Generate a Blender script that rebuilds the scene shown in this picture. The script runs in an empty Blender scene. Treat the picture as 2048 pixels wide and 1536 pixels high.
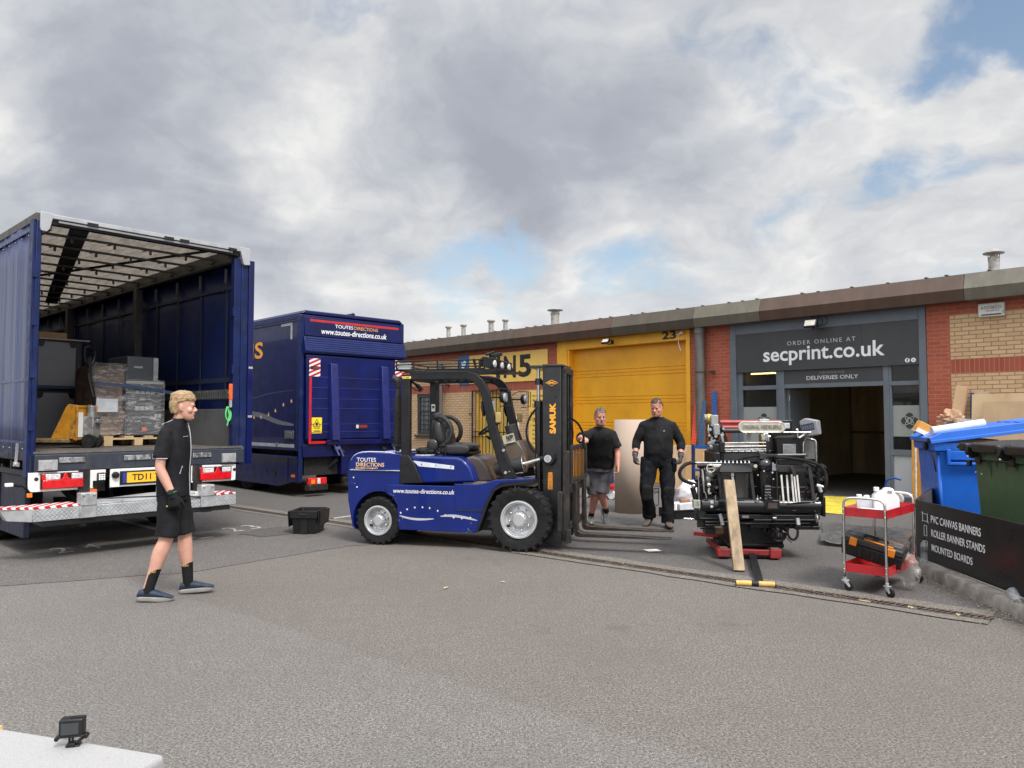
import bpy, math, random
from mathutils import Vector, Matrix, noise
R = math.radians
scene = bpy.context.scene
random.seed(7)
# ------------------------------------------------------------ camera
CAM_H = 1.6
PITCH = math.atan(67/1480)
cam = bpy.data.objects.new('camera', bpy.data.cameras.new('camera'))
scene.collection.objects.link(cam)
cam.location = (0, 0, CAM_H)
cam.rotation_euler = (math.pi/2 + PITCH, 0, 0)
cam.data.sensor_width = 36
cam.data.lens = 36*1480/2048
cam.data.clip_start = 0.05
cam.data.clip_end = 3000
scene.camera = cam
scene.view_settings.view_transform = 'Standard'
scene.view_settings.look = 'None'
scene.view_settings.gamma = 1
scene.view_settings.use_curve_mapping = False
scene.view_settings.exposure = 0.45
scene.render.engine = 'CYCLES'

def skydir(px, py):
    d = Vector(((px-1024)/1480, 1, -(py-768)/1480)).normalized()
    d.rotate(Matrix.Rotation(PITCH, 3, 'X'))
    return d
# ------------------------------------------------------------ node helper
class NT:
    def __init__(s, tree): s.t = tree; s.n = tree.nodes; s.l = tree.links
    def new(s, typ, **kw):
        n = s.n.new('ShaderNode'+typ)
        for k, v in kw.items(): setattr(n, k, v)
        return n
    def put(s, sock, v):
        if v is None: return
        if isinstance(v, bpy.types.NodeSocket): s.l.new(v, sock)
        elif isinstance(v, (int, float)) and sock.type in ('RGBA',): sock.default_value = (v, v, v, 1)
        elif isinstance(v, tuple) and sock.type == 'RGBA' and len(v) == 3: sock.default_value = (*v, 1)
        else: sock.default_value = v
    def math(s, op, a, b=None, c=None, clamp=False):
        n = s.new('Math', operation=op, use_clamp=clamp)
        for i, v in enumerate((a, b, c)): s.put(n.inputs[i], v)
        return n.outputs[0]
    def vm(s, op, a, b=None, out=0, scale=None):
        n = s.new('VectorMath', operation=op)
        s.put(n.inputs[0], a); s.put(n.inputs[1], b)
        if scale is not None: s.put(n.inputs['Scale'], scale)
        return n.outputs[out]
    def rng(s, v, a, b, c=0, d=1, smooth=True):
        n = s.new('MapRange', interpolation_type='SMOOTHSTEP' if smooth else 'LINEAR')
        for i, x in enumerate((v, a, b, c, d)): s.put(n.inputs[i], x)
        return n.outputs[0]
    def noise(s, vec, scale, detail=4, rough=.5, dist=0, out='Fac', dim='3D'):
        n = s.new('TexNoise', noise_dimensions=dim)
        s.put(n.inputs['Vector'], vec); s.put(n.inputs['Scale'], scale)
        s.put(n.inputs['Detail'], detail); s.put(n.inputs['Roughness'], rough); s.put(n.inputs['Distortion'], dist)
        return n.outputs[out]
    def mix(s, f, a, b, mode='MIX'):
        n = s.new('Mix', data_type='RGBA', blend_type=mode)
        s.put(n.inputs[0], f); s.put(n.inputs[6], a); s.put(n.inputs[7], b)
        return n.outputs[2]
    def bump(s, h, strength=.3, dist=.01):
        n = s.new('Bump'); s.put(n.inputs['Strength'], strength); s.put(n.inputs['Distance'], dist); s.put(n.inputs['Height'], h)
        return n.outputs[0]
    def xyz(s, v):
        n = s.new('SeparateXYZ'); s.put(n.inputs[0], v); return n.outputs
    def comb(s, x, y, z):
        n = s.new('CombineXYZ')
        for i, v in enumerate((x, y, z)): s.put(n.inputs[i], v)
        return n.outputs[0]
# ------------------------------------------------------------ sky and sun
SUN_EL, SUN_AZ = 52, 148      # elevation; azimuth clockwise from +Y
world = bpy.data.worlds.new("World"); scene.world = world; world.use_nodes = True
w = NT(world.node_tree); w.n.clear()
sky = w.new('TexSky', sky_type='NISHITA', sun_disc=False)
sky.sun_elevation = R(SUN_EL); sky.sun_rotation = R(SUN_AZ); sky.air_density = 1.1; sky.dust_density = 1.2; sky.ozone_density = 1.2
tc = w.new('TexCoord').outputs['Generated']
dirn = w.vm('NORMALIZE', tc)
X, Y, Z = w.xyz(dirn)
zz = w.math('ADD', w.math('MAXIMUM', Z, 0.0), 0.45)
P = w.comb(w.math('DIVIDE', X, zz), w.math('DIVIDE', Y, zz), 0.0)
warp = w.noise(P, 1.7, 5, .55, 0, 'Color')
P2 = w.vm('ADD', P, w.vm('SCALE', w.vm('SUBTRACT', warp, (.5, .5, .5)), None, scale=.5))
n1 = w.noise(P2, 2.4, 9, .55)
n2 = w.noise(w.vm('ADD', P2, (3.1, 7.7, 0)), 3.8, 7, .52)
n3 = w.noise(w.vm('ADD', P2, (9.1, 1.7, 0)), 10.0, 7, .58)
dj = w.vm('ADD', dirn, w.vm('SCALE', w.vm('SUBTRACT', w.noise(dirn, 3.2, 6, .6, 0, 'Color'), (.5, .5, .5)), None, scale=.26))
def blobs(lst):
    tot = None
    for px, py, rad, wt in lst:
        d = w.vm('DISTANCE', dj, tuple(skydir(px, py)), out=1)
        v = w.rng(d, rad/1480, rad/1480*.15, 0, wt)
        tot = v if tot is None else w.math('ADD', tot, v)
    return tot
# gaps in the cover (negative) and thick spots
cover = w.math('ADD', .075, blobs([(2030, 0, 190, -.30), (1800, 100, 130, -.13), (1890, 150, 80, -.09), (880, 520, 120, -.26), (1040, 510, 120, -.24), (970, 480, 90, -.10), (1200, 530, 110, -.18), (760, 520, 80, -.08), (1290, 525, 90, -.12),
               (1740, 385, 120, -.14), (1830, 350, 110, -.14), (1640, 430, 90, -.12), (1960, 330, 100, -.10), (1560, 455, 80, -.10), (1460, 60, 160, -.05), (480, 30, 160, -.06),
               (1600, 200, 120, -.08), (1000, 250, 420, .10), (250, 250, 420, .10), (1130, 570, 130, .06), (720, 560, 250, .06), (1400, 330, 220, .06), (1950, 230, 120, .10)]))
dark = blobs([(880, 300, 270, .20), (1130, 260, 290, .18), (640, 250, 90, -.09), (270, 110, 260, .15), (330, 290, 240, .18), (60, 400, 200, .18), (450, 400, 160, .08),
              (1340, 270, 190, .11), (1030, 390, 150, .15), (950, 90, 220, .08), (600, 550, 130, .17), (1400, 60, 220, .04), (200, 30, 200, -.05),
              (60, 240, 110, -.16), (600, 360, 120, -.11), (760, 200, 110, -.05), (740, 40, 110, -.12), (1830, 240, 180, -.12), (1600, 560, 260, -.06), (900, 620, 200, -.10), (1200, 60, 220, -.06)])
cov = w.math('ADD', w.math('ADD', w.math('MULTIPLY', n1, .75), w.math('MULTIPLY', n3, .25)), cover)
mask = w.rng(cov, .33, .55)
lightness = w.math('SUBTRACT', w.math('ADD', w.math('MULTIPLY', n2, .68), w.math('MULTIPLY', n3, .34)), dark)
shade = w.rng(lightness, .14, .66, 0, 1, False)
ccol = w.new('ValToRGB'); w.put(ccol.inputs[0], shade)
cr = ccol.color_ramp
cr.elements[0].position = 0; cr.elements[0].color = (.46, .485, .55, 1)
cr.elements[1].position = 1; cr.elements[1].color = (1.06, 1.05, 1.03, 1)
for p_, c_ in ((.28, (.53, .56, .63)), (.55, (.68, .705, .755)), (.80, (.86, .87, .885))):
    e = cr.elements.new(p_); e.color = (*c_, 1)
cloud = w.vm('SCALE', ccol.outputs[0], None, scale=6.2)
# thin veil near the horizon
hz = w.rng(Z, .24, .0, 0, .55)
blue = w.vm('SCALE', sky.outputs[0], None, scale=1.25)
base = w.mix(w.math('MULTIPLY', hz, .35), w.vm('MULTIPLY', blue, (1.05, .98, .90)), (4.4, 5.0, 5.8))
full = w.mix(mask, base, w.mix(w.math('MULTIPLY', hz, 1.1), cloud, (6.1, 6.2, 6.4)))
# unseen sky overhead and behind the camera is brightened to light the yard
sd = Vector((math.sin(R(SUN_AZ))*math.cos(R(SUN_EL)), math.cos(R(SUN_AZ))*math.cos(R(SUN_EL)), math.sin(R(SUN_EL))))
up = w.rng(Z, .56, .95, 1, 2.7)
behind = w.rng(Y, .25, -.5, 1, 2.0)
back = w.math('ADD', 1.0, w.math('MULTIPLY', w.math('SUBTRACT', behind, 1.0), w.rng(Z, .02, .35)))
gain = w.math('MULTIPLY', up, back)
bg = w.new('Background'); w.put(bg.inputs[0], w.vm('SCALE', full, None, scale=gain)); bg.inputs[1].default_value = .1
outw = w.new('OutputWorld'); w.l.new(bg.outputs[0], outw.inputs[0])
sl = bpy.data.lights.new('sun', 'SUN'); sl.energy = 2.6; sl.angle = R(14); sl.color = (1, .96, .9)
so = bpy.data.objects.new('sun', sl); scene.collection.objects.link(so)
so.rotation_euler = sd.to_track_quat('Z', 'Y').to_euler()

# ------------------------------------------------------------ materials
MATS = {}
def mat(name, col, rough=.5, metal=0, var=.12, vscale=6, bump=0, bscale=60, coat=0, dirt=None, dscale=3, dlo=.52, dhi=.68, trans=0, alpha=None, spec=None, detail=5):
    """plain painted / plastic / metal surface with blotchy variation and optional dirt patches"""
    if name in MATS: return MATS[name]
    m = bpy.data.materials.new(name); m.use_nodes = True
    t = NT(m.node_tree); b = t.n['Principled BSDF']
    tcn = t.new('TexCoord').outputs['Object']
    n = t.noise(tcn, vscale, detail, .6)
    lo = tuple(max(0, c*(1-var)) for c in col); hi = tuple(min(1, c*(1+var)) for c in col)
    c = t.mix(t.rng(n, .3, .7), lo, hi)
    if dirt:
        dn = t.noise(t.vm('MULTIPLY', tcn, (1, 1, .55)), dscale, 9, .68)
        c = t.mix(t.rng(dn, dlo, dhi, 0, .8), c, dirt)
    t.put(b.inputs['Base Color'], c)
    t.put(b.inputs['Roughness'], t.rng(t.noise(tcn, vscale*2.3, 4, .6), .25, .75, max(.02, rough*.8), min(1, rough*1.2)))
    b.inputs['Metallic'].default_value = metal
    if coat: b.inputs['Coat Weight'].default_value = coat; b.inputs['Coat Roughness'].default_value = .06
    if trans: b.inputs['Transmission Weight'].default_value = trans
    if spec is not None: b.inputs['Specular IOR Level'].default_value = spec
    if bump: t.put(b.inputs['Normal'], t.bump(t.noise(tcn, bscale, 4, .6), bump, .004))
    MATS[name] = m
    return m
def brick(name, c1, c2, mortar, bw=.225, rh=.075, ms=.009, soldier=False):
    m = bpy.data.materials.new(name); m.use_nodes = True
    t = NT(m.node_tree); b = t.n['Principled BSDF']
    tcn = t.new('TexCoord').outputs['Object']
    x, y, z = t.xyz(tcn)
    v = t.comb(z, t.math('ADD', x, y), 0.0) if soldier else t.comb(t.math('ADD', x, y), z, 0.0)
    wob = t.vm('SCALE', t.vm('SUBTRACT', t.noise(tcn, 9, 3, .5, 0, 'Color'), (.5, .5, .5)), None, scale=.006)
    v = t.vm('ADD', v, wob)
    br = t.new('TexBrick', offset=0 if soldier else .5)
    t.put(br.inputs['Vector'], v); br.inputs['Scale'].default_value = 1
    br.inputs['Brick Width'].default_value = bw; br.inputs['Row Height'].default_value = rh
    br.inputs['Mortar Size'].default_value = ms; br.inputs['Mortar Smooth'].default_value = .25; br.inputs['Bias'].default_value = 0
    t.put(br.inputs['Color1'], c1); t.put(br.inputs['Color2'], c2); t.put(br.inputs['Mortar'], mortar)
    spk = t.noise(tcn, 140, 3, .7)
    blot = t.noise(tcn, 1.6, 6, .6)
    c = t.mix(t.rng(spk, .35, .75, 0, .42), br.outputs[0], tuple(a*.55 for a in c1), 'MIX')
    c = t.mix(t.rng(blot, .4, .75, 0, .3), c, tuple(a*.7 for a in c2))
    t.put(b.inputs['Base Color'], c); b.inputs['Roughness'].default_value = .88
    h = t.math('ADD', t.math('MULTIPLY', br.outputs['Fac'], -1.0), t.math('MULTIPLY', spk, .25))
    t.put(b.inputs['Normal'], t.bump(h, .55, .006))
    MATS[name] = m
    return m
def streak(name, col, var=.2, rough=.5, metal=0, sx=30, sz=.8, bump=.1, col2=None):
    """vertical streaks / grain along local Z"""
    m = bpy.data.materials.new(name); m.use_nodes = True
    t = NT(m.node_tree); b = t.n['Principled BSDF']
    tcn = t.new('TexCoord').outputs['Object']
    n = t.noise(t.vm('MULTIPLY', tcn, (sx, sx, sz)), 1, 6, .65)
    n_b = t.noise(tcn, 2, 6, .6)
    c2 = col2 or tuple(c*(1-var*1.6) for c in col)
    c = t.mix(t.rng(n, .3, .72), c2, tuple(min(1, c*(1+var)) for c in col))
    c = t.mix(t.rng(n_b, .45, .8, 0, .35), c, tuple(c*.6 for c in col))
    t.put(b.inputs['Base Color'], c); b.inputs['Roughness'].default_value = rough; b.inputs['Metallic'].default_value = metal
    t.put(b.inputs['Normal'], t.bump(n, bump, .01))
    MATS[name] = m
    return m

RED_BRICK = brick('red_brick', (.36, .080, .042), (.45, .115, .062), (.42, .22, .16), ms=.006)
BUFF_BRICK = brick('buff_brick', (.56, .37, .20), (.68, .47, .265), (.30, .17, .10), ms=.009)
SOLDIER = brick('soldier_brick', (.33, .072, .038), (.40, .10, .056), (.42, .22, .16), bw=.30, ms=.006, soldier=True)
NAVY = mat('navy_paint', (.0008, .0046, .062), .42, 0, .25, 2.5, coat=.35, spec=.25)
NAVY_DK = mat('navy_dark', (.004, .008, .055), .45, 0, .3, 3)
BLUE = mat('forklift_blue', (.0013, .0125, .135), .40, 0, .14, 3, coat=.55, spec=.25, dirt=(.02, .03, .08), dscale=5, dlo=.62, dhi=.75)
BLUE_IN = mat('blue_frame', (.004, .012, .068), .42, 0, .3, 4, dirt=(.02, .03, .07), spec=.3)
BLACKM = mat('black_metal', (.011, .0115, .013), .45, .0, .25, 8, spec=.35, dirt=(.045, .04, .035), dscale=5, dlo=.6, dhi=.8)
BLACKP = mat('black_plastic', (.009, .009, .010), .42, 0, .25, 10, spec=.35)
BLACKG = mat('black_gloss', (.010, .010, .012), .14, 0, .2, 6, coat=.5)
RUBBER = mat('rubber', (.014, .014, .0145), .8, 0, .3, 12, spec=.2, bump=.3, bscale=70, dirt=(.07, .062, .055), dscale=7, dlo=.55, dhi=.85)
STEEL = mat('bright_steel', (.62, .62, .60), .22, .95, .15, 12)
GALV = mat('galvanised', (.50, .51, .52), .42, .6, .2, 9, dirt=(.25, .25, .25), dscale=5)
ALU = mat('aluminium', (.62, .63, .65), .35, .5, .14, 7, dirt=(.35, .35, .35), dscale=6, dlo=.55, dhi=.75)
RIM = mat('silver_rim', (.55, .56, .575), .34, .55, .1, 10, dirt=(.22, .20, .18), dscale=9, dlo=.6, dhi=.8)
DKSTEEL = mat('dark_steel', (.035, .034, .033), .45, .6, .35, 9, dirt=(.12, .09, .07), dscale=7)
WHITEP = mat('white_paint', (.74, .73, .70), .4, 0, .05, 3, dirt=(.45, .42, .38), dscale=4, dlo=.6, dhi=.78)
WHITE = mat('white_plain', (.80, .80, .79), .5, 0, .04)
REDP = mat('red_enamel', (.42, .012, .018), .3, 0, .12, 5, coat=.4, dirt=(.2, .02, .02), dscale=8, dlo=.62)
REDLENS = mat('red_lens', (.55, .008, .012), .15, 0, .2, 20, coat=.6)
CLEARLENS = mat('clear_lens', (.55, .56, .58), .15, 0, .3, 40, coat=.6)
AMBER = mat('amber_lens', (.75, .19, .01), .2, 0, .1, 10)
ORANGE = mat('orange_tag', (.68, .11, .02), .5)
YELLOWP = mat('yellow_paint', (.88, .43, .020), .42, 0, .07, 2.5, dirt=(.52, .25, .04), dscale=3, dlo=.6)
YELLOWS = mat('yellow_sign', (.88, .56, .13), .5, 0, .04, 3)
GREYFR = mat('grey_frame', (.115, .135, .16), .42, 0, .08, 3)
SIGNDK = mat('charcoal_sign', (.045, .046, .050), .45, 0, .1, 2)
GLASSDK = mat('window_glass', (.035, .04, .042), .05, 0, .5, 1.2, spec=.6)
FROST = mat('frosted_glass', (.26, .28, .275), .35, 0, .06, 3)
CONCR = mat('kerb_concrete', (.22, .20, .175), .9, 0, .3, 9, bump=.7, bscale=90, dirt=(.12, .105, .09), dscale=4)
CARD = mat('cardboard', (.46, .30, .17), .85, 0, .08, 4)
WOODP = streak('pallet_wood', (.50, .36, .20), .2, .8, 0, 4, 4)
SKIN = mat('skin', (.56, .30, .225), .5, 0, .10, 14, bump=.1)
SKINR = mat('skin_ruddy', (.50, .225, .16), .5, 0, .12, 14, bump=.1)
CLOTHB = mat('black_cloth', (.011, .011, .0125), .9, 0, .35, 5, bump=.5, bscale=260, spec=.22)
CLOTHC = mat('charcoal_cloth', (.013, .013, .016), .95, 0, .35, 5, bump=.5, bscale=260, spec=.15)
TEXTW = mat('lettering_white', (.80, .81, .82), .5, 0, .02)
TEXTO = mat('lettering_amber', (.85, .36, .03), .5, 0, .04)
TEXTK = mat('lettering_black', (.012, .012, .013), .5, 0, .1)
PLATEY = mat('plate_yellow', (.80, .42, .02), .4, 0, .04)
# ------------------------------------------------------------ mesh builder
def ortho(d):
    d = Vector(d).normalized()
    a = Vector((0, 0, 1)) if abs(d.z) < .9 else Vector((1, 0, 0))
    s = d.cross(a).normalized(); return s, s.cross(d).normalized()
class MB:
    def __init__(s): s.v = []; s.f = []; s.m = []; s.cm = 0; s.cuts = []
    def cut(s): s.cuts.append((len(s.v), len(s.f))); return s   # what follows becomes an object of its own
    def add(s, vs, fs):
        o = len(s.v); s.v += [tuple(v) for v in vs]
        for f in fs: s.f.append([i+o for i in f]); s.m.append(s.cm)
        return s
    def box(s, x0, x1, y0, y1, z0, z1, M=None):
        vs = [Vector((x, y, z)) for z in (z0, z1) for y in (y0, y1) for x in (x0, x1)]
        if M is not None: vs = [M @ v for v in vs]
        return s.add(vs, [(0, 2, 3, 1), (4, 5, 7, 6), (0, 1, 5, 4), (2, 6, 7, 3), (0, 4, 6, 2), (1, 3, 7, 5)])
    def bar(s, p0, p1, w, h, upv=(0, 0, 1)):
        p0, p1 = Vector(p0), Vector(p1); d = (p1-p0).normalized(); u = Vector(upv)
        if abs(d.dot(u)) > .98: u = Vector((1, 0, 0))
        sd_ = d.cross(u).normalized(); u = sd_.cross(d).normalized()
        vs = [p+sd_*a*w/2+u*b*h/2 for p in (p0, p1) for a, b in ((-1, -1), (1, -1), (1, 1), (-1, 1))]
        return s.add(vs, [(3, 2, 1, 0), (4, 5, 6, 7), (0, 1, 5, 4), (1, 2, 6, 5), (2, 3, 7, 6), (3, 0, 4, 7)])
    def rings(s, rs, cap=True, closed=False):
        n = len(rs[0]); vs = [p for r in rs for p in r]; fs = []
        k = len(rs)
        for i in range(k if closed else k-1):
            a, b = i*n, ((i+1) % k)*n
            for j in range(n):
                j2 = (j+1) % n
                fs.append((a+j, a+j2, b+j2, b+j))
        if cap and not closed: fs.append(tuple(reversed(range(n)))); fs.append(tuple(range((k-1)*n, k*n)))
        return s.add(vs, fs)
    def cyl(s, p0, p1, r0, r1=None, n=16):
        r1 = r0 if r1 is None else r1; p0, p1 = Vector(p0), Vector(p1); a, b = ortho(p1-p0)
        return s.rings([[p+(a*math.cos(t)+b*math.sin(t))*r for t in [2*math.pi*i/n for i in range(n)]] for p, r in ((p0, r0), (p1, r1))])
    def tube(s, pts, r, n=8, closed=False, smooth=0):
        pts = [Vector(p) for p in pts]
        for _ in range(smooth):
            q = []
            for i in range(len(pts)-(0 if closed else 1)):
                a, b = pts[i], pts[(i+1) % len(pts)]; q += [a*.75+b*.25, a*.25+b*.75]
            if not closed: q = [pts[0]]+q+[pts[-1]]
            pts = q
        rs = []; up0 = None
        for i, p in enumerate(pts):
            if closed: d = pts[(i+1) % len(pts)]-pts[i-1]
            else: d = pts[min(i+1, len(pts)-1)]-pts[max(i-1, 0)]
            d.normalize()
            if up0 is None: a, b = ortho(d)
            else:
                a = (up0-d*up0.dot(d)).normalized(); b = d.cross(a)
            up0 = a; rr = r[min(i, len(r)-1)] if isinstance(r, (list, tuple)) else r
            rs.append([p+(a*math.cos(t)+b*math.sin(t))*rr for t in [2*math.pi*k/n for k in range(n)]])
        return s.rings(rs, not closed, closed)
    def prism(s, poly, lo, hi, pl='xz'):
        n = len(poly)
        def P_(u, v, c): return {'xz': (u, c, v), 'xy': (u, v, c), 'yz': (c, u, v)}[pl]
        vs = [P_(u, v, c) for c in (lo, hi) for u, v in poly]
        return s.add(vs, [tuple(range(n)), tuple(reversed(range(n, 2*n)))]+[(i, n+i, n+(i+1) % n, (i+1) % n) for i in range(n)])
    def lathe(s, prof, c=(0, 0, 0), ax=(0, 0, 1), n=24, hollow=False):
        c = Vector(c); ax = Vector(ax).normalized(); a, b = ortho(ax)
        return s.rings([[c+ax*z+(a*math.cos(t)+b*math.sin(t))*max(r, 1e-4) for t in [2*math.pi*i/n for i in range(n)]] for r, z in prof], not hollow, hollow)
    def sph(s, c, r, nu=14, nv=9, M=None):
        if isinstance(r, (int, float)): r = (r, r, r)
        rs = []
        for j in range(1, nv):
            ph = math.pi*j/nv-math.pi/2
            ring = [Vector((r[0]*math.cos(ph)*math.cos(t), r[1]*math.cos(ph)*math.sin(t), r[2]*math.sin(ph))) for t in [2*math.pi*i/nu for i in range(nu)]]
            if M is not None: ring = [M @ v for v in ring]
            rs.append([Vector(c)+v for v in ring])
        return s.rings(rs)
    def grid(s, fn, nu, nv):
        vs = [fn(i/(nu-1), j/(nv-1)) for j in range(nv) for i in range(nu)]
        return s.add(vs, [(j*nu+i, j*nu+i+1, (j+1)*nu+i+1, (j+1)*nu+i) for j in range(nv-1) for i in range(nu-1)])
    def xf(s, M, start=0):
        s.v[start:] = [tuple(M @ Vector(v)) for v in s.v[start:]]; return s
def build(name, mb, m, parent=None, bevel=0, smooth=False, seg=2, solid=0, label=None, sub=0, ang=40):
    if mb.cuts:
        ends = mb.cuts+[(len(mb.v), len(mb.f))]; v0 = f0 = 0; first = None
        for v1, f1 in ends:
            q = MB(); q.v = mb.v[v0:v1]; q.f = [[i-v0 for i in f] for f in mb.f[f0:f1]]; q.m = mb.m[f0:f1]
            if q.v:
                o = build(name, q, m, parent, bevel, smooth, seg, solid, label, sub, ang); first = first or o
            v0, f0 = v1, f1
        return first
    me = bpy.data.meshes.new(name)
    me.from_pydata(mb.v, [], mb.f)
    for x in (m if isinstance(m, (list, tuple)) else [m]): me.materials.append(x)
    me.polygons.foreach_set('material_index', mb.m)
    me.update(); me.validate()
    o = bpy.data.objects.new(name, me); scene.collection.objects.link(o)
    if parent is not None: o.parent = parent
    import bmesh
    bm = bmesh.new(); bm.from_mesh(me); bmesh.ops.recalc_face_normals(bm, faces=bm.faces); bm.to_mesh(me); bm.free()
    if smooth:
        me.shade_smooth(); me.set_sharp_from_angle(angle=R(ang))
    if bevel:
        b = o.modifiers.new('bevel', 'BEVEL'); b.width = bevel; b.segments = seg; b.limit_method = 'ANGLE'; b.angle_limit = R(35); b.harden_normals = False
        me.shade_smooth(); me.set_sharp_from_angle(angle=R(35))
    if sub:
        b = o.modifiers.new('sub', 'SUBSURF'); b.levels = b.render_levels = sub; me.shade_smooth()
    if solid:
        b = o.modifiers.new('solid', 'SOLIDIFY'); b.thickness = solid
    if label: o['label'] = label
    return o
def tag(o, label, cat, group=None, kind=None):
    if label: o['label'] = label
    if cat: o['category'] = cat
    if group: o['group'] = group
    if kind: o['kind'] = kind
    return o
def thing(name, label, cat, loc=(0, 0, 0), rz=0, group=None):
    o = bpy.data.objects.new(name, None); scene.collection.objects.link(o)
    o.location = loc if len(loc) == 3 else (*loc, 0); o.rotation_euler = (0, 0, R(rz)); o.empty_display_size = .2
    return tag(o, label, cat, group)
def struct(name, mb, m, **k):
    o = build(name, mb, m, **k); o['kind'] = 'structure'; return o
def copy_tree(o, parent=None):
    c = o.copy(); scene.collection.objects.link(c); c.parent = parent
    for ch in list(o.children): copy_tree(ch, c)
    return c
def text(s, m, parent, O, Rv, Uv, w=None, h=None, ext=.0015, bold=0, shear=0, name='lettering', space=1, bend=None):
    """lettering as a mesh, its box fitted to w x h with its lower left corner at O"""
    cu = bpy.data.curves.new('txt', 'FONT'); cu.body = s; cu.extrude = .001; cu.offset = bold; cu.shear = shear
    cu.space_character = space; cu.resolution_u = 3; cu.align_x = 'LEFT'
    ob = bpy.data.objects.new('txt', cu); scene.collection.objects.link(ob)
    bpy.context.view_layer.update()
    me = bpy.data.meshes.new_from_object(ob.evaluated_get(bpy.context.evaluated_depsgraph_get()))
    bpy.data.objects.remove(ob); bpy.data.curves.remove(cu)
    xs = [v.co.x for v in me.vertices]; ys = [v.co.y for v in me.vertices]; zs = [v.co.z for v in me.vertices]
    bw, bh = max(xs)-min(xs), max(ys)-min(ys)
    if w is None: w = bw*h/bh
    if h is None: h = bh*w/bw
    O, Rv, Uv = Vector(O), Vector(Rv).normalized(), Vector(Uv).normalized(); N = Rv.cross(Uv)
    x0, y0, z0 = min(xs), min(ys), min(zs); dz = max(zs)-z0 or 1
    for v in me.vertices:
        p = O+Rv*((v.co.x-x0)/bw*w)+Uv*((v.co.y-y0)/bh*h)+N*((v.co.z-z0)/dz*ext)
        if bend: p = bend(p)
        v.co = p
    me.materials.clear(); me.materials.append(m)
    o = bpy.data.objects.new(name, me); scene.collection.objects.link(o); o.parent = parent
    return o
def star(mb, c, Rv, Uv, r, ext=.003):
    c, Rv, Uv = Vector(c), Vector(Rv), Vector(Uv); N = Rv.cross(Uv).normalized()
    pts = [c+(Rv*math.sin(i*math.pi/5)+Uv*math.cos(i*math.pi/5))*(r if i % 2 == 0 else r*.42) for i in range(10)]
    vs = pts+[p+N*ext for p in pts]
    mb.add(vs, [tuple(range(10)), tuple(range(10, 20))]+[(i, (i+1) % 10, 10+(i+1) % 10, 10+i) for i in range(10)])
XV, YV, ZV = Vector((1, 0, 0)), Vector((0, 1, 0)), Vector((0, 0, 1))
def star_path(k): return k
FO = (6.28, 15.1); FA = -45.9           # shop front: origin on the wall line, local X runs right along it, Y into the shop
def F2W(a, b):
    c, s = math.cos(R(FA)), math.sin(R(FA)); return (FO[0]+a*c-b*s, FO[1]+a*s+b*c)
# ============================================================ SETTING: ground
def asphalt(name, base, spk=.55, light=.0, stain=True, seam=False):
    m = bpy.data.materials.new(name); m.use_nodes = True
    t = NT(m.node_tree); b = t.n['Principled BSDF']
    g = t.new('TexCoord').outputs['Object']
    fine = t.noise(g, 70, 3, .75); mid = t.noise(g, 9, 6, .6); big = t.noise(g, .55, 7, .6); vor = t.new('TexVoronoi', feature='F1')
    t.put(vor.inputs['Vector'], g); vor.inputs['Scale'].default_value = 92
    stones = t.rng(vor.outputs['Distance'], .38, .15)
    pick = t.xyz(vor.outputs['Color'])[0]
    c = t.mix(t.rng(fine, .34, .66), tuple(x*.38 for x in base), tuple(x*1.45 for x in base))
    c = t.mix(t.math('MULTIPLY', stones, t.rng(pick, .40, .90, 0, spk)), c, tuple(min(1, x*2.9) for x in base))
    c = t.mix(t.math('MULTIPLY', stones, t.rng(pick, .22, .0, 0, .7)), c, tuple(x*.25 for x in base))
    c = t.mix(t.rng(mid, .35, .7, 0, .25), c, tuple(x*.62 for x in base))
    c = t.mix(t.rng(big, .38, .66, 0, .28), c, tuple(x*.66 for x in base))
    if stain:
        s1 = t.noise(t.vm('ADD', g, (5, 3, 0)), 1.1, 8, .65)
        c = t.mix(t.rng(s1, .60, .72, 0, .5), c, tuple(x*.5 for x in base))
    if seam:   # two laying campaigns of tarmac: the strip alongside the drain is browner and a little darker
        gx, gy, gz = t.xyz(g); wob = t.noise(g, 2.2, 5, .6)
        d1 = t.math('ADD', t.math('ADD', t.math('MULTIPLY', gx, .639), t.math('MULTIPLY', gy, .769)), t.math('MULTIPLY', t.math('SUBTRACT', wob, .5), .10))
        c = t.mix(t.math('MULTIPLY', t.rng(d1, 3.26, 3.31), .9), c, t.mix(1.0, c, (.93, .89, .85), 'MULTIPLY'))
    s2 = t.noise(t.vm('ADD', g, (15, 33, 0)), 2.6, 6, .6); c = t.mix(t.rng(s2, .66, .76, 0, .35), c, tuple(x*.45 for x in base))
    t.put(b.inputs['Base Color'], c); b.inputs['Roughness'].default_value = .86; b.inputs['Specular IOR Level'].default_value = .35
    hgt = t.math('ADD', t.math('MULTIPLY', fine, .6), t.math('MULTIPLY', stones, .6))
    t.put(b.inputs['Normal'], t.bump(hgt, .7, .006))
    return m
ASPH = asphalt('asphalt', (.156, .145, .136), 1, seam=True)
ASPH_DK = asphalt('asphalt_smooth', (.125, .115, .108), .5)
ASPH_SH = asphalt('asphalt_shop', (.105, .097, .093), .4)
g = MB(); g.add([(-400, -60, 0), (400, -60, 0), (400, 900, 0), (-400, 900, 0)], [(0, 1, 2, 3)])
struct('ground', g, ASPH)
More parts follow.
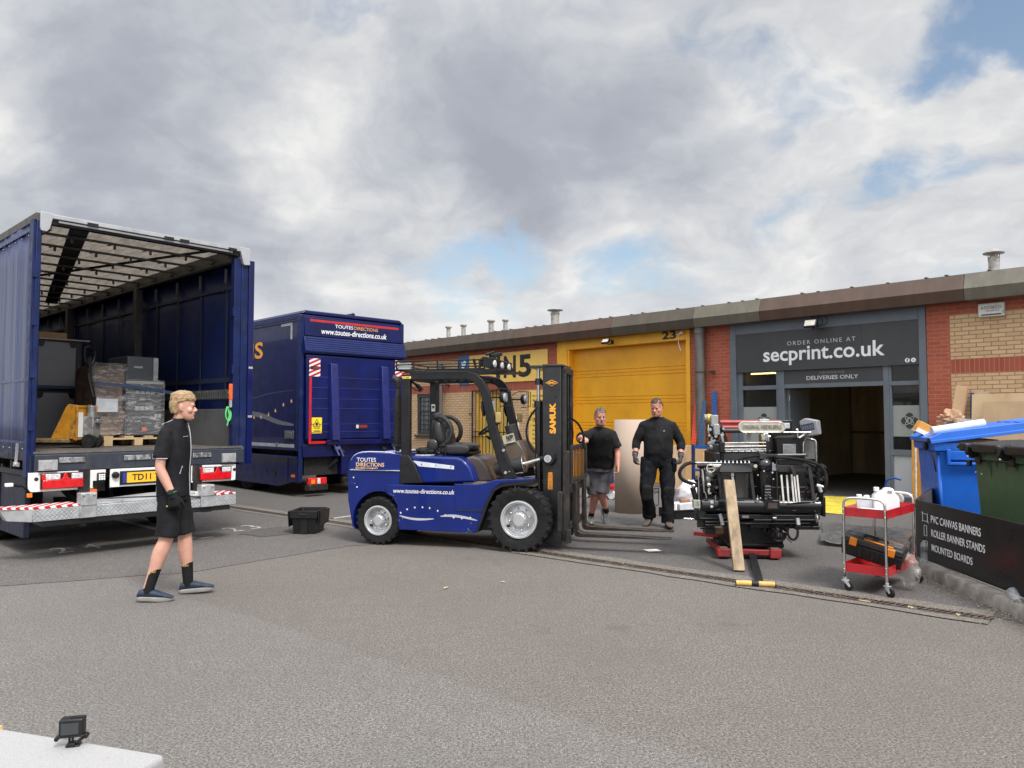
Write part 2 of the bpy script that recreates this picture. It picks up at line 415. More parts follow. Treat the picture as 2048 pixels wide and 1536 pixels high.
# smoother, darker tarmac of the lorry bays (left of the joint) and in front of the shops (beyond the drain)
def sheet(name, poly, z, m, jag=0):
    vs = []
    for i, (x, y) in enumerate(poly):
        x2, y2 = poly[(i+1) % len(poly)]
        L = math.hypot(x2-x, y2-y); k = max(1, int(L/.22)) if jag else 1
        for q in range(k):
            tt = q/k; px, py = x+(x2-x)*tt, y+(y2-y)*tt
            if jag and q: px += random.uniform(-jag, jag); py += random.uniform(-jag, jag)
            vs.append((px, py, z))
    mb = MB(); mb.add(vs, [tuple(range(len(vs)))])
    return struct(name, mb, m)
DA, DD = Vector((-5.01, 13.25)), Vector((.769, -.639)); DN = Vector((.639, .769))   # drain line, its direction, towards the shops
def dr(t_, n_): p = DA+DD*t_+DN*n_; return (p.x, p.y)
sheet('yard_paving', [(-30, 10.4), (-8, 7.4), (-5.2, 6.95), (-3.30, 7.74), (-2.03, 9.29), (-1.0, 9.75), dr(3.2, -.12), dr(-30, -.12), (-60, 40)], .004, ASPH_DK, .02)
sheet('forecourt', [dr(-40, .12), dr(11.5, .12), (3.98, 5.7), (4.1, 7.6), (4.45, 8.2), F2W(2.4, 0), F2W(2.4, 12), F2W(-25, 12), F2W(-60, 0)], .004, ASPH_SH)
# lighter bedding strips either side of the drain
BED = asphalt('drain_bedding', (.165, .148, .130), .8)
def strip(name, t0, t1, n0, n1, z, m):
    mb = MB(); k = int((t1-t0)/.3)
    a = [dr(t0+(t1-t0)*i/k, n0+random.uniform(-.022, .022)) for i in range(k+1)]
    b_ = [dr(t0+(t1-t0)*i/k, n1) for i in range(k+1)]
    vs = [(*p, z) for p in a+b_]
    mb.add(vs, [(i, i+1, k+2+i, k+1+i) for i in range(k)])
    return struct(name, mb, m)
strip('drain_bedding', -40, 11.45, .28, .07, .009, BED)
strip('drain_bedding', -40, 11.45, -.19, -.07, .009, BED)
# slotted drain channel
mb = MB(); k = 0
CH = mat('drain_iron', (.075, .055, .045), .7, .2, .35, 20, dirt=(.12, .09, .07), dscale=15)
CHD = mat('drain_dark', (.008, .007, .007), .9)
ang = math.atan2(DD.y, DD.x)
Md = Matrix.Translation((DA.x, DA.y, 0)) @ Matrix.Rotation(ang, 4, 'Z')
dm = MB(); dm.box(-40, 11.45, -.07, .07, .0045, .006).xf(Md)
dch = struct('drain_channel', dm, CHD)
gm = MB(); t_ = -4.0
gm.box(-40, 11.45, -.07, -.055, .006, .014); gm.box(-40, 11.45, .055, .07, .006, .014)
gm.box(-40, -4, -.055, .055, .006, .013)
while t_ < 11.42:
    gm.add([(t_, -.055, .013), (t_+.024, -.055, .013), (t_+.060, .055, .013), (t_+.036, .055, .013)], [(0, 1, 2, 3)])
    t_ += .046
gm.xf(Md)
o = struct('drain_grating', gm, CH)
# painted bay lines and numbers
PAINT = mat('road_paint', (.36, .35, .33), .8, 0, .2, 30, dirt=(.16, .15, .14), dscale=14, dlo=.5, dhi=.62)
def line(name, p, q, wd):
    p, q = Vector((*p, 0)), Vector((*q, 0)); d = (q-p).normalized(); s_ = Vector((-d.y, d.x, 0))*wd/2
    mb = MB(); mb.add([p-s_+ZV*.009, q-s_+ZV*.009, q+s_+ZV*.009, p+s_+ZV*.009], [(0, 1, 2, 3)]); return struct(name, mb, PAINT)
line('bay_line', (-8.2, 13.5), (-4.15, 9.80), .10)
line('bay_line', (-4.15, 9.80), (-4.0, 9.97), .10)
line('bay_line', (-2.86, 11.74), (-1.75, 13.2), .09)
line('bay_line', (-3.75, 16.3), (-3.2, 15.6), .09)
Rn, Un = (.676, .737, 0), (-.737, .676, 0)
for s_, x, y in (('2', -5.32, 8.76), ('4', -5.11, 9.02), ('2', -3.88, 10.40), ('3', -3.70, 10.66)):
    o = text(s_, PAINT, None, (x, y, .009), Rn, Un, .17, .42, ext=.001, bold=.0, name='bay_number'); o['kind'] = 'structure'
# broken patch of tarmac beside the crate
PATCH = asphalt('patched_tarmac', (.09, .082, .075), .9)
sheet('tarmac_patch', [(-3.75, 10.2), (-3.35, 9.95), (-2.8, 10.5), (-2.9, 10.95), (-3.4, 10.9)], .009, PATCH, .04)
# pavement and kerb round the bin store
pv = MB()
kp = [(3.80, 3.2), (3.97, 5.0), (4.03, 5.9), (4.07, 6.7), (4.17, 7.55), (4.26, 7.8), (4.42, 8.06), (5.48, 9.72), F2W(2.42, -.002)]
poly = kp+[F2W(9, -.002), (14, 3.2)]
pv.prism(poly, -.05, .10, 'xy')
PAVE = asphalt('pavement_tarmac', (.13, .12, .105), .7)
struct('pavement', pv, PAVE)
kb = MB()
def offs(pts, d):
    out = []
    for i, p in enumerate(pts):
        a = Vector(pts[max(i-1, 0)]); b_ = Vector(pts[min(i+1, len(pts)-1)]); t = (b_-a).normalized(); n = Vector((t.y, -t.x))
        out.append(Vector(p)+n*d)
    return out
sm = [Vector(p) for p in kp[:8]]
for _ in range(2):
    q = [sm[0]]
    for i in range(len(sm)-1): q += [sm[i]*.75+sm[i+1]*.25, sm[i]*.25+sm[i+1]*.75]
    sm = q+[sm[-1]]
o0, o1, o2, o3 = offs(sm, -.022), offs(sm, -.012), offs(sm, .004), offs(sm, .115)
k = len(sm)
vs = [(*p, 0.0) for p in o0]+[(*p, .10) for p in o1]+[(*p, .118) for p in o2]+[(*p, .120) for p in o3]+[(*p, .05) for p in o3]
fs = [(r_*k+i, r_*k+i+1, (r_+1)*k+i+1, (r_+1)*k+i) for r_ in range(4) for i in range(k-1)]
kb.add(vs, fs); struct('kerb', kb, CONCR, smooth=True)
# dirt and grit gathered along the kerb foot: uncountable litter
gr = MB(); rnd = random.Random(3)
for i in range(1500):
    tt = rnd.random()**1.0
    if rnd.random() < .6:
        j = rnd.random()*(k-1); a = o0[int(j)]; b_ = o0[min(int(j)+1, k-1)]; p = a+(b_-a)*(j % 1)
        n = (b_-a).normalized() if (b_-a).length > 1e-6 else Vector((0, 1)); nn = Vector((-n.y, n.x)); p = p+nn*abs(rnd.gauss(0, .10))
    else:
        p = Vector(dr(rnd.uniform(6.5, 11.8), rnd.gauss(.02, .12)))
    s_ = rnd.uniform(.003, .009); a_ = rnd.random()*6.28
    c_, sn = math.cos(a_)*s_, math.sin(a_)*s_
    h = rnd.uniform(.002, .006)
    z0 = .014
    gr.add([(p.x+c_, p.y+sn, z0), (p.x-sn, p.y+c_, z0), (p.x-c_*.8, p.y-sn*1.3, z0), (p.x+sn, p.y-c_, z0), (p.x, p.y, z0+h)], [(0, 1, 4), (1, 2, 4), (2, 3, 4), (3, 0, 4)])
GRIT = mat('grit', (.22, .17, .12), .9, 0, .6, 40)
o = build('grit', gr, GRIT); tag(o, 'dirt and grit gathered along kerb foot and drain', 'grit', kind='stuff')
# ============================================================ SHOP TERRACE (local X right along the front, Y into the shop, Z up)
TB = thing('terrace_building', 'long low brick industrial terrace with brown metal roof edge', 'building', (*FO, 0), FA)
FASC = {}
def fmat(n, c): FASC[n] = streak('fascia_'+n, c, .12, .42, .1, 5, .6, .03)
fmat('brown', (.095, .058, .040)); fmat('tan', (.140, .124, .090)); fmat('umber', (.078, .058, .043)); fmat('grey', (.155, .138, .106)); fmat('olive', (.088, .072, .052))
def wall(name, rects, m, b0=0, b1=.25):
    mb = MB()
    for a0, a1, z0, z1 in rects: mb.box(a0, a1, b0, b1, z0, z1)
    return build(name, mb, m, TB)
ZT = 3.72
# brickwork: red piers and bands, buff panels, soldier courses
wall('red_brick_pier', [(-7.62, -7.22, 0, ZT)], RED_BRICK)
wall('red_brick_pier', [(-3.02, -1.99, 0, ZT)], RED_BRICK)
wall('red_brick_pier', [(2.01, 2.40, 0, ZT)], RED_BRICK)
wall('red_brick_band', [(-40, -7.62, 3.46, ZT)], RED_BRICK)
wall('red_brick_band', [(2.40, 12, 3.46, ZT)], RED_BRICK)
wall('soldier_course', [(-40, -7.62, 2.38, 2.65)], SOLDIER)
wall('soldier_course', [(2.40, 12, 2.38, 2.65)], SOLDIER)
wall('buff_brick_wall', [(-40, -7.62, 2.65, 3.46), (-40, -13.62, 0, 2.38), (-13.62, -12.50, 0, 1.03), (-12.50, -10.62, 0, 2.38), (-9.15, -7.62, 0, 2.38)], BUFF_BRICK)
wall('buff_brick_wall', [(2.40, 12, 2.65, 3.46), (2.40, 12, 0, 2.38)], BUFF_BRICK)
# back, sides and dividing walls, so that the interior is a real room
INW = streak('inner_plaster', (.45, .40, .30), .12, .9, 0, 1.4, .8, .05)
wall('block_wall', [(-40, 12, 0, 3.8)], INW, 13.0, 13.2)
for a in (-40, -7.5, -2.35, 3.9, 11.75):
    wall('party_wall', [(a, a+.2, 0, ZT-.02)], INW, .26, 12.99)
rf = MB(); rf.prism([(-.19, 4.145), (6.6, 4.62), (13.4, 3.95), (13.4, 3.8), (6.6, 4.44), (-.19, 4.02)], -40.1, 12.1, 'yz')
roof = build('roof', rf, mat('roof_sheet', (.16, .155, .15), .6, .2, .2, 1), TB)
# roof edge: upper face catches the sky, lower face leans back under it
segs = [(-40, -11.2, 'umber'), (-11.2, -8.64, 'umber'), (-8.64, -5.12, 'brown'), (-5.12, -2.74, 'olive'), (-2.74, -1.12, 'tan'), (-1.12, 2.72, 'brown'), (2.72, 5.4, 'grey'), (5.4, 12, 'olive')]
for i, (a0, a1, c) in enumerate(segs):
    mb = MB(); mb.prism([(-.24, 4.13), (-.35, 3.86), (-.30, 3.66), (-.02, 3.66), (-.02, 3.70), (-.27, 3.70), (-.315, 3.86), (-.215, 4.09), (.05, 4.14), (.05, 4.17)], a0+.004, a1-.004, 'yz')
    build('fascia', mb, FASC[c], roof)
cp = MB(); rr = random.Random(5)
a = -39.9
while a < 12:
    cp.box(a, a+.05, -.215, .3, 4.150, 4.158+rr.uniform(0, .012)**1); a += .333*rr.choice((1, 1, 2, 3))
build('roof_corrugation', cp, mat('roof_edge', (.10, .09, .075), .6), roof)
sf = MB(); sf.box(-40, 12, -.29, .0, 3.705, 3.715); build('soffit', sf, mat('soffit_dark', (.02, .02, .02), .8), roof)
FLUE = mat('flue_metal', (.33, .32, .30), .55, .3, .25, 14, dirt=(.30, .20, .13), dscale=9, dlo=.5, dhi=.7)
def flue(a, b, zb, zt, r, cone=True, lab=None):
    mb = MB()
    if cone:
        mb.cyl((a, b, zb), (a, b, zt-.17), r, n=20); mb.cyl((a, b, zt-.24), (a, b, zt-.10), r*.72, n=16)
        for q in range(4):
            t_ = q*math.pi/2+.5; mb.bar((a+r*1.02*math.cos(t_), b+r*1.02*math.sin(t_), zt-.25), (a+r*1.02*math.cos(t_), b+r*1.02*math.sin(t_), zt-.06), .02, .01)
        mb.lathe([(r*1.9, -.10), (r*1.93, -.085), (r*1.3, -.045), (r*.5, -.008), (.01, 0)], (a, b, zt), n=24)
        mb.lathe([(.01, -.11), (r*1.88, -.105)], (a, b, zt), n=24)
    else:
        mb.cyl((a, b, zb), (a, b, zt-.05), r, n=16); mb.lathe([(r, -.09), (r*1.6, -.06), (r*1.65, -.03), (r*1.2, 0), (.01, .005)], (a, b, zt), n=18)
    o = build('flue', mb, FLUE, roof, smooth=True)
    if lab: o['label'] = lab
flue(2.78, 1.5, 4.1, 4.86, .095); flue(-8.69, 1.5, 4.1, 4.95, .125)
flue(-13.80, 1.5, 4.1, 4.83, .07, False); flue(-12.98, 1.5, 4.1, 4.82, .075, False); flue(-11.57, 1.5, 4.1, 4.84, .085, False); flue(-10.88, 1.5, 4.1, 4.80, .07, False)
# downpipe on the pier
PIPE = mat('pipe_grey', (.115, .105, .098), .5, 0, .15, 3, dirt=(.07, .06, .055), dscale=3)
def pipe(a, r, zt=3.66):
    mb = MB(); mb.cyl((a, -.15, 0.02), (a, -.15, zt-.05), r, n=24); mb.cyl((a, -.15, zt-.14), (a, -.15, zt), r*1.12, n=24)
    o = build('downpipe', mb, PIPE, TB, smooth=True)
    k = MB()
    for z in (.9, 2.62): k.cyl((a, -.15, z), (a, -.15, z+.03), r*1.05, n=24); k.box(a, a+r+.20, -.165, -.145, z, z+.03); k.box(a+r+.14, a+r+.19, -.17, 0, z-.015, z+.045)
    build('bracket', k, mat('rusty_bracket', (.06, .035, .025), .8), o)
pipe(-2.68, .112); pipe(-12.15, .07, 3.3)
# ---- yellow shutter bay
yb = MB(); yb.box(-7.22, -6.87, -.03, .24, 0, 3.735); yb.box(-3.13, -3.022, -.03, .24, 0, 3.735); yb.box(-6.87, -3.13, -.028, .16, 3.43, 3.733)
yb.box(-6.87, -6.80, .0, .24, 0, 3.43)
fr = build('door_surround', yb, YELLOWP, TB, bevel=.006)
sd_ = MB()
prof = [(.22, 0)]
for zc in (.68, 1.38, 2.05, 2.75):
    for dz in (-.085, 0, .085):
        prof += [(.22, zc+dz-.014), (.236, zc+dz-.005), (.236, zc+dz+.005), (.22, zc+dz+.014)]
prof += [(.22, 3.44), (.26, 3.44), (.26, 0)]
sd_.prism(prof, -6.80, -3.13, 'yz')
SHUT = streak('shutter_yellow', (.86, .41, .018), .04, .42, 0, 1.2, .7, .02, (.76, .35, .016))
build('roller_door', sd_, SHUT, TB)
text('23', TEXTK, TB, (-3.79, -.031, 3.475), XV, ZV, .40, .19, bold=.03, name='unit_number')
sg = MB(); sg.tube([(-3.33, -.05, 3.60), (-3.28, -.09, 3.56), (-3.22, -.1, 3.60), (-3.18, -.06, 3.64)], .022, 8); sg.sph((-3.20, -.09, 3.60), .045); sg.tube([(-3.30, -.06, 3.58), (-3.31, -.07, 3.4), (-3.28, -.06, 3.25), (-3.24, -.06, 3.17)], .008, 6, smooth=2)
tag(build('alarm_sensor', sg, WHITEP, smooth=True), 'small white sensor with loose wire at corner of yellow door header', 'sensor')
bpy.data.objects['alarm_sensor'].location = (*FO, 0); bpy.data.objects['alarm_sensor'].rotation_euler = (0, 0, R(FA))
# ---- barred window of the yellow-door unit
WF = mat('window_frame_dark', (.03, .033, .036), .4)
wb = MB()
for r_ in ((-13.62, -13.50, 1.03, 2.38), (-12.62, -12.50, 1.03, 2.38), (-13.50, -12.62, 1.03, 1.13), (-13.50, -12.62, 2.27, 2.38)): wb.box(r_[0], r_[1], .03, .12, r_[2], r_[3])
wb.box(-13.50, -12.62, .04, .10, 1.78, 1.83)
wn = build('window', wb, WF, TB, bevel=.006)
gl = MB(); gl.box(-13.50, -12.62, .075, .085, 1.13, 2.27); build('pane', gl, mat('pane_grey', (.12, .14, .15), .12, 0, .3, 2), wn)
bl = MB(); z = 1.2
while z < 2.25: bl.box(-13.48, -12.64, .05, .062, z, z+.02); z += .155
for a in (-13.3, -13.06, -12.82): bl.box(a, a+.018, .036, .048, 1.13, 2.27)
build('security_bars', bl, BLACKM, wn)
s_ = MB(); s_.box(-13.68, -12.44, -.07, .05, .96, 1.028); build('sill', s_, WF, wn, bevel=.008)
# ---- yellow board door with black bar gate
db = MB(); a = -10.50
while a < -9.18: db.box(a, min(a+.128, -9.16), .09, .13, .02, 2.33); a += .135
dr_ = build('door', db, mat('door_yellow', (.76, .50, .10), .5, 0, .06, 3), TB, bevel=.004)
j = MB(); j.box(-10.62, -10.50, .02, .2, 0, 2.38); j.box(-9.16, -9.15, .02, .2, 0, 2.38); j.box(-10.50, -9.16, .02, .2, 2.335, 2.38); j.box(-10.50, -9.16, .131, .2, 0, 2.33); build('door_frame', j, mat('yellow_frame', (.70, .42, .07), .5), dr_)
gt = MB()
gt.box(-10.75, -10.72, -.06, -.03, .02, 2.42); gt.box(-9.19, -9.16, -.06, -.03, .02, 2.42)
for z in (.04, 1.0, 1.15, 2.40): gt.box(-10.75, -9.16, -.055, -.035, z, z+.028)
a = -10.58
while a < -9.2: gt.box(a, a+.016, -.052, -.038, .04, 2.40); a += .155
gt.box(-10.90, -10.75, -.05, -.035, 1.7, 1.73)
build('bar_gate', gt, BLACKM, TB)
# ---- grey shop front
sfm = MB()
sfm.box(-1.985, -1.845, -.035, .20, 0, 3.72); sfm.box(1.885, 2.005, -.035, .20, 0, 3.72)
sfm.box(-1.845, 1.885, -.03, .20, 3.43, 3.70)
sfm.box(-1.845, -1.73, .03, .19, 0, 3.43)
SF = build('shopfront_frame', sfm, GREYFR, TB, bevel=.006)
f2 = MB()
f2.box(-.90, -.765, .02, .14, 0, 2.60); f2.box(1.225, 1.325, .02, .14, 0, 2.60)
f2.box(-1.73, -.90, .025, .13, 2.20, 2.29); f2.box(-.765, 1.225, .025, .13, 2.215, 2.30); f2.box(1.325, 1.885, .025, .13, 2.21, 2.29)
f2.box(1.325, 1.885, .025, .13, .88, .99); f2.box(-1.73, -.90, .025, .13, .88, .99)
f2.box(1.325, 1.885, .025, .13, .0, .10); f2.box(-1.73, -.90, .025, .13, .0, .10)
f2.box(1.325, 1.37, .03, .12, .10, 2.58); f2.box(-.945, -.90, .03, .12, .10, 2.58); f2.box(1.85, 1.885, .03, .12, .1, 2.58)
build('glazing_bar', f2, GREYFR, SF, bevel=.004)
PANEL = mat('infill_panel', (.40, .42, .46), .5, 0, .06, 2)
p = MB(); p.box(1.37, 1.85, .06, .08, .10, .88); build('infill_panel', p, PANEL, SF)
p = MB(); p.box(-1.73, -.945, .06, .08, .10, .88); build('infill_panel', p, PANEL, SF)
def glassm(name, tint, al, rough=.03):
    m = bpy.data.materials.new(name); m.use_nodes = True; t = NT(m.node_tree)
    b = t.n['Principled BSDF']; b.inputs['Base Color'].default_value = (*tint, 1); b.inputs['Roughness'].default_value = rough
    tr = t.new('BsdfTransparent'); mx = t.new('MixShader'); mx.inputs[0].default_value = al
    t.l.new(tr.outputs[0], mx.inputs[1]); t.l.new(b.outputs[0], mx.inputs[2]); t.l.new(mx.outputs[0], t.n['Material Output'].inputs[0])
    b.inputs['Specular IOR Level'].default_value = .8; MATS[name] = m; return m
CG = glassm('clear_glass', (.02, .024, .025), .45)
FG = glassm('frosted_film', (.32, .345, .33), .80, .3)
for r_, m_, nm in (((-1.73, -.945, 2.29, 2.59), CG, 'pane'), ((1.37, 1.85, 2.29, 2.59), CG, 'pane'), ((1.37, 1.85, 1.83, 2.21), CG, 'pane'), ((1.37, 1.85, .99, 1.24), CG, 'pane'),
                   ((1.37, 1.85, 1.24, 1.83), FG, 'frosted_pane'), ((-1.73, -.945, 1.83, 2.20), CG, 'pane'), ((-1.73, -.945, .99, 1.83), FG, 'frosted_pane')):
    q = MB(); q.box(r_[0], r_[1], .070, .078, r_[2], r_[3]); build(nm, q, m_, SF)
# clover-and-keyhole emblem on the frosting
def emblem(a, z, r):
    MEM = mat('emblem_dark', (.035, .037, .036), .4)
    mb = MB()
    for k_ in range(4):
        t_ = k_*math.pi/2; ca, cz = a+math.cos(t_)*r*.95, z+math.sin(t_)*r*.95
        out = []
        for i in range(24):
            u = 2*math.pi*i/24; x_, z_ = ca+math.cos(u)*r*.8, cz+math.sin(u)*r*.8
            dx, dz_ = x_-a, z_-z; L = math.hypot(dx, dz_)
            if L < r*.78: x_, z_ = a+dx/max(L, 1e-3)*r*.78, z+dz_/max(L, 1e-3)*r*.78
            out.append((x_, z_))
        mb.prism(out, .064, .069, 'xz')
    build('emblem', mb, MEM, SF)
    ln = MB()
    for s1 in (1, -1): 
        ln.tube([(a+math.cos(u)*r*1.15*math.cos(.785)-s1*math.sin(u)*r*.42*math.sin(.785), .062, z+s1*math.cos(u)*r*1.15*math.sin(.785)+math.sin(u)*r*.42*math.cos(.785)) for u in [2*math.pi*i/26 for i in range(26)]], .006, 5, closed=True)
    build('emblem', ln, mat('emblem_pale', (.42, .44, .43), .4), SF)
    kh = MB(); kh.sph((a, .062, z+.02), (.019, .003, .021), 12, 7); kh.prism([(a-.010, z+.012), (a+.010, z+.012), (a+.016, z-.045), (a-.016, z-.045)], .058, .064); build('emblem', kh, MEM, SF)
emblem(1.665, 1.54, .085); emblem(-1.25, 1.54, .085)
# door leaf, opened inward against the left jamb
dl = MB(); dl.box(-.765, -.70, .14, 1.1, .01, 2.2); 
lf = build('door', dl, GREYFR, TB, bevel=.005)
hg = MB()
for z in (.3, 1.1, 1.95): hg.cyl((-.70, .13, z), (-.70, .13, z+.11), .012, n=8)
build('hinge', hg, STEEL, lf)
# dark room: floor is the forecourt sheet; stud wall, posts, table and a fluorescent tube
st = MB(); st.box(-2.1, 3.88, 7.0, 7.1, 0, 3.5)
build('stud_wall', st, streak('old_boards', (.38, .30, .20), .3, .9, 0, 1.8, .25, .05), TB)
po = MB()
for a in (-.1, 1.55, 2.9): po.box(a, a+.15, 6.86, 6.999, 0, 3.5)
for z in (1.15,): po.box(-2.1, 3.88, 6.93, 6.999, z, z+.06)
build('timber_post', po, mat('dark_timber', (.16, .085, .035), .8), TB)
ce = MB(); ce.box(-2.14, 3.89, .27, 12.9, 3.50, 3.56); build('ceiling', ce, mat('ceiling_board', (.22, .21, .18), .9), TB)
m_em = bpy.data.materials.new('tube_glow'); m_em.use_nodes = True; _t = NT(m_em.node_tree); _b = _t.n['Principled BSDF']; _b.inputs['Emission Color'].default_value = (1, .72, .30, 1); _b.inputs['Emission Strength'].default_value = 6
for a0, b0, z0, L in ((-2.05, 1.0, 2.60, 1.3), (1.5, 4.2, 2.66, 2.2), (1.9, 2.0, 2.52, .8)):
    lt = MB(); lt.box(a0, a0+L, b0-.05, b0+.05, z0+.03, z0+.08)
    o_ = build('ceiling_light', lt, WHITEP, TB); tb_ = MB(); tb_.cyl((a0+.02, b0, z0+.012), (a0+L-.02, b0, z0+.012), .016, n=10); build('tube', tb_, m_em, o_)
def ft(name, label, cat, a, b, rz=0, group=None, z=0.004): return thing(name, label, cat, (*F2W(a, b), z), FA+rz, group)
tb = ft('work_table', 'dark work table standing deep inside the open shop', 'table', .75, 4.6)
x = MB(); x.box(-.55, .55, -.35, .35, .78, .82); build('table_top', x, mat('table_grey', (.10, .10, .095), .4), tb, bevel=.004)
for sx in (-.5, .5):
    for sy in (-.3, .3): x = MB(); x.box(sx-.02, sx+.02, sy-.02, sy+.02, 0, .78); build('leg', x, DKSTEEL, tb)
x = MB(); x.box(-.47, .47, -.3, .3, .30, .74); build('drawer_box', x, mat('case_navy', (.015, .017, .028), .5), tb)
def sack(name, label, cat, loc, r, m, seed, group=None, rz=0, parent=None, nz=.28, fz_=2.5):
    mb = MB(); mb.sph((0, 0, r[2]), r, 40, 26); rn = Vector((seed*3.1, seed*1.7, seed))
    vs = []
    for v in mb.v:
        v = Vector(v); d = Vector(v-Vector((0, 0, r[2]))); q = noise.noise(d*fz_/max(r)+rn)*.6+abs(noise.noise(d*fz_*3/max(r)+rn))*.5
        v = Vector((0, 0, r[2]))+d*(1+nz*q); v.z = max(0, v.z); vs.append(tuple(v))
    mb.v = vs
    o = build(name, mb, m, parent, smooth=True, ang=75); o.location = loc; o.rotation_euler = (0, 0, R(rz))
    if cat: tag(o, label, cat, group)
    return o
BAGB = mat('bin_bag', (.012, .012, .013), .2, 0, .2, 10, bump=.6, bscale=30)
sack('bin_bag', 'crumpled black bin bag on the shop floor under the table', 'bag', (*F2W(.70, 3.7), .004), (.30, .22, .17), BAGB, 2)
sack('bin_bag', 'smaller black bin bag on the shop floor beyond the table', 'bag', (*F2W(1.9, 4.9), .004), (.24, .24, .24), BAGB, 5)
# ============================================================ SIGNS AND FITTINGS ON THE WALL
sg = ft('shop_sign', 'wide charcoal shop fascia sign reading secprint.co.uk', 'sign', 0, 0, z=0)
x = MB(); x.box(-1.84, .855, -.02, .0, 2.592, 3.427); x.box(.858, 1.88, -.02, .0, 2.592, 3.427); build('panel', x, SIGNDK, sg)
x = MB(); x.box(-1.84, 1.88, .001, .03, 2.592, 3.427); build('backing', x, BLACKP, sg)
text('ORDER ONLINE AT', mat('lettering_grey', (.52, .53, .54), .5), sg, (-.66, -.022, 3.115), XV, ZV, 1.40, .085, space=1.35)
text('secprint.co.uk', TEXTW, sg, (-1.20, -.022, 2.70), XV, ZV, 2.48, .40, bold=.018)
x = MB(); x.cyl((1.68, -.022, 2.675), (1.68, -.026, 2.675), .042, n=24); x.cyl((1.785, -.022, 2.675), (1.785, -.026, 2.675), .042, n=24); build('icon_disc', x, TEXTW, sg)
text('f', SIGNDK, sg, (1.665, -.027, 2.645), XV, ZV, .034, .062, bold=.05); text('X', SIGNDK, sg, (1.765, -.027, 2.655), XV, ZV, .042, .042)
s2 = ft('door_sign', 'charcoal strip sign reading deliveries only above the open door', 'sign', 0, 0, z=0)
x = MB(); x.box(-.762, 1.222, .03, .10, 2.302, 2.590); build('panel', x, SIGNDK, s2)
text('THIS DOOR FOR', mat('lettering_dim', (.22, .22, .23), .5), s2, (-.02, .028, 2.495), XV, ZV, .52, .042)
text('DELIVERIES ONLY', mat('lettering_mid', (.50, .50, .51), .5), s2, (-.28, .028, 2.375), XV, ZV, 1.04, .082, bold=.015)
s3 = ft('yard_sign', 'yellow number plate style board with big black characters', 'sign', 0, 0, z=0)
x = MB(); x.box(-10.9, -7.58, -.03, -.003, 2.64, 3.51); build('panel', x, YELLOWS, s3)
x = MB(); x.box(-11.4, -10.905, -.03, -.003, 2.62, 3.53); build('blue_panel', x, mat('sign_blue', (.01, .12, .36), .5), s3)
for s_, a0, a1 in (('V', -10.75, -10.25), ('4', -9.98, -9.42), ('N', -9.34, -8.83), ('5', -8.72, -8.20)):
    text(s_, TEXTK, s3, (a0, -.032, 2.76), XV, ZV, a1-a0, .65, bold=.035)
text('23', TEXTW, s3, (-11.28, -.032, 2.70), XV, ZV, .26, .13, bold=.03)
x = MB(); x.prism([(-11.27, 3.0), (-11.07, 2.98), (-11.03, 3.12), (-11.10, 3.2), (-11.04, 3.33), (-11.13, 3.38), (-11.2, 3.31), (-11.28, 3.34), (-11.24, 3.2), (-11.29, 3.12)], -.033, -.0305); build('crest', x, TEXTW, s3)
s4 = ft('service_list_sign', 'tall narrow yellow board listing services in small black text', 'sign', 0, 0, z=0)
x = MB(); x.box(-8.30, -7.40, -.028, -.003, .55, 2.37); build('panel', x, YELLOWS, s4)
z = 2.24
for ln_ in ('Van Conversions', 'Van Accessories', 'Campervan\nFurniture', 'Campervan\nAppliances', 'Leisure Batteries\n& Power', 'Van Windows', 'Locks & Alarms', 'Van Lining', 'Storage', 'Parking'):
    two = '\n' in ln_; h_ = .11 if two else .052
    text(ln_, TEXTK, s4, (-8.16, -.030, z-h_), XV, ZV, None, h_, bold=.02)
    z -= .125 + (.07 if two else 0)
x = MB()
for z_ in (2.20, 2.07, 1.92, 1.73, 1.53, 1.37): x.box(-8.24, -8.21, -.0315, -.0285, z_, z_+.025)
build('bullet', x, TEXTK, s4)
mt = ft('meter_box', 'white utility meter box on the buff brick beside the yellow door', 'meter box', 0, 0, z=0)
x = MB(); x.box(-9.10, -8.72, -.09, -.002, 1.14, 1.60); build('case', x, WHITE, mt, bevel=.015)
x = MB(); x.box(-8.98, -8.90, -.094, -.09, 1.32, 1.35); x.cyl((-8.92, -.09, 1.5), (-8.92, -.097, 1.5), .012, n=10); build('latch', x, BLACKM, mt)
ab = ft('alarm_box', 'white burglar alarm box high on the buff brick wall', 'alarm', 0, 0, z=0)
x = MB(); x.box(2.87, 3.27, -.09, -.002, 3.36, 3.60); build('case', x, mat('alarm_white', (.62, .61, .56), .5, 0, .05, 4, dirt=(.35, .33, .28), dscale=9), ab, bevel=.018)
text('ASSURED', mat('lettering_blue', (.06, .10, .14), .5), ab, (2.91, -.092, 3.49), XV, ZV, .32, .055)
text('FIRE & SECURITY', TEXTK, ab, (3.0, -.092, 3.452), XV, ZV, .2, .018)
x = MB(); x.box(2.92, 3.22, -.094, -.09, 3.385, 3.405); build('slot', x, TEXTK, ab)
def flood(name, label, a, z, s=1.0, tilt=-25, m=None):
    t = ft(name, label, 'floodlight', a, -.30, z=z, group='floodlights over the doors')
    M = Matrix.Rotation(R(tilt), 4, 'X')
    x = MB(); x.box(-.13*s, .13*s, -.03, .03, -.085*s, .085*s, M); build('housing', x, BLACKP, t, bevel=.006)
    x = MB(); x.box(-.108*s, .108*s, -.0335, -.030, -.062*s, .062*s, M); build('lens', x, m or mat('flood_lens', (.55, .51, .46), .25, 0, .2, 30), t)
    x = MB(); x.tube([(.0, .03, -.02), (0, .12, -.09*s), (0, .27, -.02)], .012, 6); x.box(-.04, .04, .25, .27, -.05, .05); build('arm', x, DKSTEEL, t)
    return t
